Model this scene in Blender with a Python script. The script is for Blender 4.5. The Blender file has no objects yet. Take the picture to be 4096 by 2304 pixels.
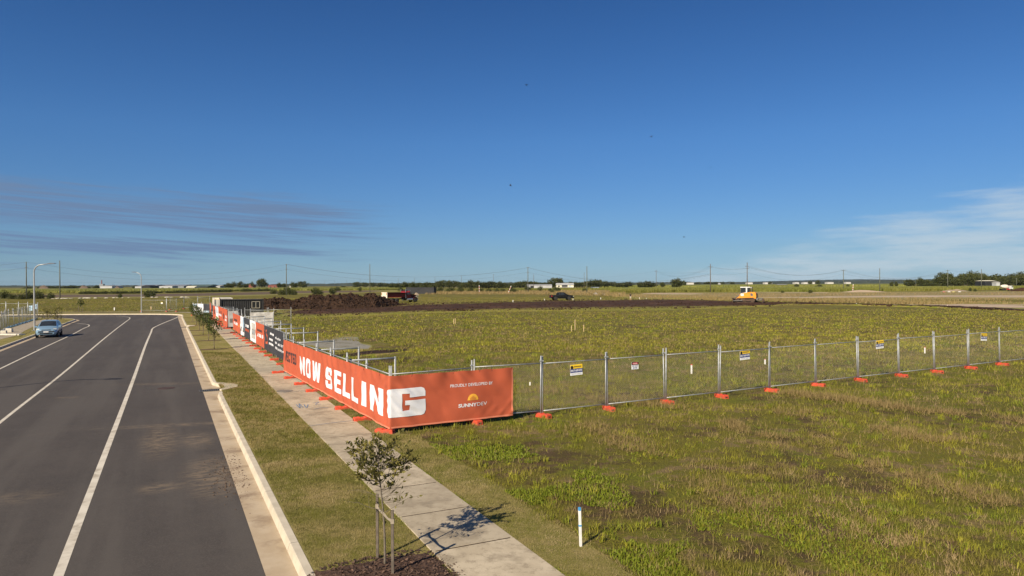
import bpy, bmesh, math, random
import numpy as np
from mathutils import Vector, Matrix, noise
rnd = random.Random(7)
nprng = np.random.default_rng(11)
scene = bpy.context.scene
col = scene.collection

# ------------------------------------------------------------------ camera
FPX, CAMH, ROLL, PITCH = 2780.0, 4.45, -0.0045, 0.0054      # focal length in photo pixels (photo is 4096 wide)
cp, sp = math.cos(PITCH), math.sin(PITCH)
_F = np.array([0, cp, -sp]); _U0 = np.array([0, sp, cp]); _R0 = np.array([1., 0, 0])
_R = _R0*math.cos(ROLL)+_U0*math.sin(ROLL); _U = -_R0*math.sin(ROLL)+_U0*math.cos(ROLL)
cam_d = bpy.data.cameras.new('camera'); cam = bpy.data.objects.new('camera', cam_d); col.objects.link(cam)
cam_d.sensor_width = 36.0; cam_d.lens = 36.0*FPX/4096.0; cam_d.clip_start = 0.1; cam_d.clip_end = 20000
cam.matrix_world = Matrix(((_R[0], _U[0], -_F[0], 0), (_R[1], _U[1], -_F[1], 0), (_R[2], _U[2], -_F[2], CAMH), (0, 0, 0, 1)))
scene.camera = cam
scene.render.resolution_x = 1024; scene.render.resolution_y = 576

# ------------------------------------------------------------------ sky
SUN_EL = math.radians(33.0); SHADOW_DIR = math.radians(57.0)        # direction shadows fall, from +X
sun_vec = Vector((-math.cos(SHADOW_DIR)*math.cos(SUN_EL), -math.sin(SHADOW_DIR)*math.cos(SUN_EL), math.sin(SUN_EL)))
world = bpy.data.worlds.new('World'); scene.world = world; world.use_nodes = True
wn = world.node_tree; wn.nodes.clear()

def nd(nt, typ, **kw):
    n = nt.nodes.new(typ)
    for k, v in kw.items():
        if k.startswith('i_'):
            key = k[2:]
            key = int(key) if key.isdigit() else key.replace('_', ' ')
            n.inputs[key].default_value = v
        else:
            setattr(n, k, v)
    return n
def mth(nt, op, a, b=None, c=None, clamp=False):
    n = nt.nodes.new('ShaderNodeMath'); n.operation = op; n.use_clamp = clamp
    for i, v in enumerate((a, b, c)):
        if v is None: continue
        if isinstance(v, (int, float)): n.inputs[i].default_value = v
        else: nt.links.new(v, n.inputs[i])
    return n.outputs[0]
def mixc(nt, fac, a, b, mode='MIX'):
    n = nt.nodes.new('ShaderNodeMix'); n.data_type = 'RGBA'; n.blend_type = mode
    for idx, v in ((0, fac), (6, a), (7, b)):
        if isinstance(v, (int, float)): n.inputs[idx].default_value = v
        elif isinstance(v, tuple): n.inputs[idx].default_value = (v[0], v[1], v[2], 1)
        else: nt.links.new(v, n.inputs[idx])
    return n.outputs[2]
def sstep(nt, v, a, b):
    n = nt.nodes.new('ShaderNodeMapRange'); n.interpolation_type = 'SMOOTHSTEP'
    nt.links.new(v, n.inputs[0]); n.inputs[1].default_value = a; n.inputs[2].default_value = b
    return n.outputs[0]

sky = nd(wn, 'ShaderNodeTexSky', sky_type='NISHITA', sun_disc=False)
sky.sun_elevation = SUN_EL; sky.sun_rotation = math.atan2(sun_vec.x, sun_vec.y)
sky.altitude = 0; sky.air_density = 1.0; sky.dust_density = 0.2; sky.ozone_density = 3.0
tc = nd(wn, 'ShaderNodeTexCoord'); sx = nd(wn, 'ShaderNodeSeparateXYZ'); wn.links.new(tc.outputs['Generated'], sx.inputs[0])
az = mth(wn, 'ARCTAN2', sx.outputs[0], sx.outputs[1]); el = mth(wn, 'ARCSINE', sx.outputs[2])
def wnoise(sa, se, det, off=0.0, rough=0.55, slant=0.0):
    cb = nd(wn, 'ShaderNodeCombineXYZ')
    wn.links.new(mth(wn, 'MULTIPLY_ADD', az, sa, off), cb.inputs[0])
    wn.links.new(mth(wn, 'MULTIPLY', mth(wn, 'MULTIPLY_ADD', az, slant, el), se), cb.inputs[1])
    n = nd(wn, 'ShaderNodeTexNoise', i_Scale=1.0, i_Detail=det, i_Roughness=rough); wn.links.new(cb.outputs[0], n.inputs['Vector'])
    return n.outputs[0]
def band(c0, c_slope, hw, soft, a0, a1, off):
    # a layer of cloud at elevation c0 + c_slope*az, fading out between azimuth a0 and a1
    cc = mth(wn, 'MULTIPLY_ADD', az, c_slope, c0)
    dist = mth(wn, 'ABSOLUTE', mth(wn, 'SUBTRACT', el, cc))
    dist = mth(wn, 'SUBTRACT', dist, mth(wn, 'MULTIPLY', mth(wn, 'SUBTRACT', wnoise(5, 95, 6, off, 0.65, 0.06), 0.5), 0.055))
    m = mth(wn, 'SUBTRACT', 1.0, sstep(wn, dist, hw-soft, hw+soft))
    side = sstep(wn, mth(wn, 'ADD', az, mth(wn, 'MULTIPLY', mth(wn, 'SUBTRACT', wnoise(5, 160, 4, off+3), 0.5), 0.5)), a0, a1)
    return mth(wn, 'MULTIPLY', m, side)
b1 = band(0.078, -0.034, 0.026, 0.010, -0.13, -0.36, 0.0)
b2 = band(0.041, -0.016, 0.009, 0.006, -0.18, -0.36, 9.0)
b3 = band(0.026, -0.003, 0.0015, 0.003, -0.2, -0.5, 15.0)
wis = mth(wn, 'MULTIPLY_ADD', sstep(wn, wnoise(5, 170, 7, 4.0, 0.65, 0.055), 0.38, 0.60), 0.80, 0.28)
dark = mth(wn, 'MULTIPLY', mth(wn, 'MAXIMUM', mth(wn, 'MAXIMUM', b1, b2), mth(wn, 'MULTIPLY', b3, 0.5)), wis, clamp=True)
top = mth(wn, 'SUBTRACT', mth(wn, 'MULTIPLY_ADD', az, 0.27, -0.048), el)          # rising bank of thin white cloud on the right
top = mth(wn, 'ADD', top, mth(wn, 'MULTIPLY', mth(wn, 'SUBTRACT', wnoise(6, 45, 5, 21.0, 0.6), 0.5), 0.09))
white = mth(wn, 'MULTIPLY', sstep(wn, top, -0.004, 0.03), sstep(wn, wnoise(8, 60, 6, 40.0, 0.6), 0.22, 0.66))
white = mth(wn, 'MULTIPLY', white, 0.68)
gm = nd(wn, 'ShaderNodeGamma', i_Gamma=0.74); wn.links.new(sky.outputs[0], gm.inputs[0])
hs_ = nd(wn, 'ShaderNodeHueSaturation', i_Saturation=1.35); wn.links.new(gm.outputs[0], hs_.inputs['Color'])
cr_ = nd(wn, 'ShaderNodeValToRGB'); wn.links.new(el, cr_.inputs[0])
for k_, (p_, c_) in enumerate(((0.0, (0.695, 1.11, 1.86)), (0.05, (0.675, 1.015, 1.55)), (0.2, (0.695, 1.05, 1.565)), (0.39, (0.50, 0.79, 1.25)), (1.0, (0.40, 0.66, 1.08)))):
    e_ = cr_.color_ramp.elements[k_] if k_ < 2 else cr_.color_ramp.elements.new(p_)
    e_.position = p_; e_.color = (c_[0]*0.5, c_[1]*0.5, c_[2]*0.5, 1)
skyc = mixc(wn, 1.0, hs_.outputs[0], cr_.outputs[0], 'MULTIPLY')
skyc = mixc(wn, 1.0, skyc, (2.0, 2.0, 2.0), 'MULTIPLY')
c1 = mixc(wn, mth(wn, 'MULTIPLY', dark, 0.95), skyc, (1.72, 2.72, 4.55))
c2 = mixc(wn, white, c1, (6.4, 7.4, 8.1))
bg = nd(wn, 'ShaderNodeBackground', i_Strength=0.06); wn.links.new(c2, bg.inputs[0])
wo = nd(wn, 'ShaderNodeOutputWorld'); wn.links.new(bg.outputs[0], wo.inputs[0])

sun_d = bpy.data.lights.new('sun', 'SUN'); sun_d.energy = 5.0; sun_d.angle = math.radians(0.53); sun_d.color = (1.0, 0.88, 0.70)
sun = bpy.data.objects.new('sun', sun_d); col.objects.link(sun); sun.location = (0, 0, 60)
sun.rotation_euler = (-sun_vec).to_track_quat('-Z', 'Y').to_euler()
vs = scene.view_settings; vs.view_transform = 'Standard'; vs.look = 'None'; vs.gamma = 1.0; vs.use_curve_mapping = False; vs.exposure = 0.55

# ------------------------------------------------------------------ placing: photo pixel -> direction -> point on the ground
def sst(a, b, v):
    t = min(1, max(0, (v-a)/(b-a))); return t*t*(3-2*t)
def gz(y): return 0.45*sst(120, 160, y)                               # the land beyond the street lies a little higher
def ray(px, py): return _F+_R*(px-2048)/FPX-_U*(py-1152)/FPX
def G(px, py, z=0.0):
    d = ray(px, py); zz = z
    for _ in range(30):
        t = (zz-CAMH)/d[2]; p = np.array([0, 0, CAMH])+t*d; zz = z+.5*(zz-z)+.5*gz(p[1])
    return Vector((p[0], p[1], z+gz(p[1])))
def AT(px, py, D):
    d = ray(px, py); p = np.array([0, 0, CAMH])+d*(D/d[1]); return Vector(p)
def PD(px, D, z=0.0):
    p = AT(px, 1150, D); return Vector((p.x, D, gz(D)+z))
def ZT(px, py, D): return AT(px, py, D).z

# ------------------------------------------------------------------ materials
MATS = {}
def mat(name, c1, c2=None, scale=4.0, rough=0.75, metal=0.0, bump=0.0, bscale=None, spec=0.35, det=4.0, world_co=False, lo=0.35, hi=0.65, c3=None, s3=0.6, coat=0.0, trans=0.0):
    if name in MATS: return MATS[name]
    m = bpy.data.materials.new(name); m.use_nodes = True; nt = m.node_tree; b = nt.nodes['Principled BSDF']
    b.inputs['Roughness'].default_value = rough; b.inputs['Metallic'].default_value = metal
    b.inputs['Specular IOR Level'].default_value = spec; b.inputs['Coat Weight'].default_value = coat
    if trans: b.inputs['Transmission Weight'].default_value = trans
    if world_co: co = nd(nt, 'ShaderNodeNewGeometry').outputs['Position']
    else: co = nd(nt, 'ShaderNodeTexCoord').outputs['Object']
    if c2 is None: c2 = tuple(min(1, x*1.18+0.004) for x in c1)
    n = nd(nt, 'ShaderNodeTexNoise', i_Scale=scale, i_Detail=det, i_Roughness=0.6); nt.links.new(co, n.inputs['Vector'])
    c = mixc(nt, sstep(nt, n.outputs[0], lo, hi), c1, c2)
    if c3 is not None:
        n3 = nd(nt, 'ShaderNodeTexNoise', i_Scale=s3, i_Detail=5.0, i_Roughness=0.65); nt.links.new(co, n3.inputs['Vector'])
        c = mixc(nt, sstep(nt, n3.outputs[0], 0.5, 0.68), c, c3)
    nt.links.new(c, b.inputs['Base Color'])
    if bump:
        nb = nd(nt, 'ShaderNodeTexNoise', i_Scale=bscale or scale*6, i_Detail=5.0); nt.links.new(co, nb.inputs['Vector'])
        bp = nd(nt, 'ShaderNodeBump', i_Strength=1.0, i_Distance=bump); nt.links.new(nb.outputs[0], bp.inputs['Height']); nt.links.new(bp.outputs[0], b.inputs['Normal'])
    MATS[name] = m; return m

# ------------------------------------------------------------------ mesh helpers
class MB:
    def __init__(s): s.v = []; s.f = []; s.m = []
    def add(s, vs, fs, m=0):
        o = len(s.v); s.v += [tuple(v) for v in vs]; s.f += [tuple(i+o for i in f) for f in fs]; s.m += [m]*len(fs); return s
    def box(s, x0, x1, y0, y1, z0, z1, m=0, tx=0.0, ty=0.0):
        v = [(x0, y0, z0), (x1, y0, z0), (x1, y1, z0), (x0, y1, z0), (x0+tx, y0+ty, z1), (x1-tx, y0+ty, z1), (x1-tx, y1-ty, z1), (x0+tx, y1-ty, z1)]
        return s.add(v, [(3, 2, 1, 0), (4, 5, 6, 7), (0, 1, 5, 4), (1, 2, 6, 5), (2, 3, 7, 6), (3, 0, 4, 7)], m)
    def prism(s, poly, y0, y1, m=0, inset=0.0):     # poly in (x, z), pushed along y
        n = len(poly); cx = sum(p[0] for p in poly)/n; cz = sum(p[1] for p in poly)/n
        a = [(p[0], y0, p[1]) for p in poly]; b = [(p[0]+(cx-p[0])*inset, y1, p[1]+(cz-p[1])*inset) for p in poly]
        return s.add(a+b, [tuple(range(n)), tuple(range(2*n-1, n-1, -1))]+[(i, n+i, n+(i+1) % n, (i+1) % n) for i in range(n)], m)
    def slab(s, poly, z0, z1, m=0):                 # poly in (x, y), pushed along z
        n = len(poly); a = [(p[0], p[1], z0) for p in poly]; b = [(p[0], p[1], z1) for p in poly]
        return s.add(a+b, [tuple(range(n-1, -1, -1)), tuple(range(n, 2*n))]+[(i, (i+1) % n, n+(i+1) % n, n+i) for i in range(n)], m)
    def tube(s, pts, r, n=8, m=0, cap=True):
        pts = [Vector(p) for p in pts]; k = len(pts); rs = r if isinstance(r, (list, tuple)) else [r]*k
        vs = []
        prev = None
        for i, p in enumerate(pts):
            t = (pts[min(i+1, k-1)]-pts[max(i-1, 0)]).normalized()
            if prev is None:
                a = t.cross(Vector((0, 0, 1)))
                if a.length < 1e-3: a = t.cross(Vector((0, 1, 0)))
            else: a = prev-t*prev.dot(t)
            a.normalize(); prev = a; b = t.cross(a)
            for j in range(n):
                q = 2*math.pi*j/n; vs.append(p+(a*math.cos(q)+b*math.sin(q))*rs[i])
        fs = [(i*n+j, i*n+(j+1) % n, (i+1)*n+(j+1) % n, (i+1)*n+j) for i in range(k-1) for j in range(n)]
        if cap: fs += [tuple(range(n-1, -1, -1)), tuple(range((k-1)*n, k*n))]
        return s.add(vs, fs, m)
    def lathe(s, prof, n=20, m=0, axis='y', c=(0, 0, 0)):   # prof: (offset along axis, radius)
        k = len(prof); vs = []
        for (o, r) in prof:
            for j in range(n):
                q = 2*math.pi*j/n; a, b = r*math.cos(q), r*math.sin(q)
                p = (a, o, b) if axis == 'y' else ((a, b, o) if axis == 'z' else (o, a, b))
                vs.append((p[0]+c[0], p[1]+c[1], p[2]+c[2]))
        fs = [(i*n+j, i*n+(j+1) % n, (i+1)*n+(j+1) % n, (i+1)*n+j) for i in range(k-1) for j in range(n)]
        fs += [tuple(range(n-1, -1, -1)), tuple(range((k-1)*n, k*n))]
        return s.add(vs, fs, m)
    def build(s, name, mats, parent=None, loc=(0, 0, 0), smooth=False, fix=True):
        me = bpy.data.meshes.new(name); me.from_pydata(s.v, [], s.f)
        if not isinstance(mats, (list, tuple)): mats = [mats]
        for m in mats: me.materials.append(m)
        if len(mats) > 1: me.polygons.foreach_set('material_index', s.m)
        if fix:
            bm = bmesh.new(); bm.from_mesh(me); bmesh.ops.recalc_face_normals(bm, faces=bm.faces[:]); bm.to_mesh(me); bm.free()
        if smooth: me.polygons.foreach_set('use_smooth', [True]*len(me.polygons))
        me.update()
        o = bpy.data.objects.new(name, me); col.objects.link(o); o.location = loc
        if parent is not None: o.parent = parent
        return o
def thing(name, label, cat, loc=(0, 0, 0), rz=0.0, group=None, scale=None):
    o = bpy.data.objects.new(name, None); col.objects.link(o); o.location = loc; o.rotation_euler = (0, 0, rz); o.empty_display_size = 0.3
    if scale is not None: o.scale = scale if isinstance(scale, (tuple, list)) else (scale,)*3
    o['label'] = label; o['category'] = cat
    if group: o['group'] = group
    return o
def tag(o, label, cat, group=None):
    o['label'] = label; o['category'] = cat
    if group: o['group'] = group
    return o
def stuff(o): o['kind'] = 'stuff'; return o
def struct(o): o['kind'] = 'structure'; return o
def copy_tree(o, parent=None):
    c = o.copy(); col.objects.link(c); c.parent = parent
    for ch in list(o.children): copy_tree(ch, c)
    return c
def dup(o, loc, rz=0.0, label=None, scale=None, group=None):
    c = copy_tree(o); c.location = loc; c.rotation_euler = (0, 0, rz)
    if label: c['label'] = label
    if group: c['group'] = group
    if scale is not None: c.scale = scale if isinstance(scale, (tuple, list)) else (scale,)*3
    return c
def place(first, used, loc, rz, label=None, scale=None):
    # the first call moves the original, later calls copy it
    if not used:
        used.append(1); first.location = loc; first.rotation_euler = (0, 0, rz)
        if label: first['label'] = label
        if scale is not None: first.scale = scale if isinstance(scale, (tuple, list)) else (scale,)*3
        return first
    return dup(first, loc, rz, label, scale)
def lerp(a, b, t): return a+(b-a)*t
def pl(pts, x):
    if x <= pts[0][0]: return pts[0][1]
    for (a, b) in zip(pts, pts[1:]):
        if x <= b[0]: return lerp(a[1], b[1], (x-a[0])/(b[0]-a[0]))
    return pts[-1][1]
def mesh_np(name, verts, tris, material, attr=None, parent=None, smooth=False):
    me = bpy.data.meshes.new(name); nv = len(verts); nf = len(tris)
    me.vertices.add(nv); me.vertices.foreach_set('co', np.asarray(verts, np.float32).ravel())
    me.loops.add(nf*3); me.loops.foreach_set('vertex_index', np.asarray(tris, np.int32).ravel())
    me.polygons.add(nf); me.polygons.foreach_set('loop_start', np.arange(0, nf*3, 3, dtype=np.int32)); me.polygons.foreach_set('loop_total', np.full(nf, 3, np.int32))
    if smooth: me.polygons.foreach_set('use_smooth', np.ones(nf, bool))
    me.update(calc_edges=True)
    if attr is not None:
        a = me.attributes.new('tint', 'FLOAT', 'POINT'); a.data.foreach_set('value', np.asarray(attr, np.float32))
    me.materials.append(material)
    o = bpy.data.objects.new(name, me); col.objects.link(o)
    if parent is not None: o.parent = parent
    return o
def n2(x, y, s=1.0, seed=0.0): return noise.noise(Vector((x*s+seed, y*s-seed, seed*0.37)))

# ================================================================== ground materials
WORN = ((2560, 2000, 2.2, 1.9), (2250, 1830, 2.6, 1.8), (1560, 1440, 4.0, 3.0), (2900, 2160, 2.0, 1.2), (1750, 1780, 1.6, 1.4))
def field_nodes(nt, pos, far=False):
    def nz(s, det=5.0, r=0.6, sc=(1, 1, 0)):
        mp = nd(nt, 'ShaderNodeMapping', vector_type='POINT'); mp.inputs['Scale'].default_value = (sc[0], sc[1], sc[2]); nt.links.new(pos, mp.inputs[0])
        n = nd(nt, 'ShaderNodeTexNoise', i_Scale=s, i_Detail=det, i_Roughness=r); nt.links.new(mp.outputs[0], n.inputs['Vector']); return n.outputs[0]
    big = nz(0.055, 4.0); mid = nz(0.35, 5.0, 0.65); sm = nz(2.6, 5.0, 0.7); fine = nz(17.0, 4.0, 0.7)
    g = mixc(nt, sstep(nt, big, 0.38, 0.64), (0.172, 0.172, 0.020), (0.245, 0.212, 0.032))
    g = mixc(nt, sstep(nt, mid, 0.47, 0.68), g, (0.192, 0.220, 0.017))
    g = mixc(nt, mth(nt, 'MULTIPLY', sstep(nt, fine, 0.35, 0.75), 0.5), g, (0.085, 0.072, 0.020))
    dry = sstep(nt, mth(nt, 'ADD', mth(nt, 'MULTIPLY', sm, 0.6), mth(nt, 'MULTIPLY', nz(0.75, 4.0), 0.55)), 0.575, 0.68)
    g = mixc(nt, mth(nt, 'MULTIPLY', dry, 0.85), g, (0.290, 0.205, 0.100))
    sv = mth(nt, 'ADD', mth(nt, 'MULTIPLY', nz(1.3, 5.0, 0.7), 0.55), mth(nt, 'MULTIPLY', nz(0.2, 3.0), 0.5))
    for (px, py, rx, ry) in WORN:                                   # trampled, barer ground
        p = G(px, py); mp = nd(nt, 'ShaderNodeMapping', vector_type='TEXTURE'); mp.inputs['Location'].default_value = (p.x, p.y, 0); mp.inputs['Scale'].default_value = (rx, ry, 1e4); nt.links.new(pos, mp.inputs[0])
        ln = nd(nt, 'ShaderNodeVectorMath', operation='LENGTH'); nt.links.new(mp.outputs[0], ln.inputs[0]); sv = mth(nt, 'ADD', sv, mth(nt, 'MULTIPLY', sstep(nt, ln.outputs['Value'], 1.2, 0.1), 0.085))
    soil = sstep(nt, sv, 0.535, 0.63)
    return g, soil
def make_field(name, soilmix):
    m = bpy.data.materials.new(name); m.use_nodes = True; nt = m.node_tree; b = nt.nodes['Principled BSDF']
    pos = nd(nt, 'ShaderNodeNewGeometry').outputs['Position']
    g, soil = field_nodes(nt, pos)
    c = mixc(nt, mth(nt, 'MULTIPLY', soil, soilmix), mixc(nt, 0.35, g, (0.05, 0.036, 0.02)), (0.070, 0.044, 0.027))
    nt.links.new(c, b.inputs['Base Color']); b.inputs['Roughness'].default_value = 0.95; b.inputs['Specular IOR Level'].default_value = 0.1
    nb = nd(nt, 'ShaderNodeTexNoise', i_Scale=9.0, i_Detail=6.0, i_Roughness=0.75); nt.links.new(pos, nb.inputs['Vector'])
    bp = nd(nt, 'ShaderNodeBump', i_Strength=1.0, i_Distance=0.08); nt.links.new(nb.outputs[0], bp.inputs['Height']); nt.links.new(bp.outputs[0], b.inputs['Normal'])
    return m
M_field = make_field('field_grass', 0.75)
def make_blade(name, mode):
    m = bpy.data.materials.new(name); m.use_nodes = True; nt = m.node_tree; b = nt.nodes['Principled BSDF']; out = nt.nodes['Material Output']
    pos = nd(nt, 'ShaderNodeNewGeometry').outputs['Position']; t = nd(nt, 'ShaderNodeAttribute', attribute_name='tint').outputs['Fac']
    if mode == 'field':
        g, soil = field_nodes(nt, pos)
        g = mixc(nt, mth(nt, 'MULTIPLY', soil, 0.6), g, (0.175, 0.112, 0.066))
        c = mixc(nt, sstep(nt, t, 0.5, 1.0), g, (0.315, 0.290, 0.030))
        c = mixc(nt, sstep(nt, t, 0.22, 0.0), c, (0.350, 0.255, 0.120))
    elif mode == 'tuft':
        c = mixc(nt, t, (0.140, 0.178, 0.014), (0.330, 0.300, 0.032))
    elif mode == 'lawn':
        n = nd(nt, 'ShaderNodeTexNoise', i_Scale=0.9, i_Detail=4.0); nt.links.new(pos, n.inputs['Vector'])
        c = mixc(nt, sstep(nt, n.outputs[0], 0.36, 0.66), (0.172, 0.166, 0.029), (0.300, 0.240, 0.092))
        c = mixc(nt, sstep(nt, t, 0.55, 1.0), c, (0.390, 0.300, 0.155)); c = mixc(nt, sstep(nt, t, 0.35, 0.0), c, (0.120, 0.115, 0.022))
    elif mode == 'cane':
        n = nd(nt, 'ShaderNodeTexNoise', i_Scale=0.02, i_Detail=4.0); nt.links.new(pos, n.inputs['Vector'])
        c = mixc(nt, t, (0.135, 0.140, 0.024), (0.265, 0.245, 0.055)); c = mixc(nt, sstep(nt, n.outputs[0], 0.4, 0.65), c, (0.165, 0.180, 0.030))
    elif mode == 'dry':
        c = mixc(nt, t, (0.185, 0.132, 0.050), (0.36, 0.265, 0.115))
    elif mode == 'leaf':
        c = mixc(nt, t, (0.026, 0.036, 0.011), (0.135, 0.140, 0.036))
    elif mode == 'yleaf':
        c = mixc(nt, t, (0.060, 0.062, 0.014), (0.285, 0.240, 0.062))
    elif mode == 'street':
        c = mixc(nt, t, (0.022, 0.038, 0.010), (0.125, 0.145, 0.030))
    nt.links.new(c, b.inputs['Base Color']); b.inputs['Roughness'].default_value = 0.65; b.inputs['Specular IOR Level'].default_value = 0.25
    tr = nd(nt, 'ShaderNodeBsdfTranslucent'); nt.links.new(c, tr.inputs[0]); mx = nd(nt, 'ShaderNodeMixShader'); mx.inputs[0].default_value = 0.22
    nt.links.new(b.outputs[0], mx.inputs[1]); nt.links.new(tr.outputs[0], mx.inputs[2]); nt.links.new(mx.outputs[0], out.inputs[0])
    return m
M_bl = {k: make_blade(k+'_blades', k) for k in ('field', 'tuft', 'lawn', 'cane', 'dry', 'leaf', 'yleaf', 'street')}

def make_lawn():
    m = bpy.data.materials.new('mown_lawn'); m.use_nodes = True; nt = m.node_tree; b = nt.nodes['Principled BSDF']
    pos = nd(nt, 'ShaderNodeNewGeometry').outputs['Position']
    def nz(s, d=5.0):
        n = nd(nt, 'ShaderNodeTexNoise', i_Scale=s, i_Detail=d, i_Roughness=0.65); nt.links.new(pos, n.inputs['Vector']); return n.outputs[0]
    c = mixc(nt, sstep(nt, nz(0.9), 0.36, 0.66), (0.160, 0.155, 0.027), (0.262, 0.212, 0.080))
    c = mixc(nt, mth(nt, 'MULTIPLY', sstep(nt, nz(28), 0.4, 0.7), 0.55), c, (0.350, 0.270, 0.135)); c = mixc(nt, mth(nt, 'MULTIPLY', sstep(nt, nz(11), 0.5, 0.72), 0.5), c, (0.075, 0.070, 0.014))
    nt.links.new(c, b.inputs['Base Color']); b.inputs['Roughness'].default_value = 0.95; b.inputs['Specular IOR Level'].default_value = 0.1
    bp = nd(nt, 'ShaderNodeBump', i_Strength=1.0, i_Distance=0.03); nt.links.new(nz(35), bp.inputs['Height']); nt.links.new(bp.outputs[0], b.inputs['Normal'])
    return m
M_lawn = make_lawn()
def make_asphalt():
    m = bpy.data.materials.new('asphalt'); m.use_nodes = True; nt = m.node_tree; b = nt.nodes['Principled BSDF']
    pos = nd(nt, 'ShaderNodeNewGeometry').outputs['Position']
    def nz(s, d=5.0, r=0.6, sc=None, rot=0.0):
        src = pos
        if sc:
            mp = nd(nt, 'ShaderNodeMapping', vector_type='TEXTURE'); mp.inputs['Scale'].default_value = (1/sc[0], 1/sc[1], 1); mp.inputs['Rotation'].default_value = (0, 0, -rot); nt.links.new(pos, mp.inputs[0]); src = mp.outputs[0]
        n = nd(nt, 'ShaderNodeTexNoise', i_Scale=s, i_Detail=d, i_Roughness=r); nt.links.new(src, n.inputs['Vector']); return n.outputs[0]
    c = mixc(nt, sstep(nt, nz(0.35), 0.3, 0.7), (0.052, 0.0450, 0.0395), (0.066, 0.0570, 0.0495))
    c = mixc(nt, mth(nt, 'MULTIPLY', sstep(nt, nz(42, 4.0, 0.8), 0.45, 0.75), 0.75), c, (0.140, 0.120, 0.100))
    c = mixc(nt, mth(nt, 'MULTIPLY', sstep(nt, nz(3.2, 6.0, 0.7), 0.42, 0.68), 0.45), c, (0.082, 0.069, 0.059))
    ang = math.radians(-26.4)
    lane = nz(1.0, 4.0, 0.6, (0.9, 0.05, 1), ang)                                        # faint wear along the lanes
    c = mixc(nt, mth(nt, 'MULTIPLY', sstep(nt, lane, 0.42, 0.62), 0.6), c, (0.096, 0.084, 0.072))
    lane2 = nz(1.0, 5.0, 0.7, (1.4, 0.09, 1), math.radians(40))
    c = mixc(nt, mth(nt, 'MULTIPLY', sstep(nt, lane2, 0.60, 0.74), 0.22), c, (0.15, 0.118, 0.085))
    for (px, py, lx, ly, r, k) in ((640, 1760, 0.55, 2.6, ang, 0.75), (640, 1950, 0.5, 0.5, ang, 0.7), (700, 1700, 2.6, 0.35, 0.25, 0.6), (850, 1900, 0.7, 2.2, ang, 0.8), (660, 1535, 2.4, 0.5, 0.1, 0.45), (270, 1590, 0.5, 0.3, 0.2, 0.6), (60, 1990, 0.9, 0.6, 0.2, 0.35), (790, 1760, 0.5, 1.3, ang, 0.7)):
        p = G(px, py, -0.13)
        mp = nd(nt, 'ShaderNodeMapping', vector_type='TEXTURE'); mp.inputs['Location'].default_value = (p.x, p.y, p.z); mp.inputs['Rotation'].default_value = (0, 0, -r if r != 0.25 else 0.25); mp.inputs['Scale'].default_value = (lx, ly, 1)
        mp.inputs['Rotation'].default_value = (0, 0, math.radians(26.4) if r == ang else r)
        nt.links.new(pos, mp.inputs[0]); ln = nd(nt, 'ShaderNodeVectorMath', operation='LENGTH'); nt.links.new(mp.outputs[0], ln.inputs[0])
        msk = mth(nt, 'MULTIPLY', sstep(nt, ln.outputs['Value'], 1.3, 0.2), sstep(nt, nz(1.0, 7.0, 0.8, (2.6, 6.5, 1), ang), 0.40, 0.62))
        c = mixc(nt, mth(nt, 'MULTIPLY', msk, min(1.0, k*1.15)), c, (0.195, 0.148, 0.100))
    nt.links.new(c, b.inputs['Base Color']); b.inputs['Roughness'].default_value = 0.82; b.inputs['Specular IOR Level'].default_value = 0.25
    bp = nd(nt, 'ShaderNodeBump', i_Strength=0.8, i_Distance=0.006); nt.links.new(nz(110, 3.0), bp.inputs['Height']); nt.links.new(bp.outputs[0], b.inputs['Normal'])
    return m
M_asph = make_asphalt()
M_conc = mat('path_concrete', (0.450, 0.380, 0.272), (0.375, 0.312, 0.218), 1.6, 0.9, bump=0.004, bscale=40, world_co=True, c3=(0.270, 0.222, 0.155), s3=1.1)
nt_ = M_conc.node_tree; b_ = nt_.nodes['Principled BSDF']; src_ = b_.inputs['Base Color'].links[0].from_socket      # slab_tone: each slab was poured a little lighter or darker
oi_ = nd(nt_, 'ShaderNodeObjectInfo'); v_ = nd(nt_, 'ShaderNodeHueSaturation'); nt_.links.new(src_, v_.inputs['Color']); nt_.links.new(mth(nt_, 'MULTIPLY_ADD', oi_.outputs['Random'], 0.24, 0.86), v_.inputs['Value'])
g_ = nd(nt_, 'ShaderNodeTexNoise', i_Scale=7.0, i_Detail=7.0, i_Roughness=0.75); nt_.links.new(nd(nt_, 'ShaderNodeNewGeometry').outputs['Position'], g_.inputs['Vector'])
nt_.links.new(mixc(nt_, mth(nt_, 'MULTIPLY', sstep(nt_, g_.outputs[0], 0.48, 0.68), 0.65), v_.outputs[0], (0.235, 0.19, 0.13)), b_.inputs['Base Color'])
M_kerb = mat('kerb_concrete', (0.54, 0.475, 0.365), (0.45, 0.395, 0.30), 2.2, 0.9, bump=0.003, bscale=50, world_co=True)
M_gutt = mat('gutter_concrete', (0.395, 0.305, 0.200), (0.45, 0.36, 0.25), 1.7, 0.9, bump=0.003, bscale=50, world_co=True, c3=(0.255, 0.185, 0.12), s3=0.9)
M_paint = mat('road_paint', (0.62, 0.57, 0.47), (0.52, 0.47, 0.38), 3.0, 0.7, world_co=True, c3=(0.40, 0.35, 0.27), s3=2.0)
M_soil = mat('dark_soil', (0.024, 0.0135, 0.0085), (0.044, 0.025, 0.0155), 1.2, 0.95, bump=0.05, bscale=7, world_co=True, c3=(0.055, 0.031, 0.019), s3=0.15, spec=0.15)
M_soil2 = mat('scraped_soil', (0.040, 0.0200, 0.0115), (0.064, 0.0325, 0.0180), 0.35, 0.95, bump=0.06, bscale=4, world_co=True, c3=(0.088, 0.046, 0.026), s3=0.12, spec=0.15)
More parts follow.
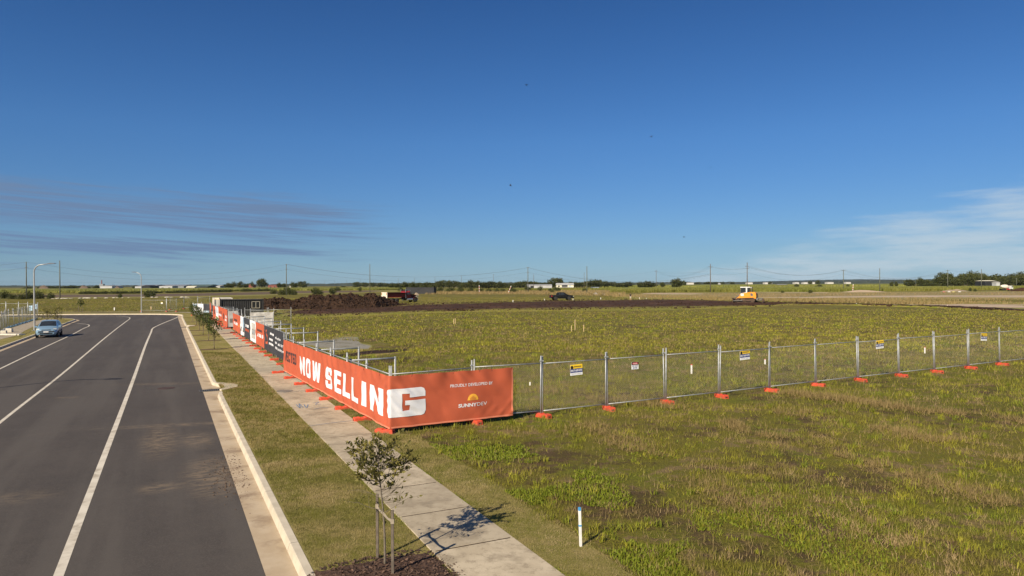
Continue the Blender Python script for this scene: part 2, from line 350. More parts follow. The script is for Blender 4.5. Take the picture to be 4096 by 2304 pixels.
M_gravel = mat('grey_gravel', (0.195, 0.182, 0.148), (0.255, 0.238, 0.198), 9, 0.95, bump=0.02, bscale=30, world_co=True, c3=(0.115, 0.105, 0.050), s3=0.8)
M_sand = mat('pale_sand', (0.45, 0.345, 0.245), (0.37, 0.275, 0.185), 0.12, 0.95, world_co=True, c3=(0.20, 0.165, 0.085), s3=0.07)
M_tan = mat('dry_grass_ground', (0.280, 0.210, 0.098), (0.205, 0.165, 0.060), 0.08, 0.95, bump=0.1, bscale=2, world_co=True, c3=(0.165, 0.150, 0.036), s3=0.05)
M_bare = mat('tilled_ground', (0.088, 0.055, 0.034), (0.120, 0.080, 0.048), 0.25, 0.95, bump=0.1, bscale=1.5, world_co=True, c3=(0.10, 0.082, 0.035), s3=0.08)
M_mulch = mat('bark_mulch', (0.050, 0.026, 0.016), (0.105, 0.058, 0.036), 14, 0.95, bump=0.02, bscale=30, world_co=True)

# ================================================================== land, road, kerbs
K0, KS = (-3.04, 10.61), -0.4965
def kx(y): return K0[0]+KS*(y-K0[1])
ALONG = Vector((KS, 1, 0)).normalized(); ACROSS = Vector((ALONG.y, -ALONG.x, 0))       # along the street, and to its right
grate_p = G(855, 1562, -0.13); inl2_p = G(757, 1309, -0.13)
def bump_in(y):
    b = 0.0
    for yc, w in ((grate_p.y, 1.0), (inl2_p.y, 1.0)):
        b = max(b, 0.42*(1-sst(w*0.75, w*1.5, abs(y-yc))))
    return b
ys = [-22]+[y*0.5 for y in range(0, 196)]
kerbR = []
for y in ys:
    p = Vector((kx(y), y, 0))+ACROSS*bump_in(y); kerbR.append(p)
def smooth_curve(pts, k=8):
    out = []
    P = [Vector((p[0], p[1], 0)) for p in pts]
    P = [P[0]*2-P[1]]+P+[P[-1]*2-P[-2]]
    for i in range(1, len(P)-2):
        a, b, c, d = P[i-1], P[i], P[i+1], P[i+2]
        for j in range(k):
            t = j/k; out.append(0.5*((2*b)+(c-a)*t+(2*a-5*b+4*c-d)*t*t+(3*b-a-3*c+d)*t*t*t))
    out.append(P[-2]); return out
cornerR = smooth_curve([(kx(98), 98), (-48.6, 102.6), (-50.6, 106.6), (-53.2, 109.2), (-57, 110.7), (-62, 111.2), (-69.5, 111.2), (-80, 110.4), (-120, 108.2), (-320, 104)])
kerbR += cornerR
kl_front = [(-2.35, -20)]+[(-37.42-0.4957*(y-50.75), y) for y in range(0, 90, 6)]
kl_front = [Vector((p[0], p[1], 0)) for p in kl_front]+smooth_curve([(-57.0, 90.2), (-58.3, 92.8), (-60.2, 95.1), (-62.6, 96.8), (-66.0, 98.6), (-70, 100.4), (-76, 102.0), (-100, 103.0), (-320, 97)])
def offs(line, d, left=True):
    out = []
    for i, p in enumerate(line):
        t = (line[min(i+1, len(line)-1)]-line[max(i-1, 0)]).normalized(); n = Vector((-t.y, t.x, 0))
        out.append(p+n*(d if left else -d))
    return out
kerbL = offs(kl_front, 0.17, True)
def ngon(name, pts, z, material):
    bm = bmesh.new(); vs = [bm.verts.new((p[0], p[1], z)) for p in pts]; f = bm.faces.new(vs)
    bmesh.ops.triangulate(bm, faces=[f], ngon_method='EAR_CLIP'); bmesh.ops.recalc_face_normals(bm, faces=bm.faces[:])
    if bm.faces[:] and bm.faces[:][0].normal.z < 0: bmesh.ops.reverse_faces(bm, faces=bm.faces[:])
    me = bpy.data.meshes.new(name); bm.to_mesh(me); bm.free(); me.materials.append(material)
    o = bpy.data.objects.new(name, me); col.objects.link(o); return o
ngon_A = [(p.x, p.y) for p in kerbR]+[(-320, 120), (320, 120), (320, -22)]
struct(ngon('ground', ngon_A, 0.0, M_field))
struct(ngon('ground', [(p.x, p.y) for p in kerbL]+[(-320, -22)], 0.0, M_field))
struct(ngon('road', [(16, -22), (kx(98)+2, 98), (-50, 112.5), (-320, 112.5), (-320, -22)], -0.13, M_asph))
# land beyond the street, out to the horizon
rows = [120+i*2.0 for i in range(21)]+[170, 190, 220, 260, 320, 400, 520, 700, 1000, 1500, 2400, 4000, 7000, 11000]
cols_ = [-9000, -4000, -2000, -1000, -600, -400]+[-320+i*8 for i in range(81)]+[400, 600, 1000, 2000, 4000, 9000]
b = MB(); nx = len(cols_)
for y in rows:
    for x in cols_: b.v.append((x, y, gz(y)))
for i in range(len(rows)-1):
    for j in range(nx-1): b.f.append((i*nx+j, i*nx+j+1, (i+1)*nx+j+1, (i+1)*nx+j))
b.m = [0]*len(b.f); struct(b.build('ground', M_field, fix=False))

def sweep(name, line, prof, material, left=True, kind=struct):
    b = MB(); L = [offs(line, d, left) for d, z in prof]; k = len(prof)
    for i in range(len(line)):
        for j in range(k): b.v.append((L[j][i].x, L[j][i].y, prof[j][1]))
    for i in range(len(line)-1):
        for j in range(k-1): b.f.append((i*k+j, i*k+j+1, (i+1)*k+j+1, (i+1)*k+j))
    b.m = [0]*len(b.f); o = b.build(name, material); 
    return kind(o) if kind else o
KP = [(-0.01, -0.02), (-0.01, 0.012), (0.115, 0.012), (0.135, 0.0), (0.17, -0.126), (0.17, -0.15)]
# kerbs are cast in lengths: one piece every few metres, with a thin joint between
def kerb_pieces(line, left, parent, step):
    acc = [0.0]
    for a, c in zip(line, line[1:]): acc.append(acc[-1]+(c-a).length)
    i = 0
    while i < len(line)-1:
        j = i+1
        while j < len(line)-1 and acc[j]-acc[i] < step: j += 1
        seg = [p.copy() for p in line[i:j+1]]
        seg[-1] = seg[-1]+(seg[-2]-seg[-1]).normalized()*0.012
        o = sweep('kerb_length', seg, KP, M_kerb, left, None); o.parent = parent
        i = j
kr = bpy.data.objects.new('kerb', None); col.objects.link(kr); kr['kind'] = 'structure'
kerb_pieces(kerbR, True, kr, 2.9)
kerb_pieces(kerbL, False, kr, 6.0)
def ribbon(name, A, B, z0, z1, material, kind=struct):
    b = MB()
    for p, q in zip(A, B): b.v += [(p.x, p.y, z0), (q.x, q.y, z1)]
    b.f = [(2*i, 2*i+1, 2*i+3, 2*i+2) for i in range(len(A)-1)]; b.m = [0]*len(b.f)
    o = b.build(name, material, fix=False)
    me = o.data
    if me.polygons and me.polygons[0].normal.z < 0: me.flip_normals()
    return kind(o) if kind else o
straight = [Vector((kx(y), y, 0)) for y in ys]+cornerR
ribbon('gutter', offs(kerbR, 0.168, True), offs(straight, 0.63, True), -0.122, -0.124, M_gutt)
ribbon('gutter', offs(kerbL, 0.168, False), offs(kerbL, 0.60, False), -0.122, -0.124, M_gutt)

# painted lines
def line_marking(pts, w, cut=0.0):
    L = smooth_curve([G(x, y, -0.13) for x, y in pts], 6)
    o = ribbon('road_marking', offs(L, w/2), offs(L, -w/2), -0.125, -0.125, M_paint); return o
gA = [(235-3, 2304+900), (235, 2304)]
def world_line(name, P, w):
    L = smooth_curve(P, 8); return ribbon(name, offs(L, w/2), offs(L, -w/2), -0.126, -0.126, M_paint)
world_line('road_marking', [(7.6, -19), (-1.75, 0), (-7.19, 10.96), (-13.51, 23.78), (-19.19, 35.27), (-28.3, 53.61), (-35.48, 68.24), (-38.6, 74.6), (-41.0, 80.5), (-44.0, 88.5), (-47.5, 98), (-50.4, 105.2)], 0.15)
world_line('road_marking', [(3.5, -19), (-5.75, 0), (-17.27, 23.39), (-23.64, 36.51), (-34.9, 59.2), (-42.3, 74.25), (-49, 88), (-53.5, 97.2), (-56.0, 101.5), (-58.6, 104.4), (-61.5, 106.2), (-66, 107.2)], 0.12)
world_line('road_marking', [(-0.2, -19), (-9.5, 0), (-22, 25.3), (-28.51, 38.64), (-36.01, 54.0), (-41.91, 66.26), (-46.0, 74.4), (-48.3, 79.2), (-50.4, 82.6), (-53.2, 85.4), (-56.3, 88.0)], 0.12)

# ------------------------------------------------------------------ footpath of cast slabs
def pxl(y): return -0.90-0.4885*(y-10.6)
def pxr(y): return 0.75-0.4885*(y-10.6)
path = bpy.data.objects.new('footpath', None); col.objects.link(path); path['kind'] = 'structure'
Pd = Vector((-0.4885, 1, 0)).normalized(); Pn = Vector((Pd.y, -Pd.x, 0)); PW = (pxr(0)-pxl(0))*Pd.y
slab0 = None; s = 0.0; o0 = Vector((pxl(11.5-1.9*Pd.y*9), 11.5-1.9*Pd.y*9, 0)); n_sl = 64
for i in range(n_sl):
    p = o0+Pd*(1.9*i)
    if p.y > 110: break
    if slab0 is None:
        b = MB(); t = 0.006
        b.add([(0, 0, -0.08), (PW, 0, -0.08), (PW, 1.868, -0.08), (0, 1.868, -0.08), (0, 0, 0.018), (PW, 0, 0.018), (PW, 1.868, 0.018), (0, 1.868, 0.018), (t, t, 0.030), (PW-t, t, 0.030), (PW-t, 1.868-t, 0.030), (t, 1.868-t, 0.030)],
              [(3, 2, 1, 0), (0, 1, 5, 4), (1, 2, 6, 5), (2, 3, 7, 6), (3, 0, 4, 7), (4, 5, 9, 8), (5, 6, 10, 9), (6, 7, 11, 10), (7, 4, 8, 11), (8, 9, 10, 11)])
        slab0 = b.build('slab', M_conc, path); o = slab0
    else:
        o = slab0.copy(); col.objects.link(o); o.parent = path
    o.location = (p.x, p.y, rnd.uniform(-0.001, 0.001)); o.rotation_euler = (0, 0, math.atan2(Pd.y, Pd.x)-math.pi/2)
bed = [Vector((0.5*(pxl(y)+pxr(y)), y, 0)) for y in ys]; ribbon('footpath_bed', [Vector((pxl(y)+0.06, y, 0)) for y in ys], [Vector((pxr(y)-0.06, y, 0)) for y in ys], 0.0262, 0.0262, M_soil)
# far footpath, along the cross street
fp = [G(830, 1256), G(757, 1250), G(560, 1248.3), G(310, 1248.6), G(0, 1250), G(-900, 1256)]
fpl = smooth_curve(fp, 6)
ribbon('footpath', offs(fpl, 0.7), offs(fpl, -0.7), 0.014, 0.014, M_conc)
# left footpath beside the blue-footed fence
lp = [Vector((p.x, p.y, 0)) for p in (G(-60, 1362), G(20, 1342), G(70, 1318), G(150, 1288), G(215, 1277))]
lpl = smooth_curve(lp, 6); ribbon('footpath', offs(lpl, 0.9), offs(lpl, -0.9), 0.016, 0.016, M_conc)

# ------------------------------------------------------------------ mown verges
lawn_l = [Vector((kx(y), y, 0))+ACROSS*bump_in(y) for y in ys if y <= 97]; lawn_r = [Vector((pxl(y)+0.03, y, 0)) for y in ys if y <= 97]
ribbon('verge_lawn', lawn_l, lawn_r, 0.006, 0.010, M_lawn)
def lawn2(y): return 1.22+0.25*n2(y, 3.1, 0.5)+0.10*n2(y, 1.7, 2.3) if y < 20.5 else 0.80
yy = [-22]+[y*0.4 for y in range(-20, 262)]
ribbon('verge_lawn', [Vector((pxr(y)-0.03, y, 0)) for y in yy], [Vector((pxr(y)+lawn2(y), y, 0)) for y in yy], 0.010, 0.006, M_lawn)
ribbon('verge_lawn', [p for p in cornerR], offs(cornerR, -3.2), 0.006, 0.008, M_lawn)
ribbon('verge_lawn', kerbL, offs(kerbL, 3.0), 0.006, 0.008, M_lawn)

# ------------------------------------------------------------------ sheets on the land beyond the street
def blended(m):
    c = m.copy(); c.name = m.name+'_edge'; nt = c.node_tree; b = nt.nodes['Principled BSDF']; src = b.inputs['Base Color'].links[0].from_socket
    pos = nd(nt, 'ShaderNodeNewGeometry').outputs['Position']; g, soil = field_nodes(nt, pos); e = nd(nt, 'ShaderNodeAttribute', attribute_name='edge').outputs['Fac']
    n1 = nd(nt, 'ShaderNodeTexNoise', i_Scale=0.9, i_Detail=6.0, i_Roughness=0.75); nt.links.new(pos, n1.inputs['Vector'])
    f = sstep(nt, mth(nt, 'ADD', e, mth(nt, 'MULTIPLY', mth(nt, 'SUBTRACT', n1.outputs[0], 0.5), 1.3)), 0.30, 0.72)
    nt.links.new(mixc(nt, f, g, src), b.inputs['Base Color']); return c
BL = {}
def sheet(name, far, near, material, z=0.03, ncol=120, nrow=6, rag=0.0, hump=0.0, rough=0.0, kind=struct, seed=1.0, edge=None):
    x0 = max(far[0][0], near[0][0]); x1 = min(far[-1][0], near[-1][0]); b = MB(); ed = []
    if material.name not in BL: BL[material.name] = blended(material)
    material = BL[material.name]
    for i in range(ncol+1):
        px = lerp(x0, x1, i/ncol)
        a = G(px, pl(near, px)); c = G(px, pl(far, px))
        ra = rag*(n2(a.x, a.y, 0.25, seed)+0.6*n2(a.x, a.y, 0.9, seed)); rc = rag*(n2(c.x, c.y, 0.25, seed+4)+0.6*n2(c.x, c.y, 0.9, seed+4))
        a2 = a+Vector((0, ra, 0)); c2 = c+Vector((0, rc, 0))
        for j in range(nrow+1):
            t = j/nrow; p = a2.lerp(c2, t); e = min(1, 4*t*(1-t)*1.6) if edge is None else 1.0
            ez = min(1, 4*min(t, 1-t))*min(1, 12*min(i/ncol, 1-i/ncol))
            h = z*min(1, ez*3)+hump*math.sin(math.pi*t)*(0.75+0.5*n2(p.x, p.y, 0.05, seed))*min(1, 5*min(i/ncol, 1-i/ncol))+rough*e*(0.5+0.7*n2(p.x, p.y, 0.6, seed)+0.4*n2(p.x, p.y, 2.1, seed))
            if ez == 0: h = -0.03
            b.v.append((p.x, p.y, gz(p.y)+h)); ed.append(min(1.0, 2.6*min(t, 1-t))*min(1.0, 14*min(i/ncol, 1-i/ncol)))
    k = nrow+1
    b.f = [(i*k+j, (i+1)*k+j, (i+1)*k+j+1, i*k+j+1) for i in range(ncol) for j in range(nrow)]; b.m = [0]*len(b.f)
    o = b.build(name, material, fix=False); at_ = o.data.attributes.new('edge', 'FLOAT', 'POINT'); at_.data.foreach_set('value', ed)
    if kind: kind(o)
    return o
dirt_far = [(1030, 1240), (1300, 1229), (1560, 1221), (1700, 1215), (2100, 1206), (2500, 1199), (2700, 1198), (2900, 1204), (3100, 1211), (3300, 1214.5), (3500, 1220), (3700, 1224), (3900, 1231), (4180, 1241)]
dirt_near = [(1030, 1278), (1130, 1270), (1500, 1259), (1700, 1248), (2000, 1242), (2300, 1239), (2600, 1238), (2800, 1232), (3000, 1225), (3150, 1219.5), (3300, 1218), (3500, 1224), (3700, 1229), (3900, 1237), (4180, 1249)]
sheet('bare_soil', [(x_, y_-(2.5 if x_ < 3150 else 0.5)) for x_, y_ in dirt_far], [(x_, y_+(5 if x_ < 3150 else 1)) for x_, y_ in dirt_near], M_soil2, 0.03, 420, 26, 1.1, 0.0, 0.16, seed=3.0)
gp = [(1205, 1368), (1265, 1359), (1317, 1346), (1364, 1341.6), (1423, 1340), (1430, 1352), (1386, 1366), (1390, 1378), (1457, 1380), (1482, 1387), (1470, 1402), (1411, 1411), (1348, 1416), (1274, 1401), (1240, 1388)]
sheet('gravel_patch', [(1190, 1372), (1240, 1362), (1317, 1345), (1370, 1341), (1430, 1340), (1445, 1368), (1490, 1384)], [(1190, 1378), (1240, 1390), (1280, 1402), (1348, 1415), (1411, 1411), (1470, 1401), (1490, 1390)], M_gravel, 0.012, 90, 16, 0.7, 0, 0.01, seed=6.0)
sheet('bare_soil', [(1290, 1420), (1400, 1411), (1520, 1398), (1620, 1396), (1660, 1402)], [(1290, 1440), (1400, 1434), (1520, 1422), (1620, 1408), (1660, 1405)], M_soil, 0.02, 80, 8, 0.6, 0, 0.06, seed=8.0)
sheet('tilled_ground', [(-300, 1180), (0, 1178), (300, 1176), (560, 1175), (800, 1171), (1050, 1166), (1180, 1163), (1600, 1160)], [(-300, 1200), (0, 1198), (300, 1195), (560, 1192), (800, 1190), (1050, 1184), (1180, 1178), (1600, 1168)], M_bare, 0.05, 140, 6, 2.0, seed=12.0)
sheet('dry_grass', [(2440, 1178), (2560, 1174), (2700, 1168), (3000, 1168), (3400, 1166), (3700, 1165), (4300, 1159)], [(2440, 1184), (2560, 1201), (2700, 1202), (3000, 1206), (3400, 1214), (3700, 1222), (4300, 1240)], M_tan, 0.02, 160, 10, 2.0, seed=14.0)
sheet('dry_grass', [(1740, 1172), (1900, 1170), (2100, 1165), (2300, 1158), (2480, 1158)], [(1740, 1176), (1900, 1175), (2100, 1176), (2300, 1182), (2480, 1186)], M_tan, 0.02, 80, 6, 2.0, seed=15.0)
sheet('sand_strip', [(2960, 1190), (3200, 1187), (3500, 1182), (3800, 1179.5), (4300, 1180)], [(2960, 1191), (3200, 1195), (3500, 1193), (3800, 1193), (4300, 1196)], M_sand, 0.06, 160, 10, 1.6, seed=17.0)
sheet('sand_strip', [(3480, 1217), (3700, 1217), (3900, 1213), (4300, 1214)], [(3480, 1221), (3700, 1226), (3900, 1232), (4300, 1243)], M_sand, 0.05, 140, 10, 1.2, seed=19.0)
sheet('sand_strip', [(2560, 1174), (2640, 1171.5), (2760, 1172.5), (2830, 1175)], [(2560, 1178), (2640, 1182), (2760, 1182), (2830, 1177)], M_sand, 0.06, 60, 5, 1.0, 0.3, seed=23.0)
sheet('sand_strip', [(3000, 1167.5), (3150, 1168), (3330, 1169.5)], [(3000, 1169.5), (3150, 1171), (3330, 1173)], M_sand, 0.06, 60, 4, 0.6, seed=24.0)

# ================================================================== temporary fencing
M_galv = mat('galvanised_steel', (0.40, 0.41, 0.41), (0.30, 0.31, 0.31), 6, 0.5, 0.35, spec=0.4)
M_wire = mat('wire', (0.30, 0.30, 0.24), (0.24, 0.24, 0.19), 6, 0.6, 0.2)
M_oblock = mat('orange_plastic', (0.62, 0.075, 0.030), (0.50, 0.062, 0.027), 5, 0.6, c3=(0.30, 0.11, 0.07), s3=9)
M_bblock = mat('blue_plastic', (0.075, 0.16, 0.26), (0.055, 0.12, 0.20), 5, 0.6, c3=(0.16, 0.2, 0.22), s3=5)
M_dark = mat('dark_recess', (0.012, 0.012, 0.012), None, 5, 0.9)
M_black = mat('black_rubber', (0.018, 0.018, 0.018), None, 8, 0.8)
PWID = 2.4
ORD = ['first', 'second', 'third', 'fourth', 'fifth', 'sixth', 'seventh', 'eighth', 'ninth', 'tenth', 'eleventh', 'twelfth', 'thirteenth', 'fourteenth', 'fifteenth', 'sixteenth', 'seventeenth', 'eighteenth', 'nineteenth', 'twentieth']
def fence_panel_proto():
    t = thing('mesh_fence', 'galvanised steel mesh fence panel', 'fence')
    for sx_ in (-1, 1):
        x = sx_*(PWID/2-0.035)
        MB().tube([(x, 0, 0.03), (x, 0, 2.03)], 0.024, 8).build('post', M_galv, t, smooth=True)
    for z in (0.20, 1.78): MB().tube([(-PWID/2+0.05, 0, z), (PWID/2-0.05, 0, z)], 0.019, 6).build('rail', M_galv, t, smooth=True)
    b = MB(); w, h = PWID-0.12, 1.56; x0, z0 = -w/2, 0.21; p = 0.075
    for sg in (1, -1):
        k = -h
        while k < w:
            a = (max(0, k), max(0, -k)); e = (min(w, k+h), min(h, w-k)); k += p
            pts = [(x0+q[0] if sg > 0 else -(x0+q[0]), 0.004*sg, z0+q[1]) for q in (a, e)]
            b.tube(pts, 0.0014, 3, cap=False)
    stuff(b.build('wire_mesh', M_wire, t, fix=False))
    MB().box(PWID/2-0.07, PWID/2+0.05, -0.035, 0.035, 1.84, 1.88).build('clamp', M_galv, t)
    return t
panel0 = fence_panel_proto(); panel_used = []
def panel(P, Q, label, group, lean=0.0, sz=1.0):
    P = Vector(P); Q = Vector(Q); c = (P+Q)/2; d = Q-P
    o = place(panel0, panel_used, (c.x, c.y, gz(c.y)), math.atan2(d.y, d.x), label, (d.length/PWID, 1, sz)); o['group'] = group
    if lean: o.rotation_euler = (lean, 0, math.atan2(d.y, d.x))
    return o
def block_proto(name, material, label):
    t = thing(name, label, 'ballast block')
    b = MB()
    prof = [(-0.30, 0), (0.30, 0), (0.27, 0.145), (0.07, 0.15), (0.05, 0.125), (-0.05, 0.125), (-0.07, 0.15), (-0.27, 0.145)]
    b.prism([(p[0], p[1]) for p in prof], -0.115, 0.115)
    o = b.build('body', material, t)
    md = o.modifiers.new('bevel', 'BEVEL'); md.width = 0.012; md.segments = 1
    for sx_ in (-1, 1):
        x = sx_*0.2905
        MB().add([(x+sx_*0.002, -0.05, 0.045), (x+sx_*0.002, 0.05, 0.045), (x-sx_*0.004, 0.05, 0.085), (x-sx_*0.004, -0.05, 0.085)], [(0, 1, 2, 3)]).build('hand_hole', M_dark, t)
    return t
oblock = block_proto('ballast_block', M_oblock, 'orange plastic foot'); ob_used = []
bblock = block_proto('ballast_block', M_bblock, 'blue plastic foot'); bb_used = []
def foot(P, d, which, label, group, off=0.0, rz=0.0):
    src, used = (oblock, ob_used) if which == 'o' else (bblock, bb_used)
    n = Vector((d.y, -d.x, 0)); p = Vector(P)+n*off
    o = place(src, used, (p.x, p.y, gz(p.y)-0.012), math.atan2(n.y, n.x)+rz, label); o['group'] = group; return o

C = Vector((-3.66, 20.75, 0)); dL = Vector((-0.48097, 0.87674, 0)); dR = Vector((0.87485, 0.48439, 0))
nL = Vector((-dL.y, dL.x, 0)); nR = Vector((dR.y, -dR.x, 0))                          # outward: to the path, to the field in front
rp = [C]+[G(*p) for p in ((1886, 1690), (2168, 1668), (2431, 1640), (2665, 1614), (2882, 1590), (3081, 1566), (3265, 1544), (3433, 1524), (3597, 1506), (3740, 1490.5), (3876, 1475), (4000, 1460.5))]
for p in rp[1:]: p.z = 0
rp += [rp[-1]+(rp[-1]-rp[-4])/3*k for k in (1, 2)]
us = [(p-C).dot(dR) for p in rp]; rp = [C+dR*u+nR*((p-C).dot(nR)*0.6) for p, u in zip(rp, us)]
for i in range(len(rp)-1):
    lab = ORD[i]+' fence panel from the corner behind the orange banner with the sun logo' if i < 2 else ORD[i-2]+' clear mesh fence panel past the orange banner, crossing the open field'
    panel(rp[i], rp[i+1], lab, 'bare mesh fence panels across the field' if i >= 2 else 'fence panels behind the corner banner', lean=rnd.uniform(-0.03, 0.03), sz=rnd.uniform(0.985, 1.015))
for i, p in enumerate(rp[:-1]):
    if i == 0: continue
    foot(p, dR, 'o', ORD[i-2]+' orange foot past the orange banner, under the clear mesh fence' if i > 1 else 'orange fence foot poking out below the corner banner by the logo', 'orange feet of the field fence', off=0.12, rz=rnd.uniform(-0.3, 0.3))
foot(C+dL*0.15, dL, 'o', 'orange fence foot at the banner corner, lying across the grass behind the sapling', 'orange feet of the path fence', off=-0.12, rz=-0.7)
LA = 16.36; NA = 7
for i in range(NA):
    panel(C+dL*(LA*i/NA), C+dL*(LA*(i+1)/NA), ORD[i]+' fence panel from the corner behind the long NOW SELLING banner', 'fence panels behind the NOW SELLING banner')
    if i: foot(C+dL*(LA*i/NA), dL, 'o', ORD[i-1]+' orange foot along from the corner, under the NOW SELLING banner', 'orange feet of the path fence', off=-0.16, rz=rnd.uniform(-0.1, 0.1))
foot(C+dL*(LA+0.05), dL, 'o', 'orange fence foot where the NOW SELLING banner meets the dark contact banner', 'orange feet of the path fence', off=-0.3)
B0 = Vector((-12.55, 38.60, 0)); B1 = Vector((-26.95, 67.20, 0)); dB = (B1-B0).normalized(); LB = (B1-B0).length; NB = 12; nB = Vector((-dB.y, dB.x, 0))
for i in range(NB):
    panel(B0+dB*(LB*i/NB), B0+dB*(LB*(i+1)/NB), ORD[i]+' fence panel behind the printed banners, counted from the NOW SELLING banner', 'fence panels behind the printed banners')
    foot(B0+dB*(LB*(i+0.0)/NB+0.2), dB, 'o', ORD[i]+' orange foot under the printed banners, counted from the NOW SELLING banner', 'orange feet under the printed banners', off=-0.22, rz=rnd.uniform(-0.08, 0.08))
C0 = Vector((-29.25, 71.6, 0)); C1 = Vector((-43.6, 100.4, 0)); dC = (C1-C0).normalized(); LC = (C1-C0).length; NC = 12; nC = Vector((-dC.y, dC.x, 0))
for i in range(NC):
    panel(C0+dC*(LC*i/NC), C0+dC*(LC*(i+1)/NC), ORD[i]+' fence panel behind the far banners, counted from the fence gap', 'fence panels behind the far banners')
    foot(C0+dC*(LC*i/NC+0.2), dC, 'o', ORD[i]+' orange foot under the far banners, counted from the fence gap', 'orange feet under the far banners', off=-0.22, rz=rnd.uniform(-0.08, 0.08))
foot(C0-dC*0.9, dC, 'o', 'orange fence foot in the gap below the grey screened gate', 'orange feet under the far banners', off=-0.1)
# braces standing behind the path fence
brace0 = None
def brace(P, d, ln, h, label):
    global brace0
    if brace0 is None:
        t = thing('fence_brace', label, 'fence brace')
        MB().tube([(0, 0, 1.0), (1, 0, 1.0)], 0.02, 6).build('top_rail', M_galv, t, smooth=True)
        MB().tube([(0, 0, 0.10), (1, 0, 0.10)], 0.02, 6).build('bottom_rail', M_galv, t, smooth=True)
        for x in (0.03, 0.985): MB().tube([(x, 0, 0.0), (x, 0, 1.03)], 0.022, 6).build('post', M_galv, t, smooth=True)
        brace0 = t; o = t
    else: o = copy_tree(brace0)
    o.location = (P.x, P.y, 0); o.rotation_euler = (0, 0, math.atan2(d.y, d.x)); o.scale = (ln, 1, h); o['label'] = label; o['group'] = 'bracing frames behind the path fence'
lab = 'galvanised bracing frame standing out behind the banner fence'
for k_, s_ in enumerate((4.7, 9.4, 13.6)): brace(C+dL*s_-nL*0.08, -nL, 1.75, 1.74, ORD[k_]+' bracing frame from the corner, behind the NOW SELLING banner')
for k_, s_ in enumerate((0.2, 4.6, 9.3, 14.0, 18.6, 23.2)): brace(B0+dB*s_-nB*0.08, -nB, 1.7, 1.76, ORD[k_]+' bracing frame behind the printed banners, counted from the NOW SELLING banner')
for k_, s_ in enumerate((5.2, 10.4, 15.6)): brace(C0+dC*s_-nC*0.08, -nC, 1.7, 1.76, ORD[k_]+' bracing frame past the fence gap, behind the far banners')

# ------------------------------------------------------------------ banners
M_or = mat('banner_orange', (0.470, 0.104, 0.050), (0.430, 0.092, 0.044), 1.1, 0.72, bump=0.003, bscale=3, spec=0.25)
M_ch = mat('banner_charcoal', (0.036, 0.037, 0.043), (0.046, 0.047, 0.054), 1.1, 0.7, spec=0.25)
M_wh = mat('banner_white', (0.74, 0.74, 0.76), (0.68, 0.68, 0.71), 1.1, 0.7, spec=0.25)
M_ye = mat('print_yellow', (0.80, 0.40, 0.045), None, 2, 0.7)
M_dkp = mat('print_dark_brown', (0.055, 0.030, 0.030), None, 2, 0.7)
M_gr = mat('screen_grey', (0.36, 0.35, 0.34), (0.30, 0.29, 0.28), 2, 0.85)
M_pgr = mat('print_pale_grey', (0.50, 0.48, 0.45), (0.36, 0.34, 0.31), 3, 0.75)
M_pbl = mat('print_sky_blue', (0.25, 0.36, 0.48), (0.40, 0.47, 0.54), 1, 0.75)
M_pdk = mat('print_shadow_grey', (0.10, 0.09, 0.085), (0.17, 0.15, 0.13), 4, 0.75)
M_pgn = mat('print_leaf_green', (0.20, 0.24, 0.06), (0.12, 0.15, 0.05), 3, 0.75)
class Surf:
    """a hanging cloth: s runs along the fence, z is height; maps (s, z) to space with folds"""
    def __init__(self, legs, seed): self.legs = legs; self.seed = seed        # legs: (s0, s1, origin at s=0, direction, outward normal)
    def w(self, s, z, s0, s1):
        sd = self.seed
        a = 0.052*n2(s*0.9, z*1.1, 1.0, sd)+0.030*n2(s*2.2+z*1.8, z*1.2, 1.0, sd+5)+0.022*math.sin(9*s+7*z+3*n2(s, z, .8, sd))*max(0, n2(s, z, 0.45, sd+9)+0.1)
        k = s/0.8; tie = abs(k-round(k))
        if len(self.legs) > 1:
            f1 = math.exp(-abs(s)/0.8); sgn = 1 if s > 0 else -1
            a += 0.032*f1*math.sin(26*(abs(s)*0.62+z*0.78)+4*n2(s, z, 1.4, sd))*(0.4+0.6*math.sin(math.pi*min(1, max(0, (z-0.15)/1.6))))
            f2 = math.exp(-abs(s-4.2)/0.5); a += 0.030*f2*math.sin(22*((s-4.2)*0.7-z*0.7))*max(0, 1-abs(z-0.35)/0.5)
            f3 = math.exp(-abs(s-2.3)/0.7)*max(0, (z-0.9)/0.8); a += 0.026*f3*math.sin(20*((s-2.3)*0.75+z*0.66))
        a += 0.024*max(0, (z-1.2)/0.5)*math.cos(2*math.pi*k)
        return a
    def at(self, s, z, off=0.0):
        for (s0, s1, o, d, n) in self.legs:
            if s <= s1 or (s0, s1, o, d, n) == self.legs[-1]:
                f = 1.0
                if len(self.legs) > 1: f = min(1, abs(s)/0.35)
                p = o+d*s+n*(max(-0.012, self.w(s, z, s0, s1)*f+0.012)+off); return Vector((p.x, p.y, z))
def poly_mesh(polys):
    vs, fs = [], []
    for p in polys:
        o = len(vs); vs += p; fs.append(tuple(range(o, o+len(p))))
    return vs, fs
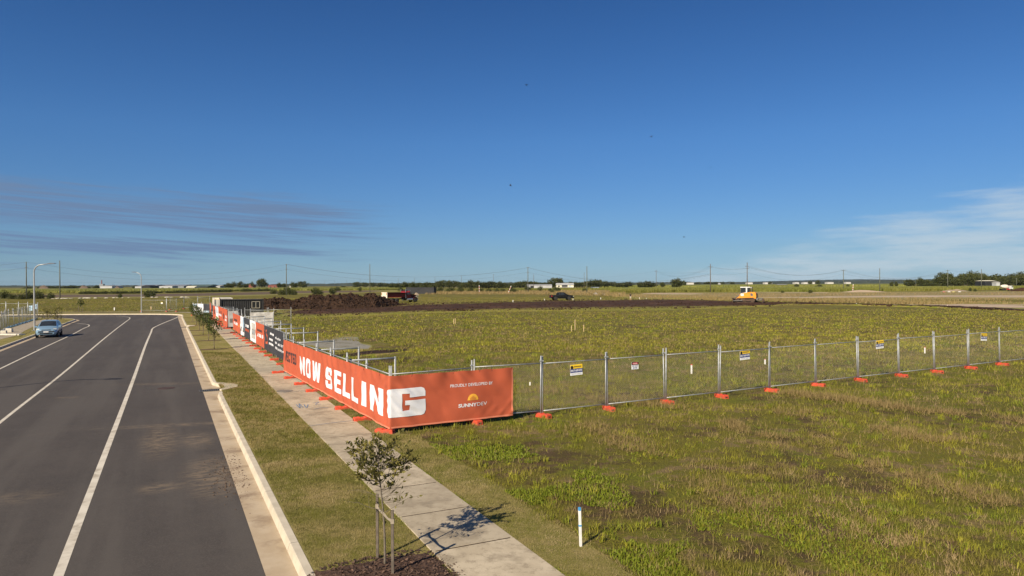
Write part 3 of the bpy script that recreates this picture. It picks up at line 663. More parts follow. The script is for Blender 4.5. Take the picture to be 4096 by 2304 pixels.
def conform(name, vs, fs, surf, off, material, parent, ds=0.12, dz=0.12, extra=()):
    bm = bmesh.new(); bv = [bm.verts.new((v[0], v[1], 0)) for v in vs]
    for f in fs:
        try: bm.faces.new([bv[i] for i in f])
        except ValueError: pass
    bm.normal_update(); bmesh.ops.triangulate(bm, faces=bm.faces[:], ngon_method='EAR_CLIP')
    xs = [v[0] for v in vs]; zs = [v[1] for v in vs]
    cuts = [(0, k*ds) for k in range(math.ceil(min(xs)/ds), math.floor(max(xs)/ds)+1)]+[(1, k*dz) for k in range(math.ceil(min(zs)/dz), math.floor(max(zs)/dz)+1)]+[(0, e) for e in extra]
    for ax, c in cuts:
        bmesh.ops.bisect_plane(bm, geom=bm.verts[:]+bm.edges[:]+bm.faces[:], dist=1e-5, plane_co=(c, 0, 0) if ax == 0 else (0, c, 0), plane_no=(1, 0, 0) if ax == 0 else (0, 1, 0))
    for v in bm.verts: v.co = surf.at(v.co.x, v.co.y, off)
    me = bpy.data.meshes.new(name); bm.to_mesh(me); bm.free(); me.materials.append(material)
    me.polygons.foreach_set('use_smooth', [True]*len(me.polygons))
    o = bpy.data.objects.new(name, me); col.objects.link(o); o.parent = parent; return o
def rects(*r): return [[(a, c), (b_, c), (b_, d), (a, d)] for a, b_, c, d in r]
def ch(x0, x1, y0, y1, c): return [(x0+c, y0), (x1-c, y0), (x1, y0+c), (x1, y1-c), (x1-c, y1), (x0+c, y1), (x0, y1-c), (x0, y0+c)]
def letter(c):
    t = 0.34
    if c == 'N': return [[(0, 0), (0, 1), (.30, 1), (.66, .42), (.66, 1), (1, 1), (1, 0), (.70, 0), (.34, .58), (.34, 0)]]
    if c in 'OD':
        k = 0.14; k2 = k if c == 'O' else 0.0
        return [[(k2, 0), (1-k, 0), (1, k), (1, .5), (.66, .5), (.66, .22), (.34, .22), (.34, .5), (0, .5), (0, k2)], [(0, .5), (.34, .5), (.34, .78), (.66, .78), (.66, .5), (1, .5), (1, 1-k), (1-k, 1), (k2, 1), (0, 1-k2)]]
    if c == 'W': return [[(0, 1), (.22, 1), (.29, .42), (.41, 1), (.59, 1), (.71, .42), (.78, 1), (1, 1), (.86, 0), (.60, 0), (.5, .5), (.40, 0), (.14, 0)]]
    if c == 'S': return [[(.12, 1), (.88, 1), (1, .88), (1, .66), (.66, .66), (.66, .79), (.34, .79), (.34, .61), (.88, .61), (1, .49), (1, .12), (.88, 0), (.12, 0), (0, .12), (0, .34), (.34, .34), (.34, .21), (.66, .21), (.66, .40), (.12, .40), (0, .52), (0, .88)]]
    if c == 'E': return [[(0, 0), (0, 1), (1, 1), (1, .79), (.36, .79), (.36, .61), (.88, .61), (.88, .40), (.36, .40), (.36, .21), (1, .21), (1, 0)]]
    if c == 'L': return [[(0, 0), (0, 1), (.36, 1), (.36, .22), (1, .22), (1, 0)]]
    if c == 'I': return rects((0, 1, 0, 1))
    if c == 'C': return [[(.12, 1), (.88, 1), (1, .88), (1, .64), (.66, .64), (.66, .79), (.34, .79), (.34, .21), (.66, .21), (.66, .36), (1, .36), (1, .12), (.88, 0), (.12, 0), (0, .12), (0, .88)]]
    if c == 'T': return [[(.32, 0), (.32, .79), (0, .79), (0, 1), (1, 1), (1, .79), (.68, .79), (.68, 0)]]
    return []
def fit(polys, x0, x1, z0, z1): return [[(lerp(x0, x1, p[0]), lerp(z0, z1, p[1])) for p in q] for q in polys]
def text_2d(body, size, bold=0.0, spacing=1.0):
    cu = bpy.data.curves.new('print', 'FONT'); cu.body = body; cu.size = size; cu.offset = bold; cu.space_character = spacing; cu.resolution_u = 3
    o = bpy.data.objects.new('print', cu); col.objects.link(o); bpy.context.view_layer.update()
    me = bpy.data.meshes.new_from_object(o.evaluated_get(bpy.context.evaluated_depsgraph_get()))
    vs = [(v.co.x, v.co.y) for v in me.vertices]; fs = [tuple(p.vertices) for p in me.polygons]
    bpy.data.objects.remove(o); bpy.data.curves.remove(cu); bpy.data.meshes.remove(me)
    x0 = min(v[0] for v in vs); z0 = min(v[1] for v in vs); x1 = max(v[0] for v in vs); z1 = max(v[1] for v in vs)
    return [((v[0]-x0)/(x1-x0), (v[1]-z0)/(z1-z0)) for v in vs], fs
def text_fit(body, x0, x1, z0, z1, bold=0.0, spacing=1.0):
    vs, fs = text_2d(body, 1.0, bold, spacing); return [(lerp(x0, x1, v[0]), lerp(z0, z1, v[1])) for v in vs], fs
def cloth_grid(name, surf, s0, s1, z0, z1, material, parent, ds=0.1, nz=18, scal=0.02):
    n = max(2, int((s1-s0)/ds)); b = MB()
    if s0 < 0 < s1:
        xs = [lerp(s0, 0, i/int(-s0/ds)) for i in range(int(-s0/ds))]+[lerp(0, s1, i/int(s1/ds)) for i in range(int(s1/ds)+1)]
    else: xs = [lerp(s0, s1, i/n) for i in range(n+1)]
    for s_ in xs:
        for j in range(nz+1):
            zz = lerp(z0+0.012*n2(s_, 0, 1.3, surf.seed), z1-scal*abs(math.sin(math.pi*s_/0.8)), j/nz); p = surf.at(s_, zz); b.v.append(tuple(p))
    k = nz+1
    b.f = [(i*k+j, (i+1)*k+j, (i+1)*k+j+1, i*k+j+1) for i in range(len(xs)-1) for j in range(nz)]; b.m = [0]*len(b.f)
    return b.build(name, material, parent, smooth=True, fix=False)

off = 0.045
c_off = C+nL*off+nR*off
surfA = Surf([(-20, 0, c_off, -dL, nL), (0, 20, c_off, dR, nR)], 2.0)
ban = thing('corner_banner', 'long orange banner reading NOW SELLING, wrapped round the fence corner', 'banner')
cloth_grid('cloth', surfA, -LA+0.05, 4.22, 0.15, 1.74, M_or, ban, 0.055, 32)
M_hem = mat('banner_hem', (0.60, 0.19, 0.11), None, 2, 0.75)
conform('hem', *poly_mesh(rects((-LA+0.05, 4.22, 0.155, 0.205))), surfA, 0.005, M_hem, ban, 0.09, 0.2)
conform('hem', *poly_mesh(rects((4.16, 4.215, 0.21, 1.70))), surfA, 0.005, M_hem, ban, 0.09, 0.08)
spans = [('N', -12.25, -11.35), ('O', -11.12, -10.22), ('W', -9.98, -8.55), ('S', -7.55, -6.60), ('E', -6.28, -5.38), ('L', -5.10, -4.20), ('L', -3.93, -3.07), ('I', -2.78, -2.30), ('N', -1.88, -0.55)]
for c_, a_, b_ in spans:
    conform('lettering', *poly_mesh(fit(letter(c_), a_, b_, 0.45, 1.26)), surfA, 0.008, M_wh, ban, 0.055, 0.05)
gpoly = [(1.16, 1.05), (1.16, 1.20), (1.12, 1.29), (1.03, 1.33), (0.02, 1.33), (-0.08, 1.30), (-0.13, 1.20), (-0.13, 0.62), (-0.08, 0.52), (0.02, 0.48), (1.02, 0.48), (1.11, 0.52), (1.16, 0.62), (1.16, 0.96), (0.49, 0.96), (0.49, 0.82), (0.64, 0.82), (0.64, 0.66), (0.40, 0.66), (0.40, 1.17), (0.63, 1.17), (0.63, 1.05)]
conform('lettering', *poly_mesh([gpoly]), surfA, 0.008, M_wh, ban, 0.055, 0.05, extra=(0.0,))
xs_ = np.linspace(-15.75, -13.25, 7)
for i, c_ in enumerate('NECTED'):
    conform('lettering', *poly_mesh(fit(letter(c_), xs_[i]+0.03, xs_[i+1]-0.03, 0.72, 1.22)), surfA, 0.006, M_dkp, ban)
conform('lettering', *text_fit('PROUDLY DEVELOPED BY', 1.99, 3.46, 1.235, 1.33, 0.012, 1.06), surfA, 0.006, M_wh, ban, 0.2, 0.2)
conform('lettering', *text_fit('SUNNY', 2.25, 2.885, 0.585, 0.70, 0.035), surfA, 0.006, M_wh, ban, 0.2, 0.2)
conform('lettering', *text_fit('DEV', 2.90, 3.26, 0.59, 0.70, 0.0), surfA, 0.006, M_wh, ban, 0.2, 0.2)
arc = [(2.75+0.19*math.cos(a), 0.79+0.20*math.sin(a)) for a in np.linspace(0, math.pi, 25)]
conform('sun_emblem', *poly_mesh([arc]), surfA, 0.006, M_ye, ban, 0.1, 0.1)
conform('sun_rays', *poly_mesh(rects(*[(2.75+(k-3)*0.031-0.006, 2.75+(k-3)*0.031+0.006, 0.80, 0.93-abs(k-3)*0.022) for k in range(7)])), surfA, 0.010, M_or, ban, 0.1, 0.1)
# cable ties sticking up along the corner banner
ctb = None
for s_ in (0.72, 1.28, 2.1, 3.0, 3.45, 4.15, -0.8, -2.4):
    p = surfA.at(s_, 1.70)
    if ctb is None: ctb = MB().tube([(0, 0, -0.04), (0.006, 0, 0.10), (0.02, 0.01, 0.24)], [0.006, 0.005, 0.003], 4).build('cable_tie', M_black, ban); o = ctb
    else: o = ctb.copy(); col.objects.link(o); o.parent = ban
    o.location = p; o.rotation_euler = (rnd.uniform(-.2, .2), rnd.uniform(-.2, .2), rnd.uniform(0, 6))

def banner(name, label, origin, d, n, L, parts, base, seed, z0=0.22, z1=1.80, group=None):
    s_ = Surf([(-99, 99, origin+n*off, d, n)], seed)
    t = thing(name, label, 'banner')
    if group: t['group'] = group
    cloth_grid('cloth', s_, 0.0, L, z0, z1, base, t, 0.14, 12)
    for (nm, mt, polys) in parts:
        vs, fs = polys if isinstance(polys, tuple) else poly_mesh(polys)
        conform(nm, vs, fs, s_, 0.007 if nm != 'picture_detail' else 0.012, mt, t, 0.3, 0.3)
    return t
# s runs from the far end to the near end so that the printing reads the right way
def seg(L0, L1, O, d): return O+d*L1, -d, (L1-L0)
def bar_text(x0, x1, z, h, n=9, seed=1):
    r = random.Random(seed); out = []; x = x0; w = (x1-x0)/n
    for i in range(n):
        if r.random() < 0.85: out.append([(x+0.12*w, z), (x+0.85*w, z), (x+0.85*w, z+h), (x+0.12*w, z+h)])
        x += w
    return out
sB = lambda px, py: (G(px, py, 0.15)-B0).dot(dB)
bb = [0.0, 8.75, 13.55, 17.25, 21.6, 24.8, 31.9]                      # boundaries measured along the fence, near to far
def bB(i, j): O, d, L = seg(bb[i], bb[j], B0, dB); return O, d, nB, L
O, d, n, L = bB(0, 1)
banner('contact_banner', 'charcoal banner with white names and phone numbers beside the NOW SELLING banner', O, d, n, L, [
    ('emblem', M_or, [[(0.75, 0.62), (1.35, 0.62), (1.62, 0.75), (1.62, 1.22), (1.35, 1.33), (0.95, 1.33), (0.95, 1.18), (1.25, 1.18), (1.38, 1.10), (1.38, 0.86), (1.25, 0.77), (0.75, 0.77)], [(0.95, 1.38), (1.2, 1.38), (1.2, 1.55), (0.95, 1.55)]]),
    ('lettering', M_wh, bar_text(2.3, 4.3, 1.34, 0.13, 10, 2)), ('lettering', M_wh, bar_text(2.3, 4.2, 0.98, 0.13, 10, 3)), ('lettering', M_wh, bar_text(2.3, 4.3, 0.70, 0.13, 11, 4)),
    ('lettering', M_wh, text_fit('#SunnyDev', 4.85, 7.0, 1.18, 1.36, 0.02)), ('lettering', M_wh, bar_text(4.75, 5.6, 0.92, 0.13, 4, 5)), ('lettering', M_wh, bar_text(4.75, 5.8, 0.62, 0.13, 5, 6)),
    ('lettering', M_wh, text_fit('0421 743 752', 6.1, 8.3, 0.90, 1.04, 0.03)), ('lettering', M_wh, text_fit('0418 735 494', 6.1, 8.3, 0.60, 0.74, 0.03))], M_ch, 11.0)
O, d, n, L = bB(1, 2)
banner('printed_banner', 'orange banner with small white logo line, next to the contact banner', O, d, n, L, [('lettering', M_dkp, bar_text(0.8, 3.4, 1.20, 0.16, 9, 7)), ('lettering', M_wh, bar_text(1.0, 4.0, 0.82, 0.24, 9, 8)), ('emblem', M_ye, [ch(0.45, 0.85, 0.80, 1.08, 0.08)])], M_or, 12.0)
O, d, n, L = bB(2, 3)
banner('printed_banner', 'white banner with a pale grey house picture between charcoal and orange banners', O, d, n, L, [('picture', M_pgr, rects((1.0, 3.2, 0.45, 1.62))), ('picture_detail', M_pdk, rects((1.3, 1.9, 0.75, 1.15), (2.2, 2.9, 0.75, 1.15))), ('picture_detail', M_pbl, rects((1.35, 1.6, 0.8, 1.1), (2.25, 2.5, 0.8, 1.1)))], M_wh, 13.0)
O, d, n, L = bB(3, 4)
banner('printed_banner', 'narrow charcoal banner with white and orange words, between two picture banners', O, d, n, L, [('lettering', M_wh, bar_text(0.9, 3.6, 1.08, 0.22, 7, 9)), ('lettering', M_or, bar_text(0.9, 3.6, 0.74, 0.20, 7, 10))], M_ch, 14.0)
O, d, n, L = bB(4, 5)
banner('printed_banner', 'white banner with a sky and shadowed house picture beside the narrow charcoal banner', O, d, n, L, [('picture', M_pbl, rects((1.9, 3.15, 0.75, 1.74))), ('picture_detail', M_pdk, [[(0.3, 0.55), (1.3, 0.5), (1.6, 0.9), (1.0, 1.05), (0.4, 0.9)], [(1.9, 0.55), (2.9, 0.5), (2.8, 0.85), (2.2, 0.95)]]), ('picture_detail', M_pgr, rects((0.2, 1.2, 1.15, 1.35)))], M_wh, 15.0)
O, d, n, L = bB(5, 6)
banner('printed_banner', 'orange banner with a white word beside the gap in the fence', O, d, n, L, [('lettering', M_wh, bar_text(1.0, 4.6, 0.80, 0.24, 9, 11)), ('lettering', M_dkp, bar_text(1.0, 4.0, 1.12, 0.20, 8, 12)), ('emblem', M_ye, [ch(5.9, 6.4, 0.75, 1.0, 0.08)])], M_or, 16.0)
def bC(a, b_): O, d, L = seg(a, b_, C0, dC); return O, d, nC, L
O, d, n, L = bC(0.0, 14.2)
banner('printed_banner', 'long orange banner with dark and white words, just past the fence gap', O, d, n, L, [('lettering', M_wh, bar_text(1.0, 5.6, 0.90, 0.24, 9, 13)), ('lettering', M_dkp, bar_text(7.6, 10.2, 0.75, 0.62, 4, 14)), ('lettering', M_wh, bar_text(10.6, 13.0, 1.02, 0.26, 6, 15)), ('lettering', M_wh, bar_text(10.9, 12.8, 0.68, 0.22, 5, 16)), ('lettering', M_dkp, bar_text(1.0, 5.8, 1.2, 0.3, 6, 17))], M_or, 17.0, z0=0.10, z1=1.95)
O, d, n, L = bC(14.3, 18.9)
banner('printed_banner', 'white banner with blue sky and green planting picture near the far trees', O, d, n, L, [('picture', M_pbl, rects((1.0, 3.4, 1.0, 1.8))), ('picture_detail', M_pgn, rects((0.3, 3.8, 0.3, 0.62)))], M_wh, 18.0)
O, d, n, L = bC(19.0, 24.5)
banner('printed_banner', 'orange banner with faint dark words behind the street saplings', O, d, n, L, [('lettering', M_dkp, bar_text(1.5, 3.5, 0.7, 0.6, 4, 19))], M_or, 19.0)
O, d, n, L = bC(24.6, 28.4)
banner('printed_banner', 'charcoal banner with pale printed lines behind the street saplings', O, d, n, L, [('lettering', M_pgr, rects((0.8, 3.0, 0.75, 0.9), (0.8, 2.8, 0.5, 0.6), (1.0, 1.8, 1.2, 1.4)))], M_ch, 20.0)
# the far end of the fence turns left towards the cross street
dT = (Vector((-47.4, 103.2, 0))-C1).normalized(); nT = Vector((dT.y, -dT.x, 0)); nT = nT if nT.y < 0 else -nT
for i in range(2):
    panel(C1+dT*(2.35*i), C1+dT*(2.35*(i+1)), 'fence panel at the turned far end of the banner fence', 'fence panels at the far turn')
    foot(C1+dT*(2.35*(i+1)), dT, 'o', 'orange fence foot at the turned far end of the banner fence', 'orange feet at the far turn')
banner('printed_banner', 'plain orange banner closing the far end of the fence', C1+dC*-2.6, dC*1.0, nC, 2.55, [], M_or, 21.0, z0=0.12, z1=2.0)
banner('printed_banner', 'white picture banner with a dark stripe at the turned far end', C1+dT*4.7, -dT, nT, 2.9, [('picture_detail', M_pdk, [[(0.7, 0.9), (1.1, 0.8), (1.4, 1.1), (1.1, 1.4), (0.8, 1.3)]]), ('picture', M_pbl, rects((0.2, 1.2, 1.45, 1.75)))], M_wh, 22.0)
banner('printed_banner', 'charcoal and pale blue banner at the turned far end', C1+dT*1.75, -dT, nT, 1.7, [('picture', M_pbl, rects((0.1, 1.6, 0.55, 0.8)))], M_ch, 23.0)
# grey screened gate in the gap, and the screened bay behind it
gt0 = C0+dC*-0.1; gdir = (Vector((-28.35, 72.2, 0))-gt0).normalized(); gdir = Vector((0.97, 0.24, 0)).normalized(); gn = Vector((gdir.y, -gdir.x, 0))
panel(gt0, gt0+gdir*1.0, 'narrow fence panel of the grey screened gate', 'fence panels of the screened gate')
banner('screen_cloth', 'pale grey screen with a brown picture hanging in the fence gap', gt0, gdir, gn, 0.95, [('picture', M_pdk, rects((0.15, 0.85, 0.62, 1.05)))], M_gr, 24.0, z0=0.2, z1=1.85)
sb0 = Vector((-27.6, 73.2, 0)); sdir = Vector((0.97, 0.24, 0)).normalized(); sn = Vector((sdir.y, -sdir.x, 0))
panel(sb0, sb0+sdir*2.4, 'fence panel of the grey screened bay behind the banners', 'fence panels of the screened bay')
banner('screen_cloth', 'pale grey screen across the bay behind the banner fence', sb0, sdir, sn, 2.35, [], M_pgr, 25.0, z0=0.15, z1=1.62)
panel(sb0+Vector((-1.6, 2.6, 0)), sb0+Vector((0.75, 3.1, 0)), 'fence panel standing in front of the black container', 'fence panels by the black container')
panel(sb0+Vector((0.8, 3.2, 0)), sb0+Vector((3.1, 3.9, 0)), 'fence panel standing in front of the black container', 'fence panels by the black container')

# ------------------------------------------------------------------ small signs wired to the clear fence
def fence_sign(u, z, w, h, label, kind, tilt=0.0):
    k = max(i for i in range(len(us)) if us[i] <= u); f = (u-us[k])/(us[k+1]-us[k]); p = rp[k].lerp(rp[k+1], f); d = (rp[k+1]-rp[k]).normalized(); n = Vector((d.y, -d.x, 0))
    p = p+n*0.03
    t = thing('fence_sign', label, 'sign', (p.x, p.y, z), math.atan2(d.y, d.x)); t.rotation_euler = (0, tilt, math.atan2(d.y, d.x))
    y = 0.0
    def flat(nm, polys, mt, dy):
        vs, fs = polys if isinstance(polys, tuple) else poly_mesh(polys); b = MB(); b.v = [(v[0], dy, v[1]) for v in vs]; b.f = list(fs); b.m = [0]*len(fs); return b.build(nm, mt, t, fix=False)
    MB().box(-w/2, w/2, -0.004, 0.004, -h/2, h/2).build('board', M_sgw, t)
    if kind == 'y':
        flat('upper_band', rects((-w/2, w/2, 0.12*h, h/2)), M_sgy, -0.0055); flat('lower_band', rects((-w/2, w/2, -0.26*h, 0.12*h)), M_sgb, -0.0055)
        flat('badge', [[(-0.36*w+0.16*h*math.cos(a), 0.24*h+0.16*h*math.sin(a)) for a in np.linspace(0, 2*math.pi, 16)[:-1]]], M_dark, -0.0075)
        flat('lettering', text_fit('0417 639 573', -0.46*w, 0.46*w, -0.16*h, 0.04*h, 0.03), M_sgw, -0.0075)
        flat('lettering', bar_text(-0.20*w, 0.42*w, 0.24*h, 0.11*h, 8, 3), M_dkp, -0.0075); flat('lettering', bar_text(-0.42*w, 0.42*w, -0.40*h, 0.06*h, 12, 4), M_pgr, -0.0075)
    else:
        flat('upper_band', rects((-w/2, w/2, 0.10*h, h/2)), M_dark, -0.0055)
        flat('oval', [[(0.42*w*math.cos(a), 0.30*h+0.14*h*math.sin(a)) for a in np.linspace(0, 2*math.pi, 20)[:-1]]], M_red, -0.0075)
        flat('lettering', text_fit('DANGER', -0.30*w, 0.30*w, 0.24*h, 0.36*h, 0.03), M_sgw, -0.0095)
        flat('lettering', text_fit('DO NOT', -0.40*w, 0.40*w, -0.16*h, 0.04*h, 0.03), M_sgb, -0.0055); flat('lettering', text_fit('ENTER', -0.32*w, 0.32*w, -0.42*h, -0.22*h, 0.03), M_sgb, -0.0055)
    return t
M_sgw = mat('sign_white', (0.72, 0.72, 0.72), None, 4, 0.5); M_sgy = mat('sign_yellow', (0.78, 0.52, 0.02), None, 4, 0.5); M_sgb = mat('sign_navy', (0.03, 0.045, 0.16), None, 4, 0.5); M_red = mat('sign_red', (0.55, 0.03, 0.04), None, 4, 0.5)
fence_sign(6.65, 1.50, 0.50, 0.37, 'yellow, navy and white sign on the clear panel beside the orange banner', 'y', -0.03)
fence_sign(9.19, 1.49, 0.32, 0.26, 'small black and white DANGER DO NOT ENTER sign on the mesh fence', 'd')
fence_sign(14.75, 1.58, 0.55, 0.38, 'yellow, navy and white sign on the clear fence, one bay past a white peg', 'y', -0.03)
fence_sign(23.6, 1.59, 0.56, 0.38, 'yellow and navy sign on the clear fence, just before a white peg with red tip', 'y', -0.04)
fence_sign(32.4, 1.57, 0.58, 0.38, 'yellow and navy sign on the clear fence, two bays past the last white peg', 'y', 0.05)

# ================================================================== trees and shrubs
M_bark = mat('bark', (0.115, 0.095, 0.070), (0.165, 0.135, 0.10), 12, 0.9, bump=0.004)
M_bark2 = mat('grey_bark', (0.10, 0.088, 0.07), (0.055, 0.048, 0.038), 4, 0.9)
M_stake = mat('hardwood_stake', (0.150, 0.122, 0.095), (0.100, 0.080, 0.062), 9, 0.9)
M_tie = mat('hessian_tie', (0.26, 0.22, 0.165), None, 8, 0.9)
def leaf_cloud(pts, dirs, size, seed, aspect=2.2, droop=0.2):
    """leaf-shaped faces (4 triangles... as a kite of 2) at pts, pointing roughly along dirs"""
    r = np.random.default_rng(seed); n = len(pts); P = np.asarray(pts, float); D = np.asarray(dirs, float)+r.normal(0, 0.55, (n, 3)); D[:, 2] -= droop
    D /= np.linalg.norm(D, axis=1)[:, None]+1e-9
    X = np.cross(D, r.normal(0, 1, (n, 3))); X /= np.linalg.norm(X, axis=1)[:, None]+1e-9
    L = size*r.uniform(0.6, 1.25, n)[:, None]; W = L/aspect*r.uniform(0.8, 1.2, n)[:, None]
    v = np.empty((n, 4, 3)); v[:, 0] = P; v[:, 1] = P+D*L*0.5+X*W*0.5; v[:, 2] = P+D*L; v[:, 3] = P+D*L*0.5-X*W*0.5
    base = np.arange(n)[:, None]*4; t = np.concatenate([base+np.array([[0, 1, 2]]), base+np.array([[0, 2, 3]])], 1).reshape(-1, 3)
    tint = np.repeat(np.clip(r.beta(1.6, 2.6, n), 0, 1), 4)
    return v.reshape(-1, 3), t, tint
def tree_mesh(seed, height, trunk_h, crown_r, crown_h, nclump, leaves, size, shape='round', lean=0.06, trunk_r=None, aspect=2.2, clump=0.28):
    r = random.Random(seed); tr = trunk_r or height*0.022; b = MB()
    ax = Vector((r.uniform(-lean, lean), r.uniform(-lean, lean), 1))
    pts = [Vector((ax.x*z+0.02*height*n2(z, seed, 1.5), ax.y*z+0.02*height*n2(seed, z, 1.5), z)) for z in np.linspace(0, height*0.9, 9)]
    b.tube(pts, [tr*(1-0.85*i/8) for i in range(9)], 6)
    P, D = [], []
    zc = trunk_h+crown_h/2
    for k in range(nclump):
        for _ in range(40):
            x, y, z = r.uniform(-1, 1), r.uniform(-1, 1), r.uniform(-1, 1); q = x*x+y*y+z*z
            w = 1.0
            if shape == 'cone': w = 1-0.5*(z+1)/2
            if shape == 'vase': w = 0.55+0.45*(z+1)/2
            if q < 1 and q > 0.18: break
        lob = 1+0.35*noise.noise(Vector((x*1.7+seed, y*1.7, z*1.7)))
        c = Vector((x*crown_r*w*lob, y*crown_r*w*lob, zc+z*crown_h/2*lob))
        t = min(0.95, max(0.15, (c.z-0.25*crown_h)/(height*0.9))); root = pts[int(t*8)]
        c = c+Vector((root.x, root.y, 0))
        b.tube([root, root.lerp(c, 0.5)+Vector((0, 0, 0.05*crown_h)), c], [tr*0.38, tr*0.24, tr*0.08], 4, cap=False)
        cr = crown_r*clump*r.uniform(0.7, 1.35)
        for _ in range(leaves):
            o = Vector((r.gauss(0, 1), r.gauss(0, 1), r.gauss(0, 0.8))); o = o.normalized()*cr*r.random()**0.5
            P.append(tuple(c+o)); D.append(tuple((o.normalized()+Vector((0, 0, 0.15)))))
    v, t, tint = leaf_cloud(P, D, size, seed, aspect)
    return b, v, t, tint
def make_tree(name, label, cat, spec, leafmat, barkmat, loc=(0, 0, 0), rz=0.0, group=None, scale=None):
    b, v, t, tint = tree_mesh(**spec); T = thing(name, label, cat, loc, rz, group, scale)
    b.build('trunk', barkmat, T, smooth=True, fix=False)
    o = mesh_np('crown', v, t, M_bl[leafmat], tint, T); return T

# the staked sapling on the verge
tb = G(1540, 2269); tb.z = 0.04
T = thing('street_tree', 'young street tree tied between two timber stakes in bark mulch, by the footpath', 'tree', tb)
r = random.Random(5); b = MB()
top_z = 1.93
def spine(z): return Vector((-0.12*z/2.0+0.02*math.sin(z*2.4), 0.03*z+0.015*math.sin(z*3), z))
pts = [spine(z) for z in np.linspace(-0.05, top_z-0.12, 16)]; b.tube(pts, [0.021*(1-0.72*i/15) for i in range(16)], 8)
LP, LD = [], []
def twig(p, d, ln, rad, depth, leafy):
    q = [p]; dd = d.normalized(); k = 4
    for i in range(k):
        dd = (dd+Vector((r.gauss(0, 0.16), r.gauss(0, 0.16), r.gauss(0.06, 0.12)))).normalized(); q.append(q[-1]+dd*ln/k)
    b.tube(q, [rad*(1-0.6*i/k) for i in range(k+1)], 4, cap=False)
    if leafy > 0:
        for i in range(1, k+1):
            for _ in range(int(leafy*(1 if i < k else 2.2)+r.random())):
                LP.append(tuple(q[i]+Vector((r.gauss(0, .012), r.gauss(0, .012), r.gauss(0, .012))))); LD.append(tuple(dd+Vector((r.gauss(0, .5), r.gauss(0, .5), 0.25+r.gauss(0, .4)))))
    if depth > 0:
        for i in range(2, k+1):
            if r.random() < 0.85: twig(q[i], dd+Vector((r.gauss(0, .7), r.gauss(0, .7), r.gauss(0.1, .4))), ln*r.uniform(0.4, 0.65), rad*0.55, depth-1, leafy)
for i in range(26):
    z = lerp(1.18, top_z-0.22, (i/25)**0.8); a = i*2.4+r.uniform(-.4, .4); wd = 0.34*math.sin(math.pi*min(1, (z-1.0)/(top_z-0.75)))+0.10
    twig(spine(z), Vector((math.cos(a)*1.15+0.12, math.sin(a), r.uniform(0.15, 0.6))), wd*r.uniform(0.75, 1.15), 0.007, 1, 3.7 if z > 1.4 else 2.4)
for i in range(13):                                       # bare lower twigs, mostly on the path side
    z = r.uniform(0.95, 1.45); a = r.uniform(-0.7, 0.9)+(math.pi if i % 4 == 0 else 0)
    twig(spine(z), Vector((math.cos(a), math.sin(a), r.uniform(0.1, 0.5))), r.uniform(0.25, 0.48), 0.0045, 1, 0.25)
twig(spine(0.86), Vector((-1, -0.2, 0.12)), 0.42, 0.005, 1, 0.5); twig(spine(0.8), Vector((1, 0.3, 0.35)), 0.45, 0.005, 1, 0.5); twig(spine(0.55), Vector((0.4, 0.3, 0.5)), 0.14, 0.004, 0, 1.5)
b.build('trunk', M_bark, T, smooth=True, fix=False)
v, t, tint = leaf_cloud(LP, LD, 0.076, 77, 2.3, 0.1); mesh_np('crown', v, t, M_bl['yleaf'], tint, T)
stk = [G(1510, 2237)-tb, G(1571, 2312)-tb]
for i, s_ in enumerate(stk):
    s_.z = 0; h = 1.02 if i == 0 else 0.99
    MB().box(s_.x-0.02, s_.x+0.02, s_.y-0.02, s_.y+0.02, -0.06, h).build('stake', M_stake, T)
    tp = spine(0.80); a = Vector((s_.x, s_.y, 0.82)); mid = a.lerp(tp, 0.5)-Vector((0, 0, 0.02))
    tb_ = MB()
    for dz in (-0.014, 0.014): tb_.tube([a+Vector((0, 0, dz)), mid+Vector((0, 0, dz*0.4)), tp+Vector((0, 0, dz))], 0.011, 5)
    tb_.box(s_.x-0.026, s_.x+0.026, s_.y-0.026, s_.y+0.026, 0.79, 0.86); tb_.build('tie', M_tie, T)
# mulch bed
def mulch_bed(c, ax_l, ax_w, h, name='mulch_bed'):
    b = MB(); n = 40; rings = 5
    b.v.append((0, 0, h))
    for k in range(1, rings+1):
        for i in range(n):
            q = 2*math.pi*i/n; f = k/rings; e = 1+0.10*n2(math.cos(q)*2, math.sin(q)*2, 1.0, c.x)
            sq = 1/max(abs(math.cos(q)), abs(math.sin(q)))**0.6
            x, y = ax_l*math.cos(q)*f*e*sq, ax_w*math.sin(q)*f*e*sq; b.v.append((x, y, h*(1-f**3)+0.012*n2(x, y, 6, 3.0)-0.004*(k == rings)))
    b.f = [(0, 1+i, 1+(i+1) % n) for i in range(n)]
    for k in range(rings-1): b.f += [(1+k*n+i, 1+(k+1)*n+i, 1+(k+1)*n+(i+1) % n, 1+k*n+(i+1) % n) for i in range(n)]
    b.m = [0]*len(b.f); o = b.build(name, M_mulch, smooth=True, fix=False); o.location = c; o.rotation_euler = (0, 0, math.atan2(ACROSS.y, ACROSS.x)); return struct(o)
mc = tb+ACROSS*-0.12+ALONG*-0.62; mc.z = 0.012
mulch_bed(mc, 1.02, 1.0, 0.055)
n = 2600; xy = nprng.uniform(-1, 1, (n, 2))*np.array([1.18, 1.12]); ok = (np.abs(xy[:, 0]/1.2)**3+np.abs(xy[:, 1]/1.15)**3) < 1; xy = xy[ok]; n = len(xy)
ang = nprng.uniform(0, 6.28, n); L = nprng.uniform(0.02, 0.06, n); W = L*nprng.uniform(0.25, 0.6, n); til = nprng.uniform(-0.5, 0.5, n)
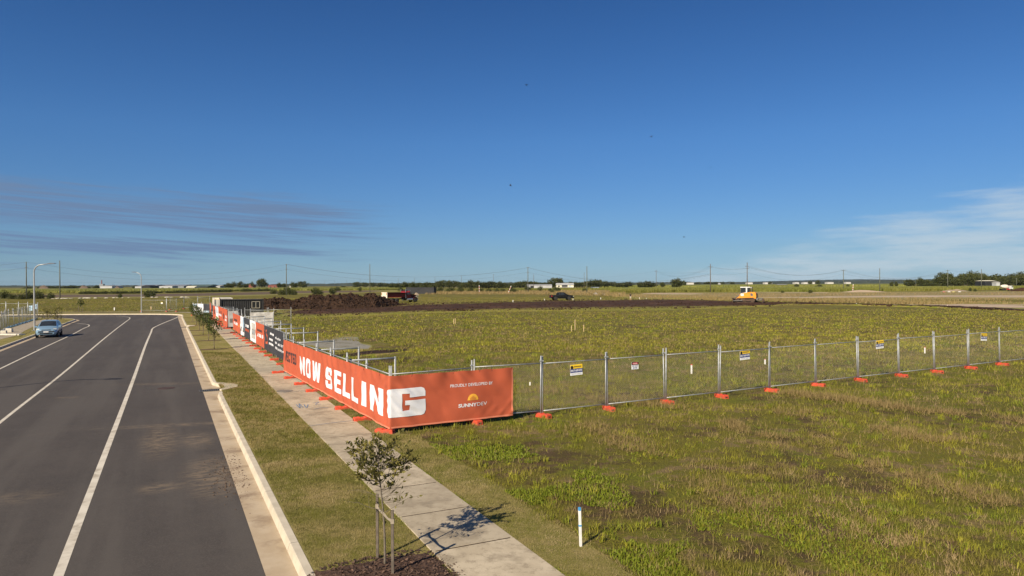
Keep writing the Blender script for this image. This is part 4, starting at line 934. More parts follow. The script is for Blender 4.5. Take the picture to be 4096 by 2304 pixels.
wx = mc.x+ACROSS.x*xy[:, 0]+ALONG.x*xy[:, 1]; wy = mc.y+ACROSS.y*xy[:, 0]+ALONG.y*xy[:, 1]; wz = 0.025+0.055*(1-np.minimum(1, np.hypot(xy[:, 0]/1.1, xy[:, 1]/1.1))**3)
v = np.empty((n, 4, 3)); ca, sa = np.cos(ang), np.sin(ang)
for k, (a_, b_) in enumerate(((-1, -1), (1, -1), (1, 1), (-1, 1))):
    v[:, k, 0] = wx+a_*L/2*ca-b_*W/2*sa; v[:, k, 1] = wy+a_*L/2*sa+b_*W/2*ca; v[:, k, 2] = wz+a_*L/2*til+0.006*b_
base = np.arange(n)[:, None]*4; tri = np.concatenate([base+[[0, 1, 2]], base+[[0, 2, 3]]], 1).reshape(-1, 3)
m_chip = bpy.data.materials.new('bark_chips'); m_chip.use_nodes = True; nt = m_chip.node_tree
at_ = nd(nt, 'ShaderNodeAttribute', attribute_name='tint'); nt.links.new(mixc(nt, at_.outputs['Fac'], (0.035, 0.018, 0.012), (0.155, 0.092, 0.060)), nt.nodes['Principled BSDF'].inputs['Base Color']); nt.nodes['Principled BSDF'].inputs['Roughness'].default_value = 0.9
tag(stuff(mesh_np('bark_chips', v.reshape(-1, 3), tri, m_chip, np.repeat(nprng.beta(1.3, 3, n), 4))), 'dark bark chips heaped round the staked sapling', 'mulch')

# street trees farther along the verge, each in its own strip of mulch
st_specs = [dict(seed=21, height=2.25, trunk_h=0.85, crown_r=0.55, crown_h=1.5, nclump=34, leaves=22, size=0.13, trunk_r=0.03, shape='round'),
            dict(seed=22, height=2.45, trunk_h=0.9, crown_r=0.50, crown_h=1.6, nclump=34, leaves=20, size=0.13, trunk_r=0.03, shape='cone')]
st_list = [((857, 1397.5), 0, 'slim leafy street sapling, first along the verge after the drain inlet'), ((834, 1363), 1, 'slim leafy street sapling, second along the verge after the drain inlet'), ((813, 1341), 0, 'street sapling, third along the verge after the drain inlet'),
           ((799, 1322), 1, 'street sapling, fourth along the verge after the drain inlet'), ((785, 1301), 0, 'street sapling, fifth along the verge after the drain inlet'), ((772, 1288), 1, 'street sapling, last along the verge before the corner')]
for i, (pp, k, lab) in enumerate(st_list):
    p = G(*pp); sp_ = dict(st_specs[k]); sp_['seed'] += 10*i; sc_ = (1.0, 1.02, 1.0, 0.98, 1.05, 1.0)[i]
    make_tree('street_tree', lab, 'tree', sp_, 'street', M_bark, (p.x, p.y, 0.02), i*1.3, 'saplings along the verge', sc_)
    mulch_bed(Vector((p.x, p.y, 0.012)), 1.0, 0.34, 0.02)
p = G(323, 1249.5); p.z = 0.02
make_tree('street_tree', 'staked sapling on the far verge across the cross street', 'tree', dict(seed=41, height=2.5, trunk_h=1.0, crown_r=0.45, crown_h=1.5, nclump=26, leaves=16, size=0.16, trunk_r=0.03), 'street', M_bark, p)
for sx_ in (-0.35, 0.35):
    o = MB().box(-0.03, 0.03, -0.03, 0.03, -0.05, 1.15).build('tree_stake', M_stake); o.location = (p.x+sx_, p.y, 0); tag(o, 'timber stake beside the sapling across the cross street', 'stake', 'stakes of the far sapling')
for pp, s_, lab in (((188, 1287), 51, 'bushy yellow-green sapling behind the parked blue car'), ((229, 1291), 52, 'bushy yellow-green sapling on the kerb side of its neighbour, behind the parked blue car')):
    p = G(*pp); make_tree('street_tree', lab, 'tree', dict(seed=s_, height=2.0, trunk_h=0.35, crown_r=0.75, crown_h=1.5, nclump=30, leaves=15, size=0.16, trunk_r=0.03), 'yleaf', M_bark, (p.x, p.y, 0.0), 0.0)

# ================================================================== street lamps
M_lamp = mat('lamp_steel', (0.42, 0.42, 0.40), (0.36, 0.36, 0.35), 3, 0.45, 0.4)
M_lampd = mat('lamp_head_grey', (0.12, 0.13, 0.15), None, 3, 0.5)
def street_lamp(p, top, arm, dirx, label):
    t = thing('street_lamp', label, 'street lamp', p)
    R_ = 0.75; pts = [(0, 0, 0.0), (0, 0, top-R_-0.4)]
    b = MB(); b.tube([(0, 0, 0), (0, 0, 0.9), (0, 0, top-R_-0.3)], [0.095, 0.085, 0.062], 12); b.box(-0.17, 0.17, -0.17, 0.17, 0, 0.03); b.build('pole', M_lamp, t, smooth=False)
    q = [(0, 0, top-R_-0.32)]+[(dirx*R_*(1-math.cos(a)), 0, top-R_-0.25+R_*math.sin(a)) for a in np.linspace(0, math.pi/2*0.93, 8)]
    e = q[-1]; q.append((dirx*(R_+arm), 0, e[2]+0.10)); MB().tube(q, [0.058]*8+[0.05, 0.04], 8).build('arm', M_lamp, t, smooth=True)
    h = MB(); x = dirx*(R_+arm); h.prism([(x-dirx*0.05, e[2]+0.05), (x+dirx*0.62, e[2]+0.10), (x+dirx*0.66, e[2]+0.15), (x+dirx*0.3, e[2]+0.19), (x-dirx*0.05, e[2]+0.15)], -0.12, 0.12); h.build('lamp_head', M_lampd, t); return t
lp1 = G(138, 1322); street_lamp((lp1.x, lp1.y, 0), ZT(138, 1049, lp1.y), 0.75, 1, 'tall street lamp with its arm over the road, beside the parked car')
street_lamp((-27.3, 25.2, 0), 7.0, 0.75, 1, 'street lamp on the left verge, nearer the start of the street than the parked car')
lp2 = G(566, 1251); street_lamp((lp2.x, lp2.y, 0), ZT(566, 1085, lp2.y), 0.15, -1, 'street lamp on the far verge at the street bend')

# ================================================================== drains and covers
M_grate = mat('grate_steel', (0.16, 0.155, 0.15), (0.10, 0.10, 0.10), 8, 0.6, 0.5)
def inlet(pc, label, big=True):
    t = thing('drain_inlet', label, 'drain'); t.location = (pc.x, pc.y, 0); t.rotation_euler = (0, 0, math.atan2(ALONG.y, ALONG.x)-math.pi/2)
    ex = ((Vector((kx(pc.y), pc.y, 0))-Vector((pc.x, pc.y, 0))).dot(ACROSS))            # from the grate centre to the kerb line
    b = MB(); b.slab([(ex+0.10, 1.35), (ex-0.02, 0.95), (ex+0.22, 0.55), (ex+0.22, -0.55), (ex-0.02, -1.0), (ex+0.12, -1.25), (ex+0.38, -0.95), (ex+0.72, -0.55), (ex+0.80, 0.1), (ex+0.62, 0.6), (ex+0.36, 0.95)], -0.01, 0.055); b.build('lintel', M_kerb, t)
    MB().add([(ex+0.255, -0.55, -0.122), (ex+0.255, 0.55, -0.122), (ex+0.255, 0.55, -0.012), (ex+0.255, -0.55, -0.012)], [(0, 1, 2, 3)]).build('opening', M_dark, t)
    MB().box(ex-0.75, ex+0.15, -0.27, 0.27, -0.13, -0.116).build('grate_pit', M_dark, t)
    k = 11; g0 = None
    for i in range(k):
        x = ex-0.74+0.88*i/(k-1)
        if g0 is None: g0 = MB().box(-0.02, 0.02, -0.26, 0.26, -0.008, 0.012).build('grate_bar', M_grate, t); o = g0
        else: o = g0.copy(); col.objects.link(o); o.parent = t
        o.location = (x, 0, -0.112)
    MB().box(ex-0.74, ex+0.14, 0.24, 0.275, -0.12, -0.098).box(ex-0.74, ex+0.14, -0.275, -0.24, -0.12, -0.098).build('grate_frame', M_grate, t)
inlet(grate_p, 'kerb drain inlet with steel grate, nearest the NOW SELLING banner'); inlet(inl2_p, 'kerb drain inlet beside the row of street saplings')
M_iron = mat('rusty_iron', (0.075, 0.040, 0.030), (0.045, 0.032, 0.028), 10, 0.8, bump=0.004)
p = G(665, 1553, -0.13); o = MB().lathe([(-0.01, 0.36), (0.006, 0.36), (0.008, 0.30), (0.005, 0.29), (0.008, 0.27)], 24, axis='z').build('manhole_cover', M_iron); o.location = (p.x, p.y, -0.126); tag(o, 'round rusty manhole cover in the asphalt near the kerb drain', 'manhole')
p = G(1138, 1567); o = MB().lathe([(-0.01, 0.34), (0.006, 0.34), (0.008, 0.30)], 20, axis='z').build('access_cover', mat('cover_grey', (0.20, 0.18, 0.15), (0.14, 0.125, 0.10), 8, 0.9)); o.location = (p.x, p.y, 0.034); tag(o, 'round grey access cover set in the footpath', 'cover')
# blue set-out marks sprayed on the slabs
M_spray = mat('blue_spray', (0.10, 0.17, 0.30), (0.20, 0.23, 0.27), 12, 0.9)
def spray(strokes, w, label):
    b = MB()
    for st in strokes:
        L = smooth_curve([G(x, y) for x, y in st], 4); A = offs(L, w/2); B_ = offs(L, -w/2); o0 = len(b.v)
        for a_, c_ in zip(A, B_): b.v += [(a_.x, a_.y, 0.0385), (c_.x, c_.y, 0.0385)]
        b.f += [(o0+2*i, o0+2*i+1, o0+2*i+3, o0+2*i+2) for i in range(len(A)-1)]
    b.m = [0]*len(b.f); return tag(b.build('spray_mark', M_spray, fix=False), label, 'marking')
spray([[(1232, 1709), (1320, 1697), (1405, 1687)]], 0.03, 'blue sprayed line across the footpath')
spray([[(1185, 1622), (1200, 1636), (1196, 1618), (1212, 1634)], [(1216, 1622), (1226, 1636), (1232, 1622)], [(1252, 1616), (1275, 1612), (1262, 1622), (1285, 1620)], [(1258, 1640), (1290, 1634), (1312, 1636)]], 0.035, 'blue sprayed scribble on the footpath slabs')
spray([[(1105, 1577), (1170, 1570), (1225, 1565)]], 0.025, 'blue sprayed line beside the access cover')

# loose crumbs of soil by the gutter
p0 = G(905, 1890, -0.13); n = 600; xy = np.stack([nprng.normal(0.1, 0.28, n), nprng.normal(0, 1.25, n)], 1); keep = (xy[:, 0] < 0.42); xy = xy[keep]; n = len(xy)
P_ = np.array([[p0.x+ACROSS.x*a+ALONG.x*b_, p0.y+ACROSS.y*a+ALONG.y*b_, -0.122] for a, b_ in xy]); s_ = np.exp(nprng.normal(-4.75, 0.5, n))
_t = (1+5**.5)/2
oct_v = np.array([(-1, _t, 0), (1, _t, 0), (-1, -_t, 0), (1, -_t, 0), (0, -1, _t), (0, 1, _t), (0, -1, -_t), (0, 1, -_t), (_t, 0, -1), (_t, 0, 1), (-_t, 0, -1), (-_t, 0, 1)])/1.9; oct_v[:, 2] *= 0.75
oct_f = np.array([(0, 11, 5), (0, 5, 1), (0, 1, 7), (0, 7, 10), (0, 10, 11), (1, 5, 9), (5, 11, 4), (11, 10, 2), (10, 7, 6), (7, 1, 8), (3, 9, 4), (3, 4, 2), (3, 2, 6), (3, 6, 8), (3, 8, 9), (4, 9, 5), (2, 4, 11), (6, 2, 10), (8, 6, 7), (9, 8, 1)])
def crumbs(name, P, S, material, label, cat, jit=0.35, parent=None):
    n = len(P); v = oct_v[None]*S[:, None, None]*(1+nprng.uniform(-jit, jit, (n, 12, 3)))
    a = nprng.uniform(0, 6.28, n); ca, sa = np.cos(a)[:, None], np.sin(a)[:, None]; x = v[:, :, 0]*ca-v[:, :, 1]*sa; y = v[:, :, 0]*sa+v[:, :, 1]*ca; v[:, :, 0] = x; v[:, :, 1] = y
    v += P[:, None, :]; tri = (np.arange(n)[:, None, None]*12+oct_f[None]).reshape(-1, 3)
    o = stuff(mesh_np(name, v.reshape(-1, 3), tri, material, parent=parent))
    if parent is None: tag(o, label, cat)
    return o
crumbs('soil_crumbs', P_, s_, mat('crumb_soil', (0.13, 0.088, 0.06), (0.085, 0.055, 0.038), 9, 0.95), 'loose brown soil crumbs spilled over the road edge and gutter', 'soil')

# ================================================================== survey pegs
M_pw = mat('peg_white', (0.68, 0.66, 0.62), None, 6, 0.8); M_pb = mat('peg_blue', (0.05, 0.25, 0.50), None, 6, 0.8); M_pr = mat('peg_red', (0.62, 0.07, 0.04), None, 6, 0.8); M_pt = mat('peg_timber', (0.50, 0.36, 0.20), None, 6, 0.85)
def peg(p, h, w, body, tip, label, lean=0.0, band=None, group='survey pegs'):
    t = thing('survey_peg', label, 'survey peg', p, rnd.uniform(-0.3, 0.3)); t.rotation_euler = (0.0, lean, t.rotation_euler.z)
    MB().box(-w/2, w/2, -w/2, w/2, -0.15, h*(0.92 if tip else 1.0)).build('shaft', body, t)
    if tip: MB().box(-w/2-0.001, w/2+0.001, -w/2-0.001, w/2+0.001, h*0.92, h).build('painted_tip', tip, t)
    if band: MB().box(-w/2-0.002, w/2+0.002, -w/2-0.002, w/2+0.002, h*0.52, h*0.56).build('painted_band', band, t)
    t['group'] = group; return t
pp = G(2323, 2187); peg(pp, 0.67, 0.037, M_pw, M_pb, 'white survey peg with blue tip standing on the tan grass beside the footpath', -0.03, M_pb)
for (px, py, top, body, tip, lab) in ((2766, 1496, 1457, M_pw, M_pr, 'white survey peg with red tip seen through the mesh, nearest the danger sign'), (3060, 1457, 1436, M_pw, M_pr, 'white survey peg with red tip beside a post of the clear fence'), (3699, 1413, 1388, M_pw, M_pr, 'white survey peg with red tip behind the far bays of the clear fence'), (2120, 1542, 1536, M_pw, None, 'short white peg low in the grass beside the orange banner')):
    p = G(px, py); D = p.y; peg(p, max(0.15, ZT(px, top, D)), 0.06, body, tip, lab)
for (px, py, top, lab) in ((1815, 1297, 1277, 'short timber survey peg of the pair in the open grass'), (1821, 1297, 1274, 'taller timber survey peg of the pair in the open grass'), (2286, 1327, 1302, 'timber survey peg, lone on the left of the group of three'), (2300, 1325, 1278, 'tall pale timber stake of the group of three'), (2335, 1327, 1299, 'timber survey peg, lone on the right of the group of three')):
    p = G(px, py); peg(p, ZT(px, top, p.y), 0.055, M_pt, None, lab)
for (px, py, top, body, tip, lab) in ((2052, 1210, 1200, M_pw, None, 'pale peg on the far edge of the scraped soil, away from the black pickup'), (2178, 1204.5, 1195.5, M_pw, None, 'pale peg on the far edge of the scraped soil, behind the black pickup'), (2292, 1203, 1194, M_pw, None, 'pale peg in front of the bonnet of the black pickup'), (2403, 1200, 1190, M_pw, None, 'pale peg past the bonnet of the black pickup'),
    (2558, 1198, 1189, M_pw, M_pr, 'red and white marker beside the standing worker'), (2585, 1197, 1192, M_pw, None, 'small white peg between the worker and the bulldozer'), (3426, 1221, 1213, M_pw, None, 'white peg beside the ridge of clods, nearer the bulldozer'), (3789, 1228, 1220, M_pw, M_pr, 'white peg beside the ridge of clods, farther from the bulldozer'), (458, 1241, 1230, M_pw, None, 'white marker post on the far verge near the bend lamp'), (605, 1238, 1226, M_pt, None, 'orange timber marker between the bend lamp and the mesh fence')):
    p = G(px, py); D = p.y; w = 0.16 if px < 700 else 0.11; peg(p, ZT(px, top, D)-gz(D), w, body, tip, lab)
# striped marker poles standing in the long grass
M_str = mat('marker_orange', (0.55, 0.14, 0.07), (0.60, 0.20, 0.12), 3, 0.8)
def marker_pole(px, py, top, lean, label):
    p = G(px, py); h = ZT(px, top, p.y)-p.z; t = thing('marker_pole', label, 'marker pole', p); t.rotation_euler = (0, lean, 0); n = 6
    for i in range(n): MB().tube([(0, 0, -0.2*(i == 0)+h*i/n), (0, 0, h*(i+1)/n)], 0.13, 8).build('stripe', M_str if i % 2 == 0 else M_pw, t)
marker_pole(1917, 1172, 1141, 0.0, 'upright orange and white striped pole in the long grass'); marker_pole(2032, 1174, 1141, 0.40, 'leaning orange and white striped pole in the long grass'); marker_pole(3411, 1166, 1137, 0.07, 'orange striped pole on the pale sand mound')

# ================================================================== the blue-footed fence across the street
lf = [G(x, y) for x, y in ((-60, 1357), (2, 1331), (36, 1311), (77, 1299), (104, 1291), (121, 1285), (151, 1275))]
lc_ = -1
for a_, b_ in zip(lf, lf[1:]):
    k = max(1, round((b_-a_).length/3.2))
    for i in range(k):
        p = a_.lerp(b_, i/k); q = a_.lerp(b_, (i+1)/k); d = (q-p).normalized(); lc_ += 1
        panel(p, q, ORD[lc_]+' leaning mesh fence panel along the left footpath, counted towards the cross street', 'leaning fence panels on blue feet', lean=rnd.uniform(-0.10, 0.04))
        foot(p, d, 'b', 'blue plastic fence foot on the left footpath', 'blue fence feet', rz=math.pi/2+rnd.uniform(-.4, .4)); foot(p.lerp(q, 0.5), d, 'b', 'blue plastic fence foot on the left footpath', 'blue fence feet', rz=math.pi/2+rnd.uniform(-.4, .4))
lf2 = [G(152, 1274), G(111, 1271.5), G(74.5, 1270), G(24, 1269), G(-40, 1268)]
for p, q in zip(lf2, lf2[1:]): panel(p, q, 'upright mesh fence panel beside the cross street', 'upright fence panels beside the cross street', sz=1.12)
M_tag = mat('tag_blue', (0.35, 0.50, 0.62), None, 5, 0.6)
for px, lab in ((124, 'pale blue tag tied to the leaning fence beside the lamp'), (145, 'pale blue tag tied to the fence corner by the cross street')):
    p = G(px, 1284 if px < 130 else 1275); o = MB().box(-0.22, 0.22, -0.01, 0.01, -0.35, 0.3).build('fence_tag', M_tag); o.location = (p.x, p.y-0.05, 1.68); tag(o, lab, 'tag')
# pale blocks and loose slabs at the end of the left path
M_blk = mat('pale_block', (0.62, 0.57, 0.48), (0.52, 0.47, 0.38), 4, 0.9)
for (px, py, sx_, sy_, sz_, lab) in ((15, 1334.5, 0.5, 0.35, 0.3, 'pale concrete block lying at the broken end of the left path'), (33, 1329.5, 0.75, 0.4, 0.4, 'larger pale concrete block beside the broken end of the left path'), (42, 1340, 2.6, 0.7, 0.12, 'thin concrete slab lying on the left verge')):
    p = G(px, py); b = MB().box(-sx_/2, sx_/2, -sy_/2, sy_/2, -0.03, sz_, 0, 0.03, 0.03); o = b.build('concrete_block', M_blk); o.location = p; o.rotation_euler = (0, 0, rnd.uniform(-.3, .3)); tag(o, lab, 'concrete block')
# fence across the cross street end
fl = [G(566, 1246.5), G(667, 1246.8), G(706, 1247)]
for p, q in zip(fl, fl[1:]): panel(p, q, 'mesh fence panel on the verge between the bend lamp and the saplings', 'fence panels on the far verge', sz=1.12)
for p in fl: foot(p, Vector((1, 0, 0)), 'o', 'orange fence foot on the far verge beyond the bend', 'orange feet on the far verge')
fl2 = [G(680, 1240), G(736, 1236), G(791, 1234.5), G(840, 1233)]
for p, q in zip(fl2, fl2[1:]): panel(p, q, 'mesh fence panel standing in the grass behind the far verge fence', 'fence panels behind the far verge', sz=1.15)
for p in fl2[:3]: foot(p, Vector((1, 0, 0)), 'o', 'orange fence foot in the grass behind the far verge fence', 'orange feet behind the far verge')
p = G(648, 1246.7); t = thing('fence_sign', 'small white notice on the mesh fence of the far verge', 'sign', (p.x, p.y-0.03, 1.52)); MB().box(-0.16, 0.16, -0.004, 0.004, -0.15, 0.15).build('board', M_sgw, t); MB().add([(-0.16, -0.006, 0.07), (0.16, -0.006, 0.07), (0.16, -0.006, 0.15), (-0.16, -0.006, 0.15)], [(0, 1, 2, 3)]).build('upper_band', M_sgy, t)

# ================================================================== containers
def container(p, rz, L, label, paint, inner=None, window=False, H_=2.59, W_=2.44):
    t = thing('shipping_container', label, 'container', p, rz)
    def wall(x0, x1, y, nrm):
        b = MB(); n = max(3, int((x1-x0)/0.28)); pr = []
        for i in range(n):
            a = lerp(x0, x1, i/n); w = (x1-x0)/n; pr += [(a, 0), (a+0.35*w, 0), (a+0.5*w, -0.04), (a+0.85*w, -0.04)]
        pr.append((x1, 0))
        for x, o in pr: b.v += [(x, y+nrm*o, 0.16), (x, y+nrm*o, H_-0.12)]
        b.f = [(2*i, 2*i+2, 2*i+3, 2*i+1) for i in range(len(pr)-1)]; b.m = [0]*len(b.f); return b
    wall(-L/2+0.1, L/2-0.1, -W_/2+0.03, -1).build('side_wall', paint, t, fix=False); wall(-L/2+0.1, L/2-0.1, W_/2-0.03, 1).build('side_wall', paint, t, fix=False)
    for s_ in (-1, 1):
        w = wall(-W_/2+0.1, W_/2-0.1, 0, -1); w.v = [(s_*(L/2-0.03)+s_*v[1], v[0], v[2]) for v in w.v]; w.build('end_wall', paint, t, fix=False)
    b = MB()
    for sx_ in (-1, 1):
        for sy_ in (-1, 1): b.box(sx_*L/2-0.09, sx_*L/2+0.09, sy_*W_/2-0.08, sy_*W_/2+0.08, 0.0, H_)
    for sy_ in (-1, 1): b.box(-L/2, L/2, sy_*W_/2-0.05, sy_*W_/2+0.05, 0.03, 0.17).box(-L/2, L/2, sy_*W_/2-0.05, sy_*W_/2+0.05, H_-0.13, H_-0.01)
    for sx_ in (-1, 1): b.box(sx_*L/2-0.05, sx_*L/2+0.05, -W_/2, W_/2, 0.03, 0.17).box(sx_*L/2-0.05, sx_*L/2+0.05, -W_/2, W_/2, H_-0.13, H_-0.01)
    b.build('frame', inner or paint, t); MB().box(-L/2+0.04, L/2-0.04, -W_/2+0.04, W_/2-0.04, H_-0.05, H_-0.015).build('roof', mat('container_roof', (0.12, 0.10, 0.085), (0.19, 0.16, 0.135), 1.0, 0.85) if window else paint, t)
    if window:
        x0, x1, z0, z1 = L/2-1.55, L/2-0.42, 1.13, 2.12; fr = MB(); y = -W_/2-0.02
        for (a, b_, c_, d_) in ((x0, x1, z0, z0+0.06), (x0, x1, z1-0.05, z1), (x0, x0+0.05, z0, z1), (x1-0.06, x1, z0, z1), ((x0+x1)/2-0.03, (x0+x1)/2+0.03, z0, z1)): fr.box(a, b_, y-0.05, y+0.04, c_, d_)
        w_ = thing_part = fr.build('window', M_wframe, t); MB().box(x0+0.03, x1-0.03, y-0.01, y+0.02, z0+0.03, z1-0.03).build('pane', M_glassd, w_)
    return t
M_wframe = mat('aluminium_frame', (0.42, 0.38, 0.30), None, 3, 0.5); M_glassd = mat('dark_glass', (0.018, 0.019, 0.02), None, 2, 0.12, spec=0.5)
M_cblk = mat('container_black', (0.020, 0.020, 0.021), (0.028, 0.027, 0.026), 0.8, 0.6); M_cwht = mat('container_white', (0.66, 0.62, 0.54), (0.58, 0.54, 0.46), 0.8, 0.7); M_cgry = mat('container_charcoal', (0.024, 0.024, 0.027), (0.034, 0.033, 0.036), 0.3, 0.7)
Dc = 101.5; pr = AT(1037, 1260, Dc); pl_ = AT(868, 1262, Dc-2.4); mid = (pr+pl_)/2; ang_c = math.atan2(pr.y-pl_.y, pr.x-pl_.x)
cc = Vector((mid.x, mid.y+1.22, 0)); Lc = (pr-pl_).length
container(cc, ang_c, Lc, 'black shipping container site office with a window, behind the banners', M_cblk, window=True, H_=ZT(1030, 1196, Dc))
pw = AT(846, 1260, 104.5); container(Vector((pw.x+0.6, 107.0, 0)), ang_c+math.pi/2, 5.0, 'white shipping container beside the black site office', M_cwht, H_=ZT(846, 1192, 104.5), W_=2.5)
o = MB().box(-0.45, 0.45, -0.3, 0.3, 0, 0.22, 0, 0.2, 0.15).build('roof_vent', mat('pale_timber', (0.55, 0.42, 0.26), None, 3, 0.8)); p = AT(870, 1190, Dc+1.5); o.location = (p.x, p.y, ZT(870, 1196, Dc+1.5)-0.05); tag(o, 'small pale tan box on the roof corner of the black container', 'box')
Df = 300.0; a_ = AT(1628, 1170, Df+4); b_ = AT(1738, 1174, Df); mid = (a_+b_)/2; Lf = (a_-b_).length
container(Vector((mid.x, mid.y+1.5, gz(Df))), math.atan2(b_.y-a_.y, b_.x-a_.x), Lf, 'long charcoal shipping container beyond the red tipper truck', M_cgry, H_=ZT(1700, 1149, Df)-gz(Df), W_=2.6)

# ================================================================== soil stockpile and clods
ridge = [(1020, 1196), (1050, 1193), (1080, 1187), (1130, 1188), (1165, 1197), (1230, 1184), (1275, 1175), (1300, 1180), (1330, 1173), (1380, 1169), (1430, 1177), (1452, 1183), (1472, 1174), (1500, 1171), (1520, 1177), (1540, 1190), (1560, 1199), (1580, 1207), (1600, 1214), (1640, 1220)]
toe = [(1020, 1240), (1250, 1239), (1400, 1236), (1500, 1233), (1570, 1227), (1640, 1221)]
b = MB(); nc, nr = 260, 36
for i in range(nc+1):
    px = lerp(1022, 1636, i/nc); a = G(px, pl(toe, px)); Dr = a.y+5.5; zr = max(0.1, ZT(px, pl(ridge, px)+3, Dr)-0.15); xr = AT(px, 1190, Dr).x; dirv = Vector((xr, Dr, 0)).normalized()
    for j in range(nr+1):
        t = j/nr; dist = t*13.0; p = Vector((a.x, a.y, 0))+dirv*(dist-0.2)
        f = math.sin(math.pi*min(1, t/0.86)*0.5)**0.85 if t < 0.43 else 1.0
        f = (min(1, t/0.42))**0.72 if t < 0.55 else max(0, 1-((t-0.55)/0.45)**1.4)
        base = gz(p.y); h = zr*f
        lump = 0.75*n2(p.x, p.y, 0.45, 31)+0.62*abs(n2(p.x+h, p.y, 1.1, 33))+0.22*n2(p.x, p.y+h, 2.6, 35)+0.12*n2(p.x, p.y+h, 5.5, 37)
        h = base*0+max(-0.1, h+lump*min(1, f*2.2)*0.85-0.1); b.v.append((p.x, p.y, max(gz(p.y)-0.12, h)))
k = nr+1; b.f = [(i*k+j, (i+1)*k+j, (i+1)*k+j+1, i*k+j+1) for i in range(nc) for j in range(nr)]; b.m = [0]*len(b.f)
pile = b.build('soil_heap', M_soil, fix=False); tag(pile, 'long heap of dark brown soil between the black container and the red truck', 'soil heap')
vs_ = np.array(b.v); sel = nprng.choice(len(vs_), 2600); Pp = vs_[sel]+nprng.normal(0, 0.12, (2600, 3)); Pp[:, 2] = vs_[sel, 2]+0.05; ok = Pp[:, 2] > 0.25; Pp = Pp[ok]
crumbs('clods', Pp, np.exp(nprng.normal(-2.45, 0.55, len(Pp))), M_soil, '', '', 0.45, parent=pile)
# clods scattered on the scraped strip and the ridges along its edges
Pl = []; Sl = []
for (line, n, spread, s0, x0, x1) in ((dirt_near, 3200, 1.3, -2.75, 1040, 3200), (dirt_far, 2600, 1.1, -2.7, 1620, 3350), (dirt_near, 3400, 0.5, -2.25, 3180, 4180)):
    for _ in range(n):
        px = rnd.uniform(x0, x1); p = G(px, pl(line, px)); w = n2(p.x, p.y, 0.12, 51)
        if w < -0.1 and rnd.random() < 0.75: continue
        s_ = min(0.42, math.exp(rnd.gauss(s0, 0.5))*(1+1.2*max(0, w))); Pl.append((p.x+rnd.gauss(0, spread*0.5), p.y+rnd.gauss(0, spread)+ (-1.2 if line is dirt_far else (1.2 if px < 3180 else 0.6)), gz(p.y)+0.25*s_+0.03)); Sl.append(s_)
for _ in range(1800):
    px = rnd.uniform(1060, 3150); t = rnd.random(); p = G(px, lerp(pl(dirt_near, px), pl(dirt_far, px), t)); s_ = math.exp(rnd.gauss(-2.5, 0.5)); Pl.append((p.x, p.y, gz(p.y)+0.12)); Sl.append(s_)
crumbs('soil_clods', np.array(Pl), np.array(Sl), M_soil, 'dark clods of soil strewn over and along the edges of the scraped strip', 'soil clods', 0.45)
sheet('soil_ridge', [(3140, 1213), (3200, 1211), (3300, 1213), (3500, 1220), (3700, 1225), (3900, 1232), (4180, 1242)], [(3140, 1217), (3200, 1216), (3300, 1218), (3500, 1225), (3700, 1230), (3900, 1238), (4180, 1249)], M_soil, 0.02, 260, 8, 0.5, 0.28, 0.12, seed=61.0)

# ================================================================== wheels and lofted bodies
M_tyre = mat('tyre', (0.022, 0.021, 0.020), (0.035, 0.032, 0.029), 6, 0.85); M_rim = mat('rim_grey', (0.30, 0.30, 0.30), None, 6, 0.4, 0.7); M_rimd = mat('rim_dark', (0.07, 0.07, 0.07), None, 6, 0.4, 0.5)
def wheel(parent, x, y, r, w, rim, hub=0.62):
    s_ = 1 if y > 0 else -1
    o = MB().lathe([(-w/2, r*0.60), (-w/2, r*0.93), (-w*0.3, r), (w*0.3, r), (w/2, r*0.93), (w/2, r*0.60)], 22).build('wheel', M_tyre, parent, (x, y, r), True)
    q = MB().lathe([(s_*w*0.30, r*hub), (s_*w*0.49, r*hub), (s_*w*0.44, r*hub*0.86), (s_*w*0.36, r*hub*0.4), (s_*w*0.42, r*hub*0.22)], 18).build('rim', rim, o)
    for k in range(5):
        a = k*2*math.pi/5; MB().box(-r*0.05, r*0.05, min(s_*w*0.36, s_*w*0.47), max(s_*w*0.36, s_*w*0.47), r*0.14, r*hub*0.92).build('spoke', rim, o).rotation_euler = (0, a, 0)
    return o
